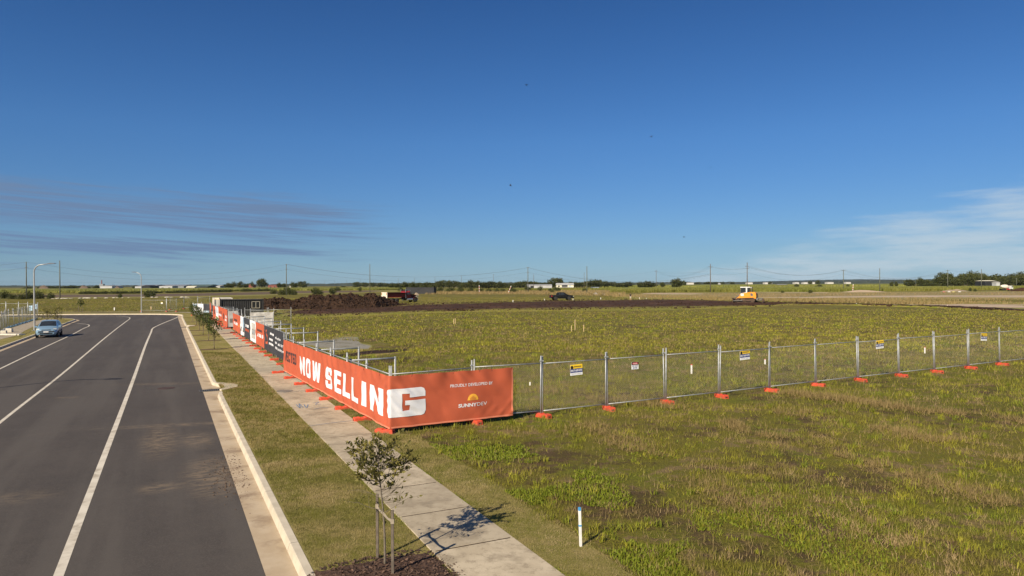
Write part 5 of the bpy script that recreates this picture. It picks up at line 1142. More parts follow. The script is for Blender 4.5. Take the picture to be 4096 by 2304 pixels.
class Loft:
    def __init__(s, st):                                   # st: (x, zb, zs, zbelt, w, wr, zr)
        s.x = [q[0] for q in st]; s.R = []
        for (x, zb, zs, zm, w, wb, wr, zr) in st:
            half = [(0, zb), (w*0.86, zb), (w, zs), (w*1.0, (zs+zm)/2), (wb, zm), (wr, zr), (wr*0.55, zr+0.03), (0, zr+0.04)]
            s.R.append(half+[(-y, z) for y, z in half[-2:0:-1]])
        s.n = len(s.R[0])
    def pt(s, i, j): y, z = s.R[i][j % s.n]; return Vector((s.x[i], y, z))
    def mesh(s):
        b = MB(); n = s.n
        for i in range(len(s.x)): b.v += [tuple(s.pt(i, j)) for j in range(n)]
        b.f = [(i*n+j, i*n+(j+1) % n, (i+1)*n+(j+1) % n, (i+1)*n+j) for i in range(len(s.x)-1) for j in range(n)]+[tuple(range(n-1, -1, -1)), tuple(range((len(s.x)-1)*n, len(s.x)*n))]
        b.m = [0]*len(b.f); return b
    def glass(s, i0, i1, j0, j1, name, material, parent, ins=0.07, insj=0.10, o=0.012):
        rows = []
        for t in (ins, 1-ins):
            ring = [s.pt(i0, j).lerp(s.pt(i1, j), t) for j in range(j0, j1+1)]
            a = ring[0].lerp(ring[1], insj); z = ring[-1].lerp(ring[-2], insj); ring[0] = a; ring[-1] = z; rows.append(ring)
        b = MB(); k = len(rows[0]); c = Vector(((s.x[i0]+s.x[i1])/2, 0, 0.5))
        for rr in rows:
            for p in rr: b.v.append(tuple(p))
        for j in range(k-1): b.f.append((j, j+1, k+j+1, k+j))
        b.m = [0]*len(b.f)
        nrm = (rows[0][-1]-rows[0][0]).cross(rows[1][0]-rows[0][0])
        nrm.normalize()
        if nrm.dot(rows[0][0]-c) < 0: nrm = -nrm
        b.v = [tuple(Vector(v)+nrm*o) for v in b.v]
        return b.build(name, material, parent, fix=False)
M_glass = mat('car_glass', (0.020, 0.024, 0.028), None, 2, 0.06, spec=0.6)
M_carb = mat('car_paint_blue', (0.225, 0.345, 0.450), (0.21, 0.33, 0.435), 2, 0.3, 0.25, coat=0.6)
M_trim = mat('car_trim', (0.020, 0.022, 0.026), None, 4, 0.6); M_chrome = mat('bright_metal', (0.55, 0.55, 0.55), None, 4, 0.25, 0.9); M_lens = mat('lamp_lens', (0.62, 0.60, 0.48), None, 4, 0.15, spec=0.6); M_tail = mat('tail_lens', (0.35, 0.02, 0.02), None, 4, 0.2)
M_plate = mat('plate_pale', (0.60, 0.58, 0.55), None, 5, 0.5)

# ------------------------------------------------------------------ parked hatchback
f1 = G(143, 1356, -0.13); f2 = G(215, 1349, -0.13)
carp = G(176, 1350, -0.12); car_dir = -ALONG
kl_at = Vector((-37.42-0.4957*(carp.y-50.75), carp.y, 0)); 
ccen = G(168, 1352, -0.13)+ALONG*1.9+ACROSS*0.30; ccen.z = -0.13
car = thing('parked_car', 'light blue hatchback parked at the left kerb', 'car', ccen, math.atan2(car_dir.y, car_dir.x))
#        x     zb    zs    zm    w     wb    wr    zr
st = [(-1.90, 0.34, 0.48, 0.80, 0.66, 0.64, 0.58, 0.86), (-1.84, 0.27, 0.44, 0.90, 0.79, 0.76, 0.68, 0.97), (-1.70, 0.24, 0.42, 0.95, 0.83, 0.81, 0.70, 1.06), (-1.42, 0.24, 0.42, 0.96, 0.835, 0.82, 0.60, 1.40), (-0.65, 0.24, 0.42, 0.95, 0.835, 0.82, 0.61, 1.455), (0.12, 0.24, 0.42, 0.93, 0.835, 0.815, 0.58, 1.41), (0.92, 0.24, 0.42, 0.90, 0.835, 0.80, 0.69, 0.95), (1.45, 0.24, 0.42, 0.82, 0.825, 0.77, 0.60, 0.86), (1.76, 0.24, 0.42, 0.70, 0.78, 0.68, 0.50, 0.75), (1.90, 0.30, 0.44, 0.58, 0.62, 0.55, 0.42, 0.62)]
lo = Loft(st); body = lo.mesh().build('body', M_carb, car, smooth=True); md = body.modifiers.new('edges', 'EDGE_SPLIT'); md.split_angle = math.radians(38)
lo.glass(5, 6, 5, 9, 'windscreen', M_glass, car, 0.06, 0.10, 0.014); lo.glass(2, 3, 5, 9, 'rear_window', M_glass, car, 0.12, 0.14, 0.014)
for j in ((4, 5), (9, 10)):
    lo.glass(4, 5, j[0], j[1], 'side_window', M_glass, car, 0.05, 0.14); lo.glass(3, 4, j[0], j[1], 'side_window', M_glass, car, 0.05, 0.14)
for x in (-1.22, 1.23):
    for y in (-0.74, 0.74):
        MB().lathe([(-0.012, 0.33), (0.012, 0.33)], 20).build('wheel_arch', M_dark, car, (x, math.copysign(0.829, y), 0.30)); wheel(car, x, math.copysign(0.755, y), 0.29, 0.19, M_rim)
MB().prism([(1.875, 0.50), (1.925, 0.50), (1.91, 0.60), (1.84, 0.60)], -0.60, 0.60).build('bumper_strip', M_trim, car)
MB().prism([(1.86, 0.63), (1.90, 0.63), (1.85, 0.735), (1.80, 0.735)], -0.34, 0.34).build('grille', M_trim, car); MB().prism([(1.885, 0.665), (1.905, 0.665), (1.89, 0.695), (1.87, 0.695)], -0.33, 0.33).build('grille_bar', M_chrome, car)
MB().prism([(1.85, 0.32), (1.915, 0.34), (1.915, 0.43), (1.86, 0.43)], -0.48, 0.48).build('lower_intake', M_dark, car)
MB().box(1.90, 1.935, -0.19, 0.19, 0.475, 0.585).build('number_plate', M_plate, car)
for s_ in (-1, 1):
    MB().add([(1.87, s_*0.44, 0.66), (1.74, s_*0.735, 0.66), (1.55, s_*0.76, 0.80), (1.66, s_*0.53, 0.815), (1.80, s_*0.40, 0.60), (1.66, s_*0.70, 0.60), (1.5, s_*0.72, 0.74), (1.6, s_*0.5, 0.74)], [(0, 1, 2, 3), (4, 5, 6, 7), (0, 1, 5, 4), (1, 2, 6, 5), (2, 3, 7, 6), (3, 0, 4, 7)]).build('headlight', M_lens, car)
    MB().box(0.72, 0.82, min(s_*0.80, s_*1.0), max(s_*0.80, s_*1.0), 0.90, 1.03, 0, 0.015, 0.02).build('mirror', M_carb, car)
    MB().box(-0.9, 1.0, min(s_*0.835, s_*0.853), max(s_*0.835, s_*0.853), 0.50, 0.57).build('side_strip', M_trim, car)
    for x in (0.35, -0.52): MB().box(x-0.32, x-0.16, min(s_*0.825, s_*0.85), max(s_*0.825, s_*0.85), 0.80, 0.835).build('door_handle', M_carb, car)
    MB().box(-1.90, -1.72, min(s_*0.66, s_*0.79), max(s_*0.66, s_*0.79), 0.78, 0.98).build('tail_light', M_tail, car)

# ------------------------------------------------------------------ black pickup
p0 = G(2208, 1200.5); p1 = G(2292, 1199.5); Du = 172.0
pc = AT(2246, 1200, Du); ute = thing('pickup_truck', 'black double-cab pickup parked on the grass behind the scraped soil', 'pickup', (pc.x, Du, gz(Du)-0.03), math.radians(14), scale=1.06)
M_ute = mat('pickup_black', (0.006, 0.006, 0.007), None, 2, 0.5, spec=0.2)
st = [(-2.72, 0.62, 0.75, 1.10, 0.86, 0.85, 0.82, 1.14), (-2.66, 0.55, 0.70, 1.18, 0.93, 0.92, 0.88, 1.22), (-1.02, 0.52, 0.68, 1.18, 0.95, 0.94, 0.90, 1.22), (-0.98, 0.52, 0.68, 1.18, 0.95, 0.94, 0.72, 1.76), (-0.5, 0.52, 0.68, 1.18, 0.95, 0.94, 0.73, 1.86), (0.45, 0.52, 0.68, 1.18, 0.95, 0.94, 0.72, 1.85), (1.30, 0.52, 0.68, 1.15, 0.95, 0.93, 0.86, 1.26), (2.35, 0.52, 0.68, 1.08, 0.94, 0.90, 0.80, 1.17), (2.66, 0.55, 0.68, 0.98, 0.90, 0.84, 0.76, 1.02), (2.74, 0.6, 0.72, 0.85, 0.82, 0.78, 0.7, 0.9)]
lo = Loft(st); body = lo.mesh().build('body', M_ute, ute, smooth=True); body.modifiers.new('edges', 'EDGE_SPLIT').split_angle = math.radians(35)
lo.glass(5, 6, 5, 9, 'windscreen', M_glass, ute)
for j in ((4, 5), (9, 10)):
    lo.glass(4, 5, j[0], j[1], 'side_window', M_glass, ute, 0.05, 0.12); lo.glass(3, 4, j[0], j[1], 'side_window', M_glass, ute, 0.2, 0.12); 
for x in (-1.62, 1.68):
    for y in (-0.84, 0.84):
        wheel(ute, x, y, 0.41, 0.28, M_rimd); MB().tube([(x+0.52*math.cos(a), math.copysign(0.955, y), 0.42+0.50*math.sin(a)) for a in np.linspace(0.1, 3.04, 12)], 0.045, 6).build('wheel_arch', M_trim, ute)
MB().box(-2.80, -2.66, -0.85, 0.85, 0.55, 0.72).build('rear_bumper', M_trim, ute); MB().box(2.66, 2.82, -0.9, 0.9, 0.5, 0.76, 0, 0.05, 0.05).build('front_bumper', M_trim, ute)
for s_ in (-1, 1):
    MB().box(-2.74, -2.55, min(s_*0.80, s_*0.955), max(s_*0.80, s_*0.955), 0.86, 1.14).build('tail_light', M_tail, ute); MB().box(2.5, 2.7, min(s_*0.6, s_*0.9), max(s_*0.6, s_*0.9), 0.86, 1.0).build('headlight', M_lens, ute); MB().box(1.0, 1.14, min(s_*0.92, s_*1.12), max(s_*0.92, s_*1.12), 1.18, 1.36).build('mirror', M_ute, ute); MB().box(-0.95, 1.1, min(s_*0.9, s_*1.02), max(s_*0.9, s_*1.02), 0.42, 0.47).build('side_step', M_trim, ute)

# ------------------------------------------------------------------ red tipper truck
Dt = 158.0; pc = AT(1602, 1206, Dt); tk = thing('tipper_truck', 'dark red bonneted tipper truck with white tailgate beside the soil heap', 'truck', (pc.x, Dt, gz(Dt)-0.03), math.radians(42), scale=0.97)
M_tr = mat('truck_red', (0.050, 0.0055, 0.0065), (0.040, 0.0045, 0.005), 1.5, 0.5, spec=0.25); M_trl = mat('cab_roof_red', (0.42, 0.035, 0.05), None, 2, 0.4); M_tg = mat('tailgate_white', (0.70, 0.64, 0.54), (0.62, 0.55, 0.45), 3, 0.6); M_ch2 = mat('chassis_black', (0.022, 0.020, 0.018), None, 3, 0.8); M_rust = mat('rust_orange', (0.45, 0.19, 0.06), None, 5, 0.8)
MB().box(-4.1, 4.2, -0.42, 0.42, 0.72, 0.98).box(-4.2, -3.9, -0.9, 0.9, 0.55, 0.75).build('chassis', M_ch2, tk)
b = MB(); zf, zt = 1.22, 2.38
b.add([(-4.25, -1.1, zf), (0.62, -1.1, zf), (0.62, 1.1, zf), (-4.25, 1.1, zf), (-4.3, -1.22, zt), (0.72, -1.22, zt), (0.72, 1.22, zt), (-4.3, 1.22, zt), (-4.2, -1.12, zt), (0.62, -1.12, zt), (0.62, 1.12, zt), (-4.2, 1.12, zt), (-4.15, -1.0, zf+0.1), (0.55, -1.0, zf+0.1), (0.55, 1.0, zf+0.1), (-4.15, 1.0, zf+0.1)],
      [(3, 2, 1, 0), (0, 1, 5, 4), (1, 2, 6, 5), (2, 3, 7, 6), (3, 0, 4, 7), (4, 5, 9, 8), (5, 6, 10, 9), (6, 7, 11, 10), (7, 4, 8, 11), (8, 9, 13, 12), (9, 10, 14, 13), (10, 11, 15, 14), (11, 8, 12, 15), (12, 13, 14, 15)]); tray = b.build('tray', M_tr, tk)
for s_ in (-1, 1):
    MB().box(-4.2, 0.6, min(s_*1.16, s_*1.26), max(s_*1.16, s_*1.26), zt-0.14, zt-0.02).build('top_rail', M_tr, tray); MB().box(-4.1, -0.4, min(s_*1.10, s_*1.17), max(s_*1.10, s_*1.17), zf+0.02, zf+0.10).build('lower_rail', M_trl, tray)
g = MB().box(-4.40, -4.28, -1.2, 1.2, zf-0.1, zt+0.05).build('tailgate', M_tg, tk)
for y in (-0.78, -0.39, 0.0, 0.39, 0.78): MB().box(-4.44, -4.39, y-0.05, y+0.05, zf, zt-0.1).build('rib', M_tg, g)
for y in (-1.0, 1.0): MB().box(-4.445, -4.39, y-0.12, y+0.12, zt-0.50, zt-0.12).build('rust_patch', M_rust, g)
MB().prism([(0.72, zt), (0.72, zt+0.12), (1.6, zt+0.34), (1.9, zt+0.30), (1.9, zt)], -1.05, 1.05, 0, 0.0).build('tray_hood', M_trl, tk)
lo = Loft([(0.85, 0.95, 1.1, 1.75, 1.02, 1.02, 0.98, 2.75), (1.1, 0.95, 1.1, 1.75, 1.06, 1.05, 0.97, 2.84), (1.95, 0.95, 1.1, 1.75, 1.06, 1.05, 0.95, 2.80), (2.25, 0.95, 1.1, 1.72, 1.04, 1.02, 0.90, 2.05), (2.32, 0.95, 1.1, 1.6, 1.0, 0.95, 0.85, 1.95)])
cab = lo.mesh().build('cab', M_tr, tk); lo.glass(2, 3, 5, 9, 'windscreen', M_glass, tk, 0.06, 0.08, 0.015)
for j in ((4, 5), (9, 10)): lo.glass(1, 2, j[0], j[1], 'side_window', M_glass, tk, 0.12, 0.12)
MB().prism([(1.5, 2.80), (2.0, 2.74), (2.3, 2.62), (2.28, 2.70), (1.95, 2.90), (1.5, 2.90)], -0.95, 0.95).build('sun_visor', M_chrome, tk)
MB().prism([(2.28, 1.0), (3.95, 1.0), (3.98, 1.66), (3.80, 1.80), (2.28, 2.02)], -0.62, 0.62, 0).build('bonnet', M_tr, tk); MB().box(3.97, 4.03, -0.5, 0.5, 1.0, 1.7).build('radiator_grille', M_chrome, tk)
for s_ in (-1, 1):
    fd = [(3.45+0.66*math.cos(a), 0.62+0.66*math.sin(a)) for a in np.linspace(0.0, math.pi, 12)]+[(3.45+0.56*math.cos(a), 0.62+0.56*math.sin(a)) for a in np.linspace(math.pi, 0.0, 12)]
    MB().prism(fd, s_*0.60, s_*1.14).build('mudguard', M_tr, tk); MB().lathe([(1.05, 0.30), (2.55, 0.30)], 16, axis='x', c=(0.15, s_*0.92, 0.72)).build('fuel_tank', M_chrome, tk)
    MB().tube([(0.78, s_*1.0, 1.0), (0.78, s_*1.0, 3.05)], 0.07, 8).build('exhaust_stack', M_chrome, tk); MB().box(2.15, 2.28, min(s_*1.08, s_*1.3), max(s_*1.08, s_*1.3), 1.9, 2.4).build('mirror', M_ch2, tk); MB().box(3.7, 3.9, min(s_*0.66, s_*0.95), max(s_*0.66, s_*0.95), 1.22, 1.42).build('headlight', M_lens, tk)
    wheel(tk, 3.45, s_*0.98, 0.52, 0.30, M_rim, 0.55)
    for x in (-2.95, -1.62): wheel(tk, x, s_*0.95, 0.52, 0.5, M_rim, 0.6)
b = MB()
for y in (-0.85, 0.0, 0.85): b.tube([(4.28, y, 0.55), (4.30, y, 1.72)], 0.05, 6)
for z in (0.62, 1.0, 1.4, 1.72): b.tube([(4.29, -0.9, z), (4.29, 0.9, z)], 0.045, 6)
b.box(4.02, 4.28, -1.1, 1.1, 0.48, 0.70).build('bull_bar', M_chrome, tk)

# ------------------------------------------------------------------ bulldozer
Dz = 146.0; pc = AT(2983, 1210, Dz); dz = thing('bulldozer', 'orange and white crawler bulldozer working on the scraped soil', 'bulldozer', (pc.x, Dz, gz(Dz)+0.05), math.radians(151), scale=0.99)
M_do = mat('dozer_orange', (0.80, 0.290, 0.016), (0.72, 0.25, 0.014), 2, 0.5); M_dw = mat('dozer_white', (0.56, 0.56, 0.54), None, 2, 0.5); M_dg = mat('dozer_grey', (0.14, 0.14, 0.13), (0.10, 0.09, 0.08), 3, 0.7); M_mud = mat('muddy_steel', (0.060, 0.040, 0.028), (0.105, 0.068, 0.045), 5, 0.9)
def cyl_box(name, x, y0, y1, z, r, m, n=18): return MB().lathe([(y0, r), (y1, r)], n, c=(x, 0, z)).build(name, m, dz)
# local +x is the blade end
for s_ in (-1, 1):
    y0, y1 = s_*0.75, s_*1.30
    loop = [(-1.55+0.52*math.cos(a), 0.55+0.52*math.sin(a)) for a in np.linspace(math.pi/2, 3*math.pi/2, 9)]+[(1.45+0.46*math.cos(a), 0.49+0.46*math.sin(a)) for a in np.linspace(-math.pi/2, math.pi/2, 9)]
    inn = [(-1.55+0.42*math.cos(a), 0.55+0.42*math.sin(a)) for a in np.linspace(math.pi/2, 3*math.pi/2, 9)]+[(1.45+0.36*math.cos(a), 0.49+0.36*math.sin(a)) for a in np.linspace(-math.pi/2, math.pi/2, 9)]
    n = len(loop); b = MB(); b.v = [(p[0], y0, p[1]) for p in loop]+[(p[0], y1, p[1]) for p in loop]+[(p[0], y0, p[1]) for p in inn]+[(p[0], y1, p[1]) for p in inn]
    for i in range(n):
        j = (i+1) % n; b.f += [(i, j, n+j, n+i), (2*n+j, 2*n+i, 3*n+i, 3*n+j), (i, 2*n+i, 2*n+j, j), (n+j, 3*n+j, 3*n+i, n+i)]
    b.m = [0]*len(b.f); trk = b.build('track', M_mud, dz)
    gb = None
    for i in range(14):
        for (z, sg) in ((1.075-0.12*i/14, 1), (0.02, -1)):
            if gb is None: gb = MB().box(-0.03, 0.03, min(y0, y1), max(y0, y1), -0.03, 0.03).build('grouser', M_mud, trk); o = gb
            else: o = gb.copy(); col.objects.link(o); o.parent = trk
            o.location = (-1.6+3.1*i/13, 0, z)
    cyl_box('sprocket', -1.55, min(y0, y1)+0.06, max(y0, y1)+0.02*s_, 0.55, 0.40, M_mud); cyl_box('idler', 1.45, min(y0, y1)+0.06, max(y0, y1)-0.06, 0.49, 0.35, M_mud)
    MB().prism([(-1.3, 0.30), (1.2, 0.28), (1.2, 0.62), (0.2, 0.78), (-1.3, 0.70)], y0+0.08*s_, y1+0.01*s_).build('track_frame', M_mud, dz)
    MB().tube([(0.4, s_*1.42, 0.45), (2.35, s_*1.42, 0.40)], 0.11, 8).build('push_arm', M_dg, dz); MB().tube([(1.05, s_*0.55, 1.75), (2.3, s_*0.65, 0.8)], [0.07, 0.05], 8).build('lift_ram', M_dg, dz)
# hull: cab forward, engine hood to the rear
MB().prism([(-2.15, 0.85), (-2.25, 1.35), (-2.15, 2.02), (-1.85, 2.22), (-1.0, 2.25), (-0.2, 2.12), (0.5, 2.0), (1.05, 1.72), (1.55, 1.10), (1.45, 0.80)], -0.78, 0.78).build('hull', M_do, dz)
MB().prism([(1.0, 1.2), (1.85, 0.95), (2.0, 0.7), (1.9, 0.65), (1.2, 0.95)], -0.5, 0.5).build('nose', M_do, dz)
for s_ in (-1, 1):
    MB().prism([(0.25, 1.42), (0.85, 1.42), (0.95, 1.78), (0.25, 1.95)], s_*0.775, s_*0.815).build('side_panel', M_dw, dz); MB().prism([(-1.55, 1.35), (-1.10, 1.45), (-1.05, 1.98), (-1.45, 2.02), (-1.62, 1.75)], s_*0.775, s_*0.80).build('side_vent', M_dg, dz)
    MB().prism([(1.0, 1.45), (1.55, 1.18), (1.58, 1.26), (1.05, 1.56)], s_*0.775, s_*0.80).build('vent_slot', M_dg, dz)
MB().box(-2.33, -2.18, -0.66, 0.66, 1.0, 1.98).build('rear_grille', M_ch2, dz)
for y in (-0.44, -0.22, 0, 0.22, 0.44): MB().box(-2.37, -2.32, y-0.03, y+0.03, 1.0, 1.95).build('grille_bar', M_dg, dz)
# cab
cab = MB().prism([(-0.85, 2.08), (0.62, 1.80), (0.98, 1.86), (0.92, 3.20), (-0.85, 3.20)], -0.72, 0.72).build('cab', M_dg, dz)
MB().box(-1.05, 1.0, -0.82, 0.82, 3.20, 3.34, 0, 0.04, 0.05).build('cab_roof', M_dw, dz); MB().box(-1.35, -0.95, -0.62, 0.62, 3.05, 3.30).build('air_unit', mat('air_unit_grey', (0.30, 0.28, 0.24), None, 3, 0.6), dz)
for s_ in (-1, 1):
    MB().prism([(-0.42, 2.1), (-0.20, 2.05), (-0.15, 3.2), (-0.45, 3.2)], s_*0.715, s_*0.76).build('cab_pillar', M_dw, dz); MB().prism([(-0.2, 2.05), (0.6, 1.82), (0.95, 1.88), (0.93, 1.94), (0.2, 2.08), (-0.18, 2.22)], s_*0.715, s_*0.757).build('door_panel', M_dw, dz)
    MB().prism([(-0.12, 2.35), (0.25, 2.2), (0.88, 2.08), (0.84, 3.12), (-0.1, 3.12)], s_*0.712, s_*0.745).build('side_window', M_glass, dz); MB().prism([(-0.84, 2.2), (-0.44, 2.2), (-0.47, 3.14), (-0.84, 3.14)], s_*0.712, s_*0.74).build('side_window', M_glass, dz)
    MB().tube([(-1.25, s_*0.55, 2.2), (-1.25, s_*0.55, 3.1)], 0.05, 6).build('air_unit_post', M_dg, dz)
MB().box(-0.885, -0.84, -0.6, 0.6, 2.3, 3.12).build('rear_window', M_glass, dz); MB().tube([(-1.4, 0.35, 2.2), (-1.4, 0.35, 2.75)], 0.06, 8).build('exhaust', M_ch2, dz)
# blade and rear ripper frame
bl = [(2.35, 0.0), (2.55, 0.05), (2.42, 0.35), (2.40, 0.65), (2.55, 1.0), (2.45, 1.02), (2.28, 0.68), (2.28, 0.32)]
MB().prism(bl, -1.75, 1.75).build('blade', M_mud, dz)
b = MB(); b.box(-2.6, -2.15, -0.6, 0.6, 0.55, 1.0)
for s_ in (-1, 1): b.tube([(-2.2, s_*0.5, 0.95), (-3.3, s_*0.55, 0.85)], 0.09, 8).tube([(-2.2, s_*0.5, 0.6), (-3.2, s_*0.55, 0.5)], 0.09, 8)
b.tube([(-3.3, -1.0, 0.75), (-3.3, 1.0, 0.75)], 0.14, 8); b.build('ripper_frame', M_dg, dz)
for y in (-0.9, 0.0, 0.9): MB().prism([(-3.25, 0.85), (-3.55, 0.8), (-3.72, 0.4), (-3.6, -0.02), (-3.5, 0.02), (-3.55, 0.4), (-3.4, 0.62)], y-0.06, y+0.06).build('ripper_tine', M_mud, dz)

# ------------------------------------------------------------------ far white concrete truck
Dw = 318.0; pc = AT(4022, 1160, Dw); wt = thing('mixer_truck', 'far white concrete mixer truck beside the field edge', 'truck', (pc.x, Dw, gz(Dw)+0.15), math.radians(8), scale=0.85)
MB().box(-3.2, 3.4, -0.5, 0.5, 0.6, 0.9).build('chassis', M_ch2, wt); MB().prism([(2.0, 0.8), (3.6, 0.8), (3.6, 1.6), (3.2, 2.5), (2.0, 2.55)], -1.1, 1.1).build('cab', M_dw, wt); MB().prism([(2.6, 1.6), (3.45, 1.6), (3.2, 2.35), (2.6, 2.35)], -1.11, 1.11).build('cab_window', M_glass, wt)
dr = MB().lathe([(-2.9, 0.35), (-2.2, 0.75), (-0.6, 1.15), (0.8, 1.1), (1.5, 0.7)], 18, axis='x').build('drum', M_tg, wt, (0, 0, 2.0), True); dr.rotation_euler = (0, 0.10, 0); MB().prism([(-3.3, 1.6), (-2.6, 2.6), (-2.4, 2.5), (-3.0, 1.5)], -0.4, 0.4).build('chute', M_dg, wt)
for x in (-2.4, -1.1, 2.7):
    for s_ in (-1, 1): wheel(wt, x, s_*0.95, 0.5, 0.4, M_rim)
MB().box(0.2, 1.6, -1.12, 1.12, 0.55, 0.9).build('side_guard', M_red, wt)

# ================================================================== the worker
def worker(p, rz, label):
    t = thing('person', label, 'person', p, rz)
    me = bpy.data.meshes.new('body')
    J = {'pel': (0, 0, .93, .135, .10), 'wst': (0, 0, 1.06, .125, .09), 'chs': (0, 0, 1.30, .16, .10), 'nkb': (0, 0, 1.47, .07, .06), 'nck': (0, 0.01, 1.53, .055, .055), 'hd1': (0, 0.02, 1.62, .085, .095), 'hd2': (0, 0.02, 1.74, .075, .085),
         'hl': (.09, 0, .88, .085, .085), 'kl': (.10, .02, .49, .062, .062), 'al': (.11, 0, .10, .045, .045), 'tl': (.12, .17, .04, .045, .03), 'hr': (-.09, 0, .88, .085, .085), 'kr': (-.11, .02, .49, .062, .062), 'ar': (-.13, 0, .10, .045, .045), 'tr': (-.14, .17, .04, .045, .03),
         'sl': (.19, 0, 1.41, .065, .065), 'el': (.27, .0, 1.14, .045, .045), 'wl': (.20, .18, 1.00, .033, .033), 'fl': (.16, .26, .98, .03, .04), 'sr': (-.19, 0, 1.41, .065, .065), 'er': (-.27, .0, 1.14, .045, .045), 'wr': (-.22, .17, 1.04, .033, .033), 'fr': (-.18, .25, 1.03, .03, .04)}
    E_ = [('pel', 'wst'), ('wst', 'chs'), ('chs', 'nkb'), ('nkb', 'nck'), ('nck', 'hd1'), ('hd1', 'hd2'), ('pel', 'hl'), ('hl', 'kl'), ('kl', 'al'), ('al', 'tl'), ('pel', 'hr'), ('hr', 'kr'), ('kr', 'ar'), ('ar', 'tr'), ('chs', 'sl'), ('sl', 'el'), ('el', 'wl'), ('wl', 'fl'), ('chs', 'sr'), ('sr', 'er'), ('er', 'wr'), ('wr', 'fr')]
    ks = list(J); me.from_pydata([J[k][:3] for k in ks], [(ks.index(a), ks.index(b_)) for a, b_ in E_], [])
    o = bpy.data.objects.new('body', me); col.objects.link(o)
    sk = o.modifiers.new('skin', 'SKIN'); sv = me.skin_vertices[0].data
    for i, k in enumerate(ks): sv[i].radius = J[k][3:]; sv[i].use_root = (k == 'pel')
    sb = o.modifiers.new('sub', 'SUBSURF'); sb.levels = 2; sb.render_levels = 2
    bpy.context.view_layer.update(); me2 = bpy.data.meshes.new_from_object(o.evaluated_get(bpy.context.evaluated_depsgraph_get())); bpy.data.objects.remove(o)
    me2.name = 'body'
    ms = [mat('skin', (0.42, 0.24, 0.16), None, 5, 0.6), mat('black_shirt', (0.015, 0.015, 0.017), None, 8, 0.9), mat('pale_shorts', (0.48, 0.42, 0.33), None, 8, 0.9), mat('tan_boots', (0.22, 0.14, 0.07), None, 8, 0.8)]
    me2.materials.clear()
    for m in ms: me2.materials.append(m)
    for f in me2.polygons:
        c = f.center; i = 0
        if c.z < 0.17: i = 3
        elif 0.52 < c.z < 0.98 and abs(c.x) < 0.24 and c.y < 0.12: i = 2
        elif 0.98 <= c.z < 1.50 and (abs(c.x) < 0.19 or c.z > 1.22): i = 1
        f.material_index = i; f.use_smooth = True
    bo = bpy.data.objects.new('body', me2); col.objects.link(bo); bo.parent = t
    b = MB(); b.lathe([(1.70, 0.155), (1.705, 0.16), (1.72, 0.10), (1.80, 0.085), (1.815, 0.04)], 14, axis='z', c=(0, 0.02, 0)); b.build('cap', ms[1], t, smooth=True)
    for sx_ in (-1, 1):
        for q in range(5):
            bx = sx_*(0.17+0.012); MB().tube([(bx+sx_*0.012*(q-2), 0.25, 0.99+0.008*q), (bx+sx_*0.010*(q-2), 0.31, 0.985+0.008*q), (bx+sx_*0.006*(q-2), 0.335+0.006*(q == 2), 0.96+0.008*q)], [0.009, 0.008, 0.006], 5).build('finger', ms[0], t)
    for sx_ in (-1, 1): MB().lathe([(0.10, 0.008), (0.112, 0.010)], 8, c=(sx_*0.03, 0.0, 1.655)).build('eye', M_dark, t)
    MB().prism([(-0.012, 1.60), (0.012, 1.60), (0.006, 1.645), (-0.006, 1.645)], 0.10, 0.128).build('nose', ms[0], t); MB().box(-0.025, 0.025, 0.10, 0.112, 1.565, 1.575).build('mouth', M_tail, t)
    return t
pw_ = G(2522, 1204.5); Dp = 163.0; pq = AT(2522, 1204, Dp); worker((pq.x, Dp, gz(Dp)+0.05), math.radians(170), 'person in a black shirt and pale shorts standing on the scraped soil')

# ================================================================== power poles and lines
M_pole = mat('treated_timber', (0.135, 0.145, 0.105), (0.095, 0.095, 0.075), 1.5, 0.9); M_poleb = mat('weathered_timber', (0.14, 0.115, 0.088), (0.10, 0.085, 0.068), 1.5, 0.9); M_cable = mat('cable', (0.10, 0.10, 0.105), None, 3, 0.7); M_insul = mat('insulator', (0.25, 0.22, 0.2), None, 4, 0.4)
POLES = {}
def pole(key, px, by, ty, label, arms=((0.35, 2.2),), D=None, wood=None, group='power poles', r=0.16):
    p = G(px, by) if D is None else PD(px, D)
    h = ZT(px, ty, p.y)-p.z; t = thing('power_pole', label, 'power pole', p, 0.12, group)
    MB().tube([(0, 0, -0.3), (0, 0, h*0.5), (0, 0, h)], [r*1.15, r, r*0.8], 8).build('pole', wood or M_pole, t, smooth=True)
    POLES[key] = []
    for (dz_, w) in arms:
        if w > 0:
            a = MB().box(-w/2, w/2, -0.06, 0.06, h-dz_-0.06, h-dz_+0.06).build('crossarm', wood or M_pole, t)
            for x in (-w*0.45, 0.0, w*0.45): MB().lathe([(0, 0.05), (0.08, 0.07), (0.16, 0.04)], 8, axis='z', c=(x, 0, h-dz_+0.06)).build('insulator', M_insul, a)
        POLES[key].append(Vector((p.x, p.y, p.z+h-dz_)))
    return t
pole('a', 106, 1197, 1047, 'green timber power pole with a side bracket, behind the street lamp', ((0.1, 0.0), (1.9, 0.7)))
pole('b', 240, 1195, 1042, 'green timber power pole with bare top, between the street lamp and the smokestack', ((0.15, 0.0), (2.2, 0.0)))
pole('c', 1146, 1181, 1057, 'timber power pole rising behind the black container and soil heap', ((0.1, 0.5), (2.1, 0.6)))
pole('d', 1480, 1173, 1056, 'pale timber power pole behind the soil heap, left of the red truck', ((0.3, 0.0), (3.6, 0.0)))
pole('e', 2112, 1172, 1068, 'timber power pole in front of the white shed', ((0.3, 1.2), (2.4, 1.2)))
pole('f', 2348, 1175, 1065, 'tall bare green power pole between the white house and the rubble', ((0.3, 0.0), (3.6, 0.0)))
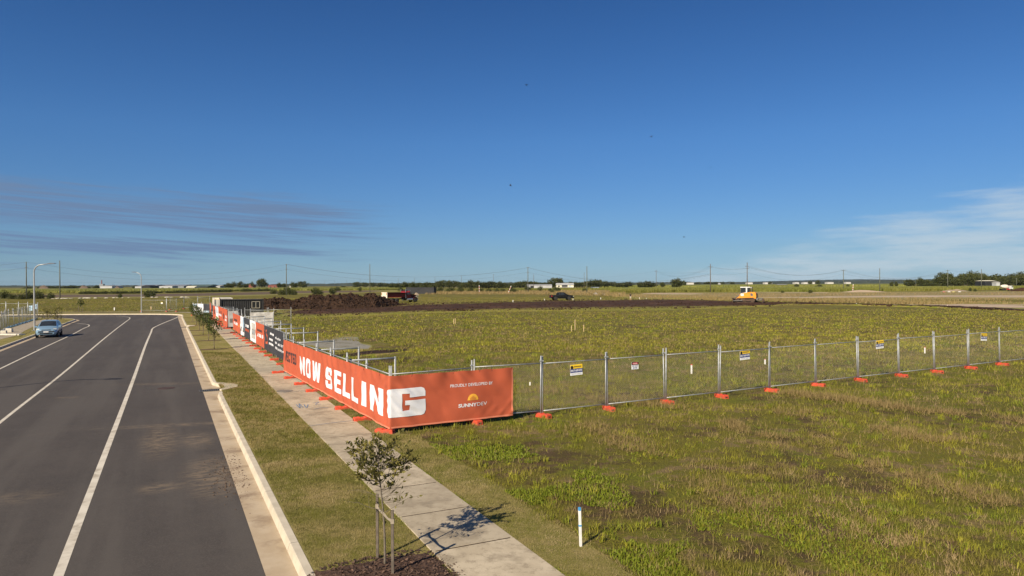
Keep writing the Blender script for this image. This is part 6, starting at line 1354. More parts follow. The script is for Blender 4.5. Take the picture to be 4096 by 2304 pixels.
pole('g', 2625, 1158, 1080, 'brown power pole with one crossarm in front of the round trees', ((0.8, 2.2), (1.1, 0.0)), wood=M_poleb)
pole('h', 2842, 1168, 1056, 'brown power pole with crossarm, one before the bulldozer', ((1.3, 2.2), (3.2, 0.0), (4.6, 0.0)), wood=M_poleb, r=0.19)
pole('i', 2989, 1168, 1050, 'brown power pole with two crossarms directly behind the bulldozer', ((1.7, 2.0), (2.6, 2.2), (4.4, 0.0)), wood=M_poleb, r=0.2)
pole('j', 3374, 1165.5, 1079, 'green power pole with top crossarm on the pale sand mound', ((0.2, 2.2), (1.9, 0.0)))
pole('k', 3519, 1166, 1073, 'green bare-topped power pole at the end of the sand mound', ((0.3, 0.0), (2.4, 0.4)))
pole('l', 3791, 1161, 1079, 'pale green power pole in front of the tall wood', ((0.4, 2.0), (1.6, 0.0)))
pole('m', 3926, 1159, 1077, 'pale green power pole with two small arms in front of the wood', ((2.4, 1.2), (3.4, 0.8)))
for i, (px, by, ty, lab) in enumerate(((2337, 1156, 1089, 'thin far pole beside the brown tree'), (2135, 1158, 1098, 'thin far pole rising from the white shed roof'), (1974, 1153, 1096, 'thin far pole in front of the tree row, nearest the white shed'), (1846, 1153, 1101, 'thin far pole in front of the tree row, in its middle'), (1740, 1152, 1106, 'thin far pole above the charcoal container'), (1658, 1151, 1111, 'thin far pole above the red truck'), (1593, 1150, 1114, 'thin far pole, one left of the red truck'), (1441, 1149, 1116, 'thin far pole in the low trees behind the soil heap'), (1387, 1149, 1119, 'thin far pole, one left of the low trees'), (1339, 1149, 1121, 'thin far pole, two left of the low trees'), (1299, 1149, 1124, 'thin far pole above the soil heap'), (3670, 1149, 1115, 'short far pole at the edge of the small trees'), (4066, 1150, 1113, 'short pale far pole beside the mixer truck'), (3356, 1149, 1122, 'thin pale far pole left of the sand mound pole'), (1537, 1149, 1117, 'thin far pole, two left of the red truck'))):
    pole('z%d' % i, px, by, ty, lab, ((0.4, 1.4),) if px in (1974, 1846, 1593, 4066) else ((0.3, 0.0),), group='thin far poles', wood=M_poleb if px < 3000 else None, r=0.15)
def wires(A, B, sag, label, xs=(0.0,), r=0.022):
    b = MB()
    for dx in xs:
        pts = []
        for i in range(17):
            t = i/16; p = A.lerp(B, t)+Vector((dx, 0, -sag*4*t*(1-t))); pts.append(p)
        b.tube(pts, r, 4, cap=False)
    return tag(b.build('power_line', M_cable, fix=False), label, 'power line')
W = POLES
far_l = PD(-700, 200.0); a0 = Vector((far_l.x, far_l.y, W['a'][0].z-0.3)); a1 = Vector((far_l.x, far_l.y, W['a'][1].z-0.3))
wires(a0, W['a'][0], 2.0, 'upper power line leaving the bracketed pole away from the street'); wires(a1, W['a'][1], 2.0, 'lower power line leaving the bracketed pole away from the street')
wires(W['a'][0], W['c'][0], 4.2, 'upper power line from the bracketed pole to the pole behind the container'); wires(W['a'][1], W['c'][1], 4.0, 'lower power line from the bracketed pole to the pole behind the container')
wires(W['c'][0], W['e'][0], 4.6, 'upper power line from the container pole to the white shed pole', (0, 0.5)); wires(W['c'][1], W['e'][1], 4.4, 'lower power line from the container pole to the white shed pole')
wires(W['e'][0], W['h'][2], 5.0, 'upper power line from the white shed pole towards the bulldozer', (0, 0.5)); wires(W['e'][1], W['h'][2]-Vector((0, 0, 0.6)), 4.6, 'lower power line from the white shed pole towards the bulldozer')
wires(W['g'][0], W['h'][0], 4.0, 'power line between the round trees pole and the pole before the bulldozer', (-0.9, 0.9)); wires(W['g'][1], W['h'][1], 1.0, 'taut power line between the round trees pole and the pole before the bulldozer')
wires(W['h'][0], W['i'][1], 0.8, 'upper power line over the bulldozer', (-0.9, 0.9)); wires(W['h'][2], W['i'][2], 0.8, 'lower power line over the bulldozer')
wires(W['i'][0], W['j'][0], 3.2, 'upper power line from the bulldozer pole to the sand mound', (-0.9, 0.9), 0.03); wires(W['i'][2], W['j'][1], 3.4, 'lower power line from the bulldozer pole to the sand mound')
wires(W['j'][0], W['l'][0], 4.0, 'upper power line from the sand mound to the wood', (-0.9, 0.9)); wires(W['j'][1], W['l'][1], 3.0, 'lower power line from the sand mound to the wood')
far_r = PD(5000, 300.0); wires(W['l'][0], Vector((far_r.x, far_r.y, W['l'][0].z)), 3.0, 'power line from the wood pole out past the mixer truck')
wires(W['z2'][0], W['g'][0], 5.5, 'far power line from the tree row to the round trees pole')
far_l2 = PD(-500, 900.0); wires(Vector((far_l2.x, 900, 14)), W['z9'][0], 4.0, 'thin far power line low over the sheds', r=0.05)

# ================================================================== trees beyond
specs = [dict(seed=101, height=9, trunk_h=1.2, crown_r=4.2, crown_h=7.6, nclump=70, leaves=26, size=0.85, trunk_r=0.22, aspect=1.5, clump=0.26),
         dict(seed=102, height=9, trunk_h=2.2, crown_r=4.8, crown_h=6.6, nclump=62, leaves=26, size=0.85, trunk_r=0.22, aspect=1.5, clump=0.27),
         dict(seed=103, height=9, trunk_h=0.8, crown_r=3.4, crown_h=8.0, nclump=64, leaves=24, size=0.8, trunk_r=0.2, aspect=1.5, clump=0.28),
         dict(seed=104, height=10, trunk_h=3.4, crown_r=4.6, crown_h=6.4, nclump=46, leaves=26, size=0.8, trunk_r=0.24, aspect=1.6, clump=0.27)]
protos = [make_tree('tree', 'proto', 'tree', s_, 'leaf', M_bark2) for s_ in specs]; pused = [[] for _ in protos]
bush_specs = [dict(seed=111, height=2.6, trunk_h=0.0, crown_r=1.9, crown_h=2.7, nclump=46, leaves=24, size=0.42, trunk_r=0.06, aspect=1.6, clump=0.34), dict(seed=112, height=2.2, trunk_h=-0.1, crown_r=2.4, crown_h=2.2, nclump=46, leaves=24, size=0.42, trunk_r=0.06, aspect=1.6, clump=0.34)]
bprotos = [make_tree('bush', 'proto', 'bush', s_, 'leaf', M_bark2) for s_ in bush_specs]; bused = [[], []]
def tree_at(k, px, D, top, wpx, label, group=None, bush=False, sink=0.0):
    src, used, sp_ = (bprotos[k], bused[k], bush_specs[k]) if bush else (protos[k], pused[k], specs[k])
    p = PD(px, D); h = max(0.5, ZT(px, top, D)-p.z); sc_ = h/(sp_['height']*1.03); w = wpx/FPX*D/(2*sp_['crown_r']*1.12)
    if isinstance(w, float) and (w/sc_ > 3.2): w = sc_*3.2
    o = place(src, used, (p.x, p.y, p.z-sink), rnd.uniform(0, 6.28), label, (w, w, sc_))
    if group: o['group'] = group
    elif 'group' in o: del o['group']
    return o
# the long row behind the house and shed
x = 1570
lab = 'bushy dark green tree in the long row behind the white shed and house'
while x < 2110:
    wd = rnd.uniform(26, 52); tp = pl([(1570, 1130), (1640, 1127), (1700, 1132), (1775, 1122), (1830, 1123), (1860, 1130), (1890, 1121), (1920, 1128), (2000, 1126), (2050, 1133), (2110, 1124)], x)+rnd.uniform(-3, 3)
    tree_at(rnd.randrange(3), x, rnd.uniform(600, 680), tp, wd, lab, 'row of trees behind the shed'); x += wd*0.55
x = 2110
while x < 2530:
    wd = rnd.uniform(28, 56); tp = pl([(2110, 1124), (2150, 1130), (2290, 1128), (2340, 1127), (2400, 1118), (2430, 1126), (2480, 1128), (2530, 1126)], x)+rnd.uniform(-3, 3)
    tree_at(rnd.randrange(3), x, rnd.uniform(690, 760), tp, wd, lab, 'row of trees behind the shed'); x += wd*0.6
tree_at(1, 2221, 640, 1110, 66, 'broad dark tree rising above the row, just behind the white house'); tree_at(0, 2375, 640, 1117, 62, 'tall rounded tree in the row, right of the bare green pole')
tree_at(2, 2600, 560, 1124, 60, 'rounded clump of trees behind the brown crossarm pole'); tree_at(0, 2570, 580, 1126, 50, 'rounded tree joined to the clump by the brown crossarm pole'); tree_at(0, 2708, 560, 1112, 52, 'tall lone leafy tree right of the brown crossarm pole'); tree_at(1, 2650, 620, 1128, 22, 'small tree between the clump and the lone leafy tree'); tree_at(2, 2738, 900, 1121, 16, 'small dark far tree just right of the lone leafy tree')
# left and centre distance
for (px, D, top, w_, k, lab2) in ((1048, 820, 1114, 46, 1, 'great domed dark tree standing above the red roofs'), (1175, 760, 1127, 34, 0, 'domed dark tree beside the white cottage'), (1212, 740, 1124, 44, 1, 'larger domed dark tree right of the white cottage'), (960, 860, 1125, 26, 2, 'tall dark tree left of the red roofs'), (915, 880, 1131, 40, 0, 'dark tree at the shed end of the clump'), (985, 900, 1133, 46, 1, 'low dark tree between the sheds and the red roofs'), (1008, 800, 1126, 16, 3, 'small flat-topped tree on a thin stem left of the domed tree'), (1115, 840, 1130, 18, 2, 'brown-green tree above the red roofs'), (1135, 860, 1133, 30, 0, 'low dark tree right of the red roofs'), (935, 830, 1127, 24, 3, 'open-crowned tree beside the sheds')):
    tree_at(k, px, D, top, w_, lab2)
for (px, D, top, w_) in ((110, 900, 1144, 36), (165, 930, 1144, 30), (205, 930, 1141, 36), (232, 950, 1142, 30), (262, 940, 1141, 34), (290, 950, 1138, 34), (322, 950, 1141, 36), (350, 940, 1143, 30), (385, 920, 1138, 28), (475, 1000, 1139, 34), (535, 1000, 1142, 12), (560, 1000, 1143, 18), (620, 1010, 1137, 26), (700, 1010, 1137, 24)):
    tree_at(rnd.randrange(3), px, D, top+1, w_, 'low dark tree on the horizon behind the spoil heaps and sheds', 'horizon trees on the left', sink=0.5)
for (px, D, top, w_) in ((1430, 1100, 1126, 36), (1460, 1100, 1128, 34), (1490, 1100, 1128, 30), (1520, 1080, 1129, 34), (1545, 1060, 1131, 30), (1375, 900, 1142, 22), (1420, 880, 1141, 20), (2790, 1500, 1128, 30), (2830, 1500, 1125, 36), (2860, 1450, 1127, 28), (2890, 1500, 1125, 20), (2930, 1500, 1127, 22), (3080, 1500, 1124, 18), (3270, 1300, 1119, 20), (3240, 1300, 1122, 18)):
    tree_at(rnd.randrange(3), px, D, top, w_, 'distant dark tree beyond the cane fields', 'distant trees beyond the cane', sink=0.5)
# the wood on the right
x = 3690
lab = 'tall gum tree in the dense wood behind the cane, right of the small trees'
while x < 4180:
    wd = rnd.uniform(30, 58); tp = pl([(3690, 1122), (3740, 1116), (3760, 1090), (3790, 1096), (3815, 1105), (3850, 1092), (3885, 1085), (3915, 1092), (3950, 1099), (3990, 1097), (4015, 1103), (4040, 1094), (4080, 1090), (4180, 1084)], x)+rnd.uniform(-4, 3)
    for D in (520, 590):
        tree_at(rnd.randrange(4), x+rnd.uniform(-8, 8), D+rnd.uniform(-25, 25), tp+(0 if D > 550 else rnd.uniform(3, 14)), wd, lab, 'gum trees of the right-hand wood')
    x += wd*0.46
for (px, top, w_, lab2) in ((3640, 1117, 44, 'small grey-green tree at the near end of the wood'), (3680, 1108, 28, 'open grey tree at the near end of the wood'), (3706, 1118, 44, 'round bright green tree at the foot of the wood'), (3566, 1126, 16, 'lone small round bush-like tree out in the cane, nearer the wood'), (3586, 1125, 14, 'second small round tree out in the cane, nearer the wood')):
    tree_at(rnd.randrange(3), px, 540, top, w_, lab2)
# bushes in the middle distance
blist = [(12, 1195, 1167, 40), (45, 1196, 1176, 36), (90, 1197, 1176, 46), (120, 1196, 1166, 34), (155, 1195, 1168, 42), (200, 1195, 1174, 32), (478, 1190, 1175, 20), (597, 1189, 1164, 44), (1155, 1179, 1150, 44), (1175, 1180, 1160, 26), (1130, 1180, 1158, 34), (1095, 1176, 1160, 30), (1262, 1178, 1152, 34), (1280, 1178, 1160, 26), (1331, 1176, 1152, 28), (1350, 1164, 1148, 24), (1440, 1166, 1148, 14),
         (2110, 1163, 1145, 26), (2160, 1165, 1145, 22), (2199, 1165, 1153, 16), (2225, 1166, 1148, 34), (2210, 1172, 1160, 20), (2338, 1166, 1152, 22), (2365, 1160, 1150, 16), (3390, 1149, 1138, 14), (3186, 1149, 1136, 18), (3262, 1150, 1143, 12), (3280, 1150, 1138, 18), (3880, 1165, 1151, 12), (3900, 1166, 1154, 12), (3950, 1152, 1142, 12), (1690, 1166, 1147, 30), (1720, 1167, 1146, 30), (1760, 1167, 1149, 30), (1800, 1168, 1150, 34), (1840, 1168, 1152, 30), (1880, 1167, 1151, 28), (1920, 1168, 1153, 30), (1955, 1168, 1155, 26), (1985, 1168, 1156, 24), (2010, 1167, 1154, 26), (2060, 1169, 1156, 24), (2045, 1168, 1142, 22), (1600, 1162, 1150, 24), (1640, 1164, 1150, 24), (3240, 1172, 1160, 20), (3130, 1171, 1163, 14)]
for (px, by, top, w_) in blist:
    p = G(px, by); tree_at(rnd.randrange(2), px, p.y, top, w_, 'dark green bush in the rough ground between the grass and the cane' if px < 1500 else ('dark bush in the scrub before the cane field' if px > 2480 else 'bush in the scrubby strip before the tree row'), 'bushes in the rough ground', bush=True, sink=0.1)
# hedge strip at the near edge of the left cane
x = 330
while x < 1080:
    by = pl([(330, 1176), (560, 1174), (800, 1170), (1080, 1164)], x); p = G(x, by); w_ = rnd.uniform(18, 36)
    if rnd.random() < 0.8: tree_at(rnd.randrange(2), x, p.y, by-rnd.uniform(7, 12), w_, 'low dark shrub in the hedge along the edge of the left cane field', 'shrubs of the left hedge', bush=True, sink=0.2)
    x += w_*0.6

# ================================================================== far woods and hills
M_wood = mat('far_woodland', (0.022, 0.030, 0.024), (0.040, 0.048, 0.034), 0.02, 0.95, world_co=True)
def far_wood(name, D, tops, label, depth=150, jag=2.2):
    b = MB(); n = 900; x0, x1 = tops[0][0], tops[-1][0]
    for i in range(n+1):
        px = lerp(x0, x1, i/n); t = pl(tops, px)+jag*n2(px, D, 0.035)+jag*0.8*n2(px, D, 0.13)+jag*0.5*n2(px, D, 0.4); z = max(1.0, ZT(px, t, D)); p = AT(px, 1140, D); q = AT(px, 1140, D+depth)
        b.v += [(p.x, p.y-20, -2), (p.x, p.y, z*0.85), (p.x*1.01, p.y+depth*0.3, z), (q.x, q.y, -2)]
    b.f = [(4*i+j, 4*i+4+j, 4*i+5+j, 4*i+1+j) for i in range(n) for j in range(3)]; b.m = [0]*len(b.f)
    return tag(stuff(b.build(name, M_wood, fix=False, smooth=False)), label, 'woodland')
far_wood('distant_woodland', 2600, [(-900, 1143), (0, 1142), (240, 1142), (500, 1141), (1000, 1138), (1230, 1134), (1300, 1135), (1440, 1130), (1600, 1133), (1700, 1131), (2100, 1129), (2500, 1130), (2760, 1128), (3000, 1127), (3300, 1123), (3500, 1121), (3700, 1117), (4096, 1112), (5000, 1110)], 'long low band of distant woodland along the horizon')
far_wood('distant_hills', 6000, [(2400, 1133), (2900, 1130), (3300, 1119), (3480, 1116), (3700, 1119), (4096, 1114), (5000, 1112)], 'faint wooded hills behind the cane on the right', 800, 1.0)

# ================================================================== sheds, houses and stacks
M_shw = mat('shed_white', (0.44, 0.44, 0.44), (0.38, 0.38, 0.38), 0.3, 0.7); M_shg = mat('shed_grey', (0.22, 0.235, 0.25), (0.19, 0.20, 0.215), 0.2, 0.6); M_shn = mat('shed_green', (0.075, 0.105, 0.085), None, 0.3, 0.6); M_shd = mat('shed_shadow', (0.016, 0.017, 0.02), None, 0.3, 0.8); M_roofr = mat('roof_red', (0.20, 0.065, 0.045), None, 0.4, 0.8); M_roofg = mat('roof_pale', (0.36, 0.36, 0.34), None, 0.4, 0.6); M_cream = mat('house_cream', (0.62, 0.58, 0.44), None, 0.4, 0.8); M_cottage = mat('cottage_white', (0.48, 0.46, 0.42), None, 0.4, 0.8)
def shed(px0, px1, base, eave, ridge_, D, depth, wallm, roofm, label, openings=(), gable='side', cat='shed', z0=0.0):
    a = PD(px0, D); b_ = PD(px1, D); w = b_.x-a.x; ze = ZT((px0+px1)/2, eave, D)-a.z; zr = ZT((px0+px1)/2, ridge_, D)-a.z
    t = thing('shed' if cat == 'shed' else 'house', label, cat, ((a.x+b_.x)/2, D, a.z)); h = w/2
    MB().box(-h, h, 0, depth, z0-0.3*(z0 == 0), ze).build('wall', wallm, t)
    ov = 0.3
    if gable == 'side':          # ridge runs along the front
        MB().prism([(0, 0), (1, 0), (1, 1), (0, 1)], 0, 0.01) if False else None
        b = MB(); b.add([(-h-ov, -ov, ze), (h+ov, -ov, ze), (h+ov, depth+ov, ze), (-h-ov, depth+ov, ze), (-h-ov, depth/2, zr), (h+ov, depth/2, zr)], [(3, 2, 1, 0), (0, 1, 5, 4), (2, 3, 4, 5), (1, 2, 5), (3, 0, 4)]); b.build('roof', roofm, t)
    else:                        # gable faces the street
        b = MB(); b.add([(-h-ov, -ov, ze), (0, -ov, zr), (h+ov, -ov, ze), (-h-ov, depth, ze), (0, depth, zr), (h+ov, depth, ze)], [(0, 2, 1), (3, 4, 5), (0, 1, 4, 3), (1, 2, 5, 4), (0, 3, 5, 2)]); b.build('roof', roofm, t)
    for (nm, u0, u1, v0, v1, m) in openings: MB().box(lerp(-h, h, u0), lerp(-h, h, u1), -0.06, 0.05, lerp(0, ze, v0), lerp(0, ze, v1)).build(nm, m, t)
    return t
shed(400, 448, 1152, 1144, 1141, 880, 25, M_shw, M_shg, 'low white-walled shed with grey roof below the smokestack', gable='gable')
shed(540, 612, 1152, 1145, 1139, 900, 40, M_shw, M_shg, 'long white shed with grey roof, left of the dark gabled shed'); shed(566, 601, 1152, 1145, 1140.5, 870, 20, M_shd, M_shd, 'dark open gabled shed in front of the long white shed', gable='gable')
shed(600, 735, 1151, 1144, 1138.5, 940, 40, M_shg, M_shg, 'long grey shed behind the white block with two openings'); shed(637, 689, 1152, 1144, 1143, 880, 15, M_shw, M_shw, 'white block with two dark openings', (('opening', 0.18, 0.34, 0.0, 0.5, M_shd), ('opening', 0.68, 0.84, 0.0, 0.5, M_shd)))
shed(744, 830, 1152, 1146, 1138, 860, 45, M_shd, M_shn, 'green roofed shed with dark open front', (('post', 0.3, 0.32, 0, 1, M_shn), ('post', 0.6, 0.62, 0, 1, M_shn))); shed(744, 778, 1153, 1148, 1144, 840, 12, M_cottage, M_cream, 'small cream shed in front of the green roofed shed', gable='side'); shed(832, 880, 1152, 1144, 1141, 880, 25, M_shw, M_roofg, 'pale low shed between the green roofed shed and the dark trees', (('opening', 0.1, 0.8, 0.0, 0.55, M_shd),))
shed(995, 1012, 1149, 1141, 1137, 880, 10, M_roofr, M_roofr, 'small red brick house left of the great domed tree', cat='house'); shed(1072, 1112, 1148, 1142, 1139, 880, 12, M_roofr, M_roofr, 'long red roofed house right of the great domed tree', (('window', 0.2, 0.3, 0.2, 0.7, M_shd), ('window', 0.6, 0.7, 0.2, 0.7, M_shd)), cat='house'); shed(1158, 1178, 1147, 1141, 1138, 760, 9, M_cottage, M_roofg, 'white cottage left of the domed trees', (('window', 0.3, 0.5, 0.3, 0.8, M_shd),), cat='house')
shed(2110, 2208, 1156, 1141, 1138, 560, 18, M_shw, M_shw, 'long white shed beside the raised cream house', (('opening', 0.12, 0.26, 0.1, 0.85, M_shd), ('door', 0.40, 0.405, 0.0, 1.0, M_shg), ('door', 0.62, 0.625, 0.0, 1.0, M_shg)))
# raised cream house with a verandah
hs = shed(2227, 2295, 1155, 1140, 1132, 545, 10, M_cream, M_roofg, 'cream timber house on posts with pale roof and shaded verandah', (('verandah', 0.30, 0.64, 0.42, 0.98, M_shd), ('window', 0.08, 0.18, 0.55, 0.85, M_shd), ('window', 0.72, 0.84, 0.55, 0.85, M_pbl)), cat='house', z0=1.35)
w_h = 68/FPX*545/2
for u in (-0.95, -0.4, 0.15, 0.6, 0.95): MB().box(u*w_h-0.1, u*w_h+0.1, 0.1, 0.3, -0.2, 1.4).build('stump', M_cottage, hs)
MB().box(-0.45*w_h, 0.95*w_h, -1.2, 0.0, 1.3, 1.5).build('deck', M_cottage, hs); MB().box(-0.45*w_h, 0.35*w_h, -1.2, -1.14, 2.2, 2.28).build('handrail', M_cottage, hs)
for u in np.linspace(-0.43, 0.33, 7): MB().box(u*w_h-0.04, u*w_h+0.04, -1.19, -1.13, 1.5, 2.22).build('baluster', M_cottage, hs)
shed(2365, 2396, 1155, 1149.5, 1148.5, 560, 4, M_shw, M_pbl, 'low white and blue trailer box in the grass behind the rubble', (('window', 0.6, 0.8, 0.3, 0.7, M_pbl),), z0=0.5)
shed(2866, 2896, 1136, 1133, 1131.5, 1500, 20, M_shw, M_shw, 'far white shed on the horizon before the bulldozer'); shed(3115, 3150, 1142, 1138.5, 1137, 800, 10, M_shd, M_roofg, 'low open shed with pale roof out in the cane'); shed(3940, 3985, 1145, 1124, 1121, 470, 10, M_shd, M_cream, 'pale roof among the trees of the wood', cat='house'); shed(3985, 4000, 1145, 1130, 1127, 450, 4, M_shw, M_cottage, 'small bright white shed below the wood')
for i, px in enumerate((2750, 2990, 3060, 3180, 3215, 3240, 3385, 3310)): shed(px, px+rnd.uniform(14, 30), 1135, 1131-(px-2750)*0.003, 1129.5-(px-2750)*0.003, 1700, 15, M_cottage, M_roofg, 'tiny pale building on the horizon beyond the cane', cat='house')['group'] = 'tiny horizon buildings'
# smokestack
p = PD(407, 980); t = thing('smokestack', 'thin brown smokestack above the sheds', 'smokestack', p); MB().tube([(0, 0, 0), (0, 0, ZT(407, 1120, 980)-p.z)], [0.9, 0.55], 10).build('stack', M_roofr, t); MB().box(-2.5, 3.2, -2, 2, 0, ZT(407, 1136, 980)-p.z).build('stack_house', M_shg, t)
# spoil heaps far left and rubble heaps
M_spoil = mat('spoil_brown', (0.10, 0.072, 0.055), (0.14, 0.10, 0.075), 0.2, 0.95); M_rub = mat('rubble_grey', (0.22, 0.205, 0.185), (0.34, 0.31, 0.28), 0.9, 0.95); M_tanm = mat('tan_mound', (0.30, 0.235, 0.165), (0.24, 0.185, 0.125), 0.2, 0.95)
def heap(px0, px1, base, top, D, material, label, rough=0.25, depth=0.5, name='soil_mound'):
    a = PD(px0, D); b_ = PD(px1, D); w = (b_.x-a.x)/2; h = ZT((px0+px1)/2, top, D)-a.z; n, m = 40, 18; b = MB()
    for i in range(n+1):
        for j in range(m+1):
            u, v = i/n*2-1, j/m*2-1; r_ = min(1, math.hypot(u, v)); f = (math.cos(math.pi*r_)+1)/2
            x, y = u*w, v*w*depth; b.v.append((x, y, -0.15+h*f*(1+0.25*n2(x, y, 3.0/w, px0))+rough*f*(n2(x, y, 6.0/w, px0)+abs(n2(x, y, 14.0/w, px0)))))
    k = m+1; b.f = [(i*k+j, (i+1)*k+j, (i+1)*k+j+1, i*k+j+1) for i in range(n) for j in range(m)]; b.m = [0]*len(b.f)
    o = b.build(name, material, fix=False); o.location = ((a.x+b_.x)/2, D, a.z); return tag(o, label, 'mound')
heap(142, 208, 1152, 1140, 860, M_spoil, 'brown spoil heap before the dark trees, nearer the street lamp'); heap(305, 365, 1152, 1141, 870, M_spoil, 'brown spoil heap before the dark trees, nearer the smokestack'); heap(448, 490, 1152, 1145, 860, M_spoil, 'low grey-brown spoil heap beside the white-walled shed')
heap(2362, 2400, 1184, 1170, 262, M_rub, 'grey rubble heap in the grass past the pickup', 0.3, name='rubble_mound'); heap(2395, 2435, 1184, 1174, 260, M_rub, 'lower grey rubble heap joined to the first', 0.3, name='rubble_mound'); heap(2460, 2500, 1183, 1173, 256, M_tanm, 'tan rubble heap behind the standing worker', 0.3, name='rubble_mound'); heap(1650, 1682, 1180, 1170, 262, M_tanm, 'tan rubble heap in front of the charcoal container', 0.3, name='rubble_mound')
heap(3320, 3590, 1181, 1160, 292, M_sand, 'broad pale sand mound with poles standing in it', 0.15, 0.4); heap(3735, 3905, 1177, 1157, 300, M_tanm, 'tan soil mound with bags at its foot', 0.3, 0.4); heap(4010, 4200, 1168, 1148, 300, M_soil2, 'dark soil mound beside the mixer truck', 0.4, 0.4)
for (px, m, lab) in ((3776, mat('bag_red', (0.34, 0.12, 0.10)), 'red bag at the foot of the tan mound'), (3796, M_cottage, 'white bag at the foot of the tan mound'), (3814, mat('bag_yellow', (0.42, 0.38, 0.14)), 'yellow bag at the foot of the tan mound'), (3838, M_cottage, 'last pale bag at the foot of the tan mound')):
    p = PD(px, 278); b = MB(); b.lathe([(-0.05, 0.9), (0.3, 1.0), (0.6, 0.7), (0.75, 0.2)], 10, axis='z'); o = b.build('bulk_bag', m); o.location = p; o.scale = (0.6, 0.5, 0.55); tag(o, lab, 'bag')
# line of pale stones along the left grass edge
rk = None
for i in range(34):
    px = rnd.uniform(150, 760); p = G(px, pl([(150, 1196), (400, 1192.5), (760, 1189)], px)+rnd.uniform(-0.6, 0.6)); s_ = rnd.uniform(0.25, 0.7)
    if rk is None: rk = MB().lathe([(-0.1, 0.6), (0.1, 0.9), (0.35, 0.7), (0.5, 0.25)], 7, axis='z').build('boulder', M_blk); o = rk
    else: o = rk.copy(); col.objects.link(o)
    o.location = p; o.scale = (s_*1.6, s_, s_*0.8); o.rotation_euler = (0, 0, rnd.uniform(0, 6)); tag(o, 'pale boulder on the grass edge before the tilled strip', 'boulder', 'pale boulders along the grass edge')

# ================================================================== birds
M_bird = mat('bird_dark', (0.02, 0.02, 0.025), None, 4, 0.8)
def bird(px, py, D, span, bank, rz, label):
    p = AT(px, py, D); t = thing('bird', label, 'bird', p, rz); t.rotation_euler = (0, bank, rz)
    MB().lathe([(-0.30, 0.01), (-0.18, 0.05), (0.0, 0.08), (0.18, 0.06), (0.28, 0.015)], 8).build('body', M_bird, t)
    for s_ in (-1, 1): MB().add([(0, 0.10, 0.02), (s_*span*0.25, 0.16, 0.10), (s_*span*0.5, 0.0, 0.02), (s_*span*0.25, -0.05, 0.09), (0, -0.12, 0.02), (s_*span*0.25, 0.05, 0.07)], [(0, 1, 5), (1, 2, 5), (2, 3, 5), (3, 4, 5), (4, 0, 5)]).build('wing', M_bird, t)
bird(2106, 340, 110, 0.7, 0.05, 0.2, 'small dark bird gliding highest in the sky'); bird(2606, 546, 110, 0.7, -0.45, 0.1, 'small dark bird banking in the upper sky'); bird(2042, 741, 130, 0.6, 1.0, 0.8, 'small dark bird with raised wings in the middle of the sky'); bird(2736, 948, 170, 0.5, 0.3, 1.3, 'tiny dark bird low over the bulldozer side of the sky'); bird(2844, 670, 230, 0.5, 0.2, 0.6, 'tiny faint bird in the upper right of the open sky'); bird(890, 1065, 260, 0.8, 0.3, 0.5, 'tiny pale bird low above the saplings')

# ================================================================== grass, cane and dry growth
def in_field(x, y):
    pr_ = 0.75-0.4885*(y-10.6); return x > pr_+1.15+0.12*np.sin(y*2.3)+0.1*np.sin(y*5.1)
def blades(name, X, Y, L, Wd, tint, material, label, cat, lean=0.5, z=0.0, segs=1, bend=0.4):
    n = len(X); a = nprng.uniform(0, 6.283, n); ln = np.abs(nprng.normal(0, lean, n)); b_ = nprng.uniform(0, 6.283, n)
    Z = np.array([gz(v) for v in Y])+z if np.max(Y) > 119 else np.full(n, z)
    dx, dy = np.cos(b_)*np.sin(ln), np.sin(b_)*np.sin(ln); dz_ = np.cos(ln); wx, wy = np.cos(a)*Wd/2, np.sin(a)*Wd/2
    if segs == 1:
        v = np.empty((n, 3, 3)); v[:, 0] = np.stack([X-wx, Y-wy, Z-0.01], 1); v[:, 1] = np.stack([X+wx, Y+wy, Z-0.01], 1); v[:, 2] = np.stack([X+dx*L, Y+dy*L, Z+dz_*L], 1)
        tri = np.arange(n*3).reshape(-1, 3); at_ = np.repeat(tint, 3)
    else:
        v = np.empty((n, 5, 3)); mx, my, mz = X+dx*L*0.5, Y+dy*L*0.5, Z+dz_*L*0.6; tx, ty, tz = X+dx*L*(1+bend), Y+dy*L*(1+bend), Z+dz_*L*(1-0.3*bend)
        v[:, 0] = np.stack([X-wx, Y-wy, Z-0.01], 1); v[:, 1] = np.stack([X+wx, Y+wy, Z-0.01], 1); v[:, 2] = np.stack([mx-wx*.8, my-wy*.8, mz], 1); v[:, 3] = np.stack([mx+wx*.8, my+wy*.8, mz], 1); v[:, 4] = np.stack([tx, ty, tz], 1)
        base = np.arange(n)[:, None]*5; tri = np.concatenate([base+[[0, 1, 3]], base+[[0, 3, 2]], base+[[2, 3, 4]]], 1).reshape(-1, 3); at_ = np.repeat(tint, 5)
    return tag(stuff(mesh_np(name, v.reshape(-1, 3), tri, material, at_)), label, cat)
def vnoise(X, Y, s, seed):
    """cheap value noise for many points"""
    r = np.random.default_rng(seed); T_ = r.random((256, 256)); x = X*s; y = Y*s; xi = np.floor(x).astype(int); yi = np.floor(y).astype(int); fx = x-xi; fy = y-yi; fx = fx*fx*(3-2*fx); fy = fy*fy*(3-2*fy)
    g = lambda i, j: T_[i % 256, j % 256]
    return (g(xi, yi)*(1-fx)+g(xi+1, yi)*fx)*(1-fy)+(g(xi, yi+1)*(1-fx)+g(xi+1, yi+1)*fx)*fy
def scatter(n, D0, D1, half=0.80, extra=4.0):
    D = D0*(D1/D0)**nprng.random(n); X = (nprng.random(n)*2-1)*(half*D+extra); return X, D
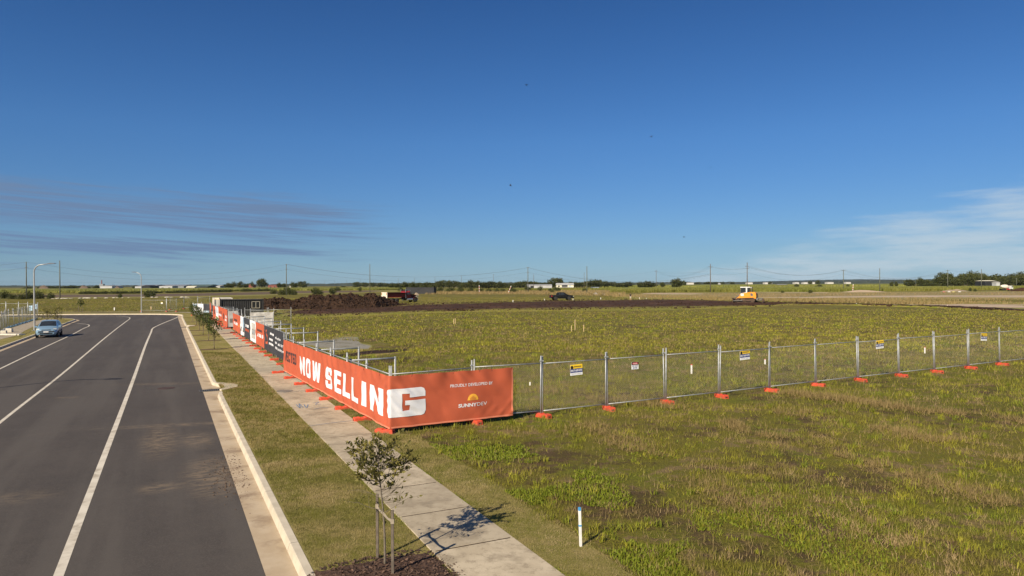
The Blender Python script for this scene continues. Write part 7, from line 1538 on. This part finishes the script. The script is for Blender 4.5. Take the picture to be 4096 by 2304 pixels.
def not_covered(X, Y):
    a = np.ones(len(X), bool)
    # keep the gravel bay and the fresh soil behind the fence clear
    for (px, py, rx, ry) in ((1322, 1381, 4.6, 3.5), (1405, 1392, 3.4, 2.0), (1460, 1414, 3.2, 1.1)):
        p = G(px, py); a &= ((X-p.x)/rx)**2+((Y-p.y)/ry)**2 > 1.0
    return a
dn = np.array([(G(px, py).x, G(px, py).y) for px, py in dirt_near])
def before_dirt(X, Y): return Y < np.interp(X, dn[:, 0], dn[:, 1], left=118, right=dn[-1, 1])
def field_pts(n, D0, D1, lo=0.35, gain=2.8):
    X, Y = scatter(n, D0, D1); k = in_field(X, Y) & not_covered(X, Y) & before_dirt(X, Y); X, Y = X[k], Y[k]
    den = 0.45*vnoise(X, Y, 0.8, 1)+0.35*vnoise(X, Y, 2.6, 2)+0.20*vnoise(X, Y, 6.5, 3)
    for (px, py, rx, ry) in WORN: p = G(px, py); den = den-0.13*np.exp(-((X-p.x)/rx)**2-((Y-p.y)/ry)**2)
    k = nprng.random(len(X)) < np.clip((den-lo)*gain, 0.05, 1); return X[k], Y[k], den[k]
def clump_tint(X, Y): return np.clip(0.47+0.85*(vnoise(X, Y, 3.4, 4)-0.5)+0.55*(vnoise(X, Y, 0.9, 5)-0.5)+0.35*(vnoise(X, Y, 0.16, 6)-0.5)+nprng.normal(0, 0.13, len(X)), 0, 1)
# the matted lower growth, mostly lying over
X, Y, den = field_pts(820000, 8.5, 62); sc_ = np.clip(Y/20, 0.7, 2.6)
blades('field_grass', X, Y, (0.05+0.10*nprng.random(len(X))**1.4)*(0.75+0.4*sc_), 0.007+0.009*sc_, clump_tint(X, Y), M_bl['field'], 'matted green and straw grass covering the near field', 'grass', 1.15)
X, Y, den = field_pts(240000, 45, 118); sc_ = np.clip(Y/20, 0.7, 5)
blades('field_grass', X, Y, (0.06+0.10*nprng.random(len(X))**1.4)*1.2, 0.06+0.018*sc_, np.clip(clump_tint(X, Y)+0.08, 0, 1), M_bl['field'], 'matted grass of the farther field before the scraped soil', 'grass', 1.1)
# taller stems standing through it in patches
X, Y, den = field_pts(90000, 8.5, 60, 0.52, 3.0); sc_ = np.clip(Y/20, 0.7, 2.6)
blades('grass_stems', X, Y, (0.10+0.16*nprng.random(len(X)))*(0.8+0.25*sc_), 0.005+0.006*sc_, clump_tint(X, Y), M_bl['field'], 'taller thin grass stems standing in patches of the field', 'grass', 0.5)
# leafy clumps, low and spreading
X0, Y0 = scatter(3600, 9.0, 105); k = in_field(X0, Y0) & not_covered(X0, Y0) & before_dirt(X0, Y0) & (vnoise(X0, Y0, 0.22, 9)+0.5*nprng.random(len(X0)) > 0.74); X0, Y0 = X0[k], Y0[k]
m_ = 30; R0 = nprng.uniform(0.04, 0.13, len(X0))*np.clip(Y0/24, 0.85, 2.0); X = np.repeat(X0, m_)+nprng.normal(0, 1, len(X0)*m_)*np.repeat(R0, m_); Y = np.repeat(Y0, m_)+nprng.normal(0, 1, len(X0)*m_)*np.repeat(R0, m_)
sc_ = np.clip(Y/24, 0.8, 2.0); Lm = np.repeat(nprng.uniform(0.08, 0.24, len(X0)), m_)*nprng.uniform(0.6, 1.15, len(X))*(0.6+0.4*sc_)
blades('grass_clumps', X, Y, Lm, 0.017*sc_, np.clip(np.repeat(nprng.random(len(X0)), m_)*0.75+nprng.normal(0.05, 0.15, len(X)), 0, 1), M_bl['tuft'], 'brighter leafy clumps of grass scattered over the field', 'grass', 0.95, segs=2)
# low broad-leaved weeds near the mown edge
Y = 8.5*(24/8.5)**nprng.random(60000); X = 0.75-0.4885*(Y-10.6)+1.15+np.abs(nprng.normal(0, 2.6, len(Y))); k = vnoise(X, Y, 0.55, 71)+0.25*vnoise(X, Y, 2.5, 72) > 0.72; X, Y = X[k], Y[k]
blades('low_weeds', X, Y, nprng.uniform(0.025, 0.07, len(X)), 0.030*np.clip(Y/14, 0.9, 1.6), np.clip(nprng.normal(0.12, 0.14, len(X)), 0, 1), M_bl['tuft'], 'low green broad-leaved weeds along the mown edge of the field', 'weeds', 1.0, z=0.02)
# straw lying in the worn patches
X, Y = scatter(70000, 8.5, 70); k = in_field(X, Y) & not_covered(X, Y) & (vnoise(X, Y, 0.7, 21)+0.25*nprng.random(len(X)) > 0.80); X, Y = X[k], Y[k]
blades('straw', X, Y, nprng.uniform(0.08, 0.28, len(X))*np.clip(Y/25, 0.8, 2), 0.008*np.clip(Y/16, 1, 4), nprng.random(len(X)), M_bl['dry'], 'dead straw lying in the worn patches of the field', 'straw', 1.2, z=0.02)
# windrows of dead cuttings left by the mower
wx_, wy_ = [], []
for (x0, y0, x1, y1, n_) in ((3130, 1572, 4150, 1705, 6000), (3020, 1622, 4150, 1845, 7000), (2880, 1690, 4050, 2030, 7500), (2330, 1700, 3300, 2180, 4500), (2100, 1560, 2900, 1660, 2500)):
    a_, b_ = G(x0, y0), G(x1, y1); t_ = nprng.random(n_); sp_w = nprng.normal(0, 0.34, n_); dd_ = (b_-a_).normalized(); wx_.append(a_.x+(b_.x-a_.x)*t_-dd_.y*sp_w); wy_.append(a_.y+(b_.y-a_.y)*t_+dd_.x*sp_w)
X = np.concatenate(wx_); Y = np.concatenate(wy_); k = (vnoise(X, Y, 0.55, 61)*0.6+vnoise(X, Y, 1.9, 62)*0.4 > 0.50) & in_field(X, Y); X, Y = X[k], Y[k]
blades('straw', X, Y, nprng.uniform(0.08, 0.26, len(X))*np.clip(Y/22, 0.8, 1.8), 0.010*np.clip(Y/15, 1, 3), nprng.random(len(X))*0.8, M_bl['dry'], 'broken windrows of dead cuttings lying across the near field', 'straw', 1.25, z=0.05)
# mown verge
Y = 8.0*(46/8.0)**nprng.random(260000); u = nprng.random(len(Y)); xl = K0[0]+KS*(Y-K0[1])+0.06; xr = -0.90-0.4885*(Y-10.6)-0.02; X = xl+(xr-xl)*u
md_ = (np.abs((X-mc.x)*ACROSS.x+(Y-mc.y)*ACROSS.y) > 1.12) | (np.abs((X-mc.x)*ALONG.x+(Y-mc.y)*ALONG.y) > 1.08); X, Y = X[md_], Y[md_]
Y2 = 8.0*(40/8.0)**nprng.random(80000); X2 = 0.75-0.4885*(Y2-10.6)+0.02+nprng.random(len(Y2))*np.where(Y2 < 20.5, 1.25, 0.45); X = np.concatenate([X, X2]); Y = np.concatenate([Y, Y2])
g2 = vnoise(X, Y, 1.1, 31); edge = 1.0
blades('verge_grass', X, Y, nprng.uniform(0.02, 0.055, len(X))*np.clip(Y/16, 0.8, 2), 0.007*np.clip(Y/11, 1, 3.5), np.clip(nprng.normal(0.47, 0.20, len(X))+0.5*(g2-0.5)+0.6*(vnoise(X, Y, 6.5, 32)-0.5)+0.4*(vnoise(X, Y, 0.5, 33)-0.5), 0, 1), M_bl['lawn'], 'short mown grass of the verge beside the footpath', 'grass', 0.8, z=0.008)
# greener runners along the slab edges
Y = 9.0*(45/9.0)**nprng.random(9000); X = np.where(nprng.random(len(Y)) < 0.5, -0.93-0.4885*(Y-10.6), 0.77-0.4885*(Y-10.6))+nprng.normal(0, 0.03, len(Y)); k = vnoise(X, Y, 1.6, 41) > 0.5; X, Y = X[k], Y[k]
blades('edge_weeds', X, Y, nprng.uniform(0.02, 0.06, len(X)), 0.012*np.clip(Y/14, 1, 3), nprng.random(len(X))*0.5, M_bl['tuft'], 'green runners creeping over the edges of the footpath slabs', 'weeds', 0.9, z=0.012)
# rough grass between street and the scraped ground, and on the left bank
X = nprng.uniform(-130, 60, 60000); Y = nprng.uniform(119, 215, 60000)
df = np.array([(G(px, py).x, G(px, py).y) for px, py in dirt_far]); k = (Y > np.interp(X, df[:, 0], df[:, 1], left=119, right=300)+0.5) & ~((X > -45) & (X < -20) & (Y < 142)); X, Y = X[k], Y[k]
blades('bank_grass', X, Y, nprng.uniform(0.08, 0.28, len(X)), 0.09, np.clip(nprng.normal(0.45, 0.25, len(X)), 0, 1), M_bl['field'], 'rough grass on the bank beyond the street and behind the scraped soil', 'grass', 0.9)
# dry standing grass on the right
pxs = nprng.uniform(2450, 4200, 30000); pts_ = []
for px in pxs:
    y0 = pl([(2440, 1179), (2700, 1172), (3000, 1172), (4200, 1166)], px); y1 = pl([(2440, 1186), (2560, 1200), (2700, 1200), (3000, 1204), (3400, 1212), (3700, 1220), (4200, 1236)], px); p = G(px, lerp(y0, y1, rnd.random()**0.8)); pts_.append((p.x, p.y))
pts_ = np.array(pts_); sbands = ([(2960, 1190), (3200, 1187), (3500, 1182), (3800, 1179.5), (4300, 1180)], [(2960, 1191), (3200, 1195), (3500, 1193), (3800, 1193), (4300, 1196)]), ([(3480, 1219), (3700, 1220), (3900, 1217), (4300, 1219)], [(3480, 1220), (3700, 1225), (3900, 1231), (4300, 1242)])
for (fa_, ne_) in sbands:
    gf = np.array([G(*q)[:2] for q in fa_]); gn_ = np.array([G(*q)[:2] for q in ne_])
    pts_ = pts_[~((pts_[:, 1] < np.interp(pts_[:, 0], gf[:, 0], gf[:, 1], left=-1)) & (pts_[:, 1] > np.interp(pts_[:, 0], gn_[:, 0], gn_[:, 1], left=1e9)))]
k = vnoise(pts_[:, 0], pts_[:, 1]*2.0, 0.09, 51)+0.2*nprng.random(len(pts_)) > 0.50; pts_ = pts_[k]; X, Y = pts_[:, 0], pts_[:, 1]
blades('dry_tall_grass', X, Y, nprng.uniform(0.15, 0.6, len(X)), 0.12, nprng.random(len(X)), M_bl['dry'], 'dry tan grass standing behind the scraped soil near the bulldozer', 'grass', 0.4)
X = []; Y = []
for _ in range(9000):
    px = rnd.uniform(1700, 2500); p = G(px, rnd.uniform(pl([(1700, 1166), (2500, 1160)], px), pl([(1700, 1178), (2100, 1178), (2500, 1186)], px))); X.append(p.x); Y.append(p.y)
X = np.array(X); Y = np.array(Y); blades('dry_tall_grass', X, Y, nprng.uniform(0.4, 1.1, len(X)), 0.2, nprng.random(len(X)), M_bl['dry'], 'dry tan grass in the scrubby strip behind the pickup', 'grass', 0.4)
# sugar cane
M_canet = mat('cane_canopy', (0.185, 0.185, 0.036), (0.140, 0.152, 0.026), 0.035, 0.95, bump=0.3, bscale=0.8, world_co=True, c3=(0.20, 0.195, 0.045), s3=0.006)
def cane(name, edge, D1, h, label, n):
    b = MB(); k = 140
    for i in range(k+1):
        px = lerp(edge[0][0], edge[-1][0], i/k); p = G(px, pl(edge, px)); fx = AT(px, 1140, 1).x; hh = h*(1+0.1*n2(px, 0, 0.08))
        for (D, z) in ((p.y, -0.1), (p.y+0.6, hh*0.55), (p.y+2.5, hh*0.85), (lerp(p.y, D1, 0.3), hh), (D1, hh), (D1+5, -0.1)): q = AT(px, 1140, D); b.v.append((q.x, D, 0.45+z))
    b.f = [(i*6+j, (i+1)*6+j, (i+1)*6+j+1, i*6+j+1) for i in range(k) for j in range(5)]; b.m = [0]*len(b.f); o = b.build(name, M_canet, fix=False); tag(stuff(o), label, 'sugar cane')
    px = nprng.uniform(edge[0][0], edge[-1][0], n); X, Y, Zb = [], [], []
    for q in px:
        p = G(q, pl(edge, q)); D = p.y+rnd.random()**3*min(260, D1-p.y-10); w = AT(q, 1140, D); X.append(w.x); Y.append(D); Zb.append(0 if D < p.y+2.5 else h*0.8)
    X, Y, Zb = map(np.array, (X, Y, Zb)); L = np.where(Zb > 0, 0.55, h)*nprng.uniform(0.75, 1.25, n); a = nprng.uniform(0, 6.283, n); wv = 0.16*np.clip(Y/350, 1, 3)
    v = np.empty((n, 3, 3)); z0 = 0.45+Zb; v[:, 0] = np.stack([X-wv*np.cos(a), Y-wv*np.sin(a), z0], 1); v[:, 1] = np.stack([X+wv*np.cos(a), Y+wv*np.sin(a), z0], 1); v[:, 2] = np.stack([X+nprng.normal(0, .25, n), Y+nprng.normal(0, .25, n), z0+L], 1)
    stuff(mesh_np('cane_leaves', v.reshape(-1, 3), np.arange(n*3).reshape(-1, 3), M_bl['cane'], np.repeat(nprng.random(n), 3), o))
cane('sugar_cane', [(-700, 1172), (0, 1172), (330, 1171), (560, 1169), (800, 1167), (1100, 1162), (1500, 1160), (1700, 1158)], 800, 1.5, 'field of young green sugar cane on the left, before the sheds', 16000)
cane('sugar_cane', [(1780, 1160), (2100, 1160), (2450, 1161)], 500, 1.0, 'strip of green cane before the white shed and the house', 6000)
cane('sugar_cane', [(2440, 1171), (2600, 1170), (2850, 1167.5), (3100, 1168), (3400, 1166), (3700, 1163.5), (4000, 1158.5), (4300, 1156)], 470, 1.5, 'near field of bright green sugar cane behind the bulldozer', 22000)
cane('sugar_cane', [(2400, 1150), (2800, 1149), (3300, 1146), (3650, 1145)], 1450, 1.8, 'farther field of sugar cane reaching to the horizon on the right', 6000)

# ================================================================== the air itself
hz = MB().box(-12000, 12000, -60, 11500, -4, 140).build('haze', None if False else mat('haze_unused', (1, 1, 1))); stuff(hz); hz['label'] = 'thin pale haze in the air over the fields'; hz['category'] = 'haze'
hm = bpy.data.materials.new('haze'); hm.use_nodes = True; hm.node_tree.nodes.clear(); vo = nd(hm.node_tree, 'ShaderNodeVolumePrincipled', i_Density=0.000022); vo.inputs['Color'].default_value = (0.55, 0.76, 1.0, 1); ho = nd(hm.node_tree, 'ShaderNodeOutputMaterial'); hm.node_tree.links.new(vo.outputs[0], ho.inputs['Volume'])
hz.data.materials.clear(); hz.data.materials.append(hm); hz.display_type = 'WIRE'
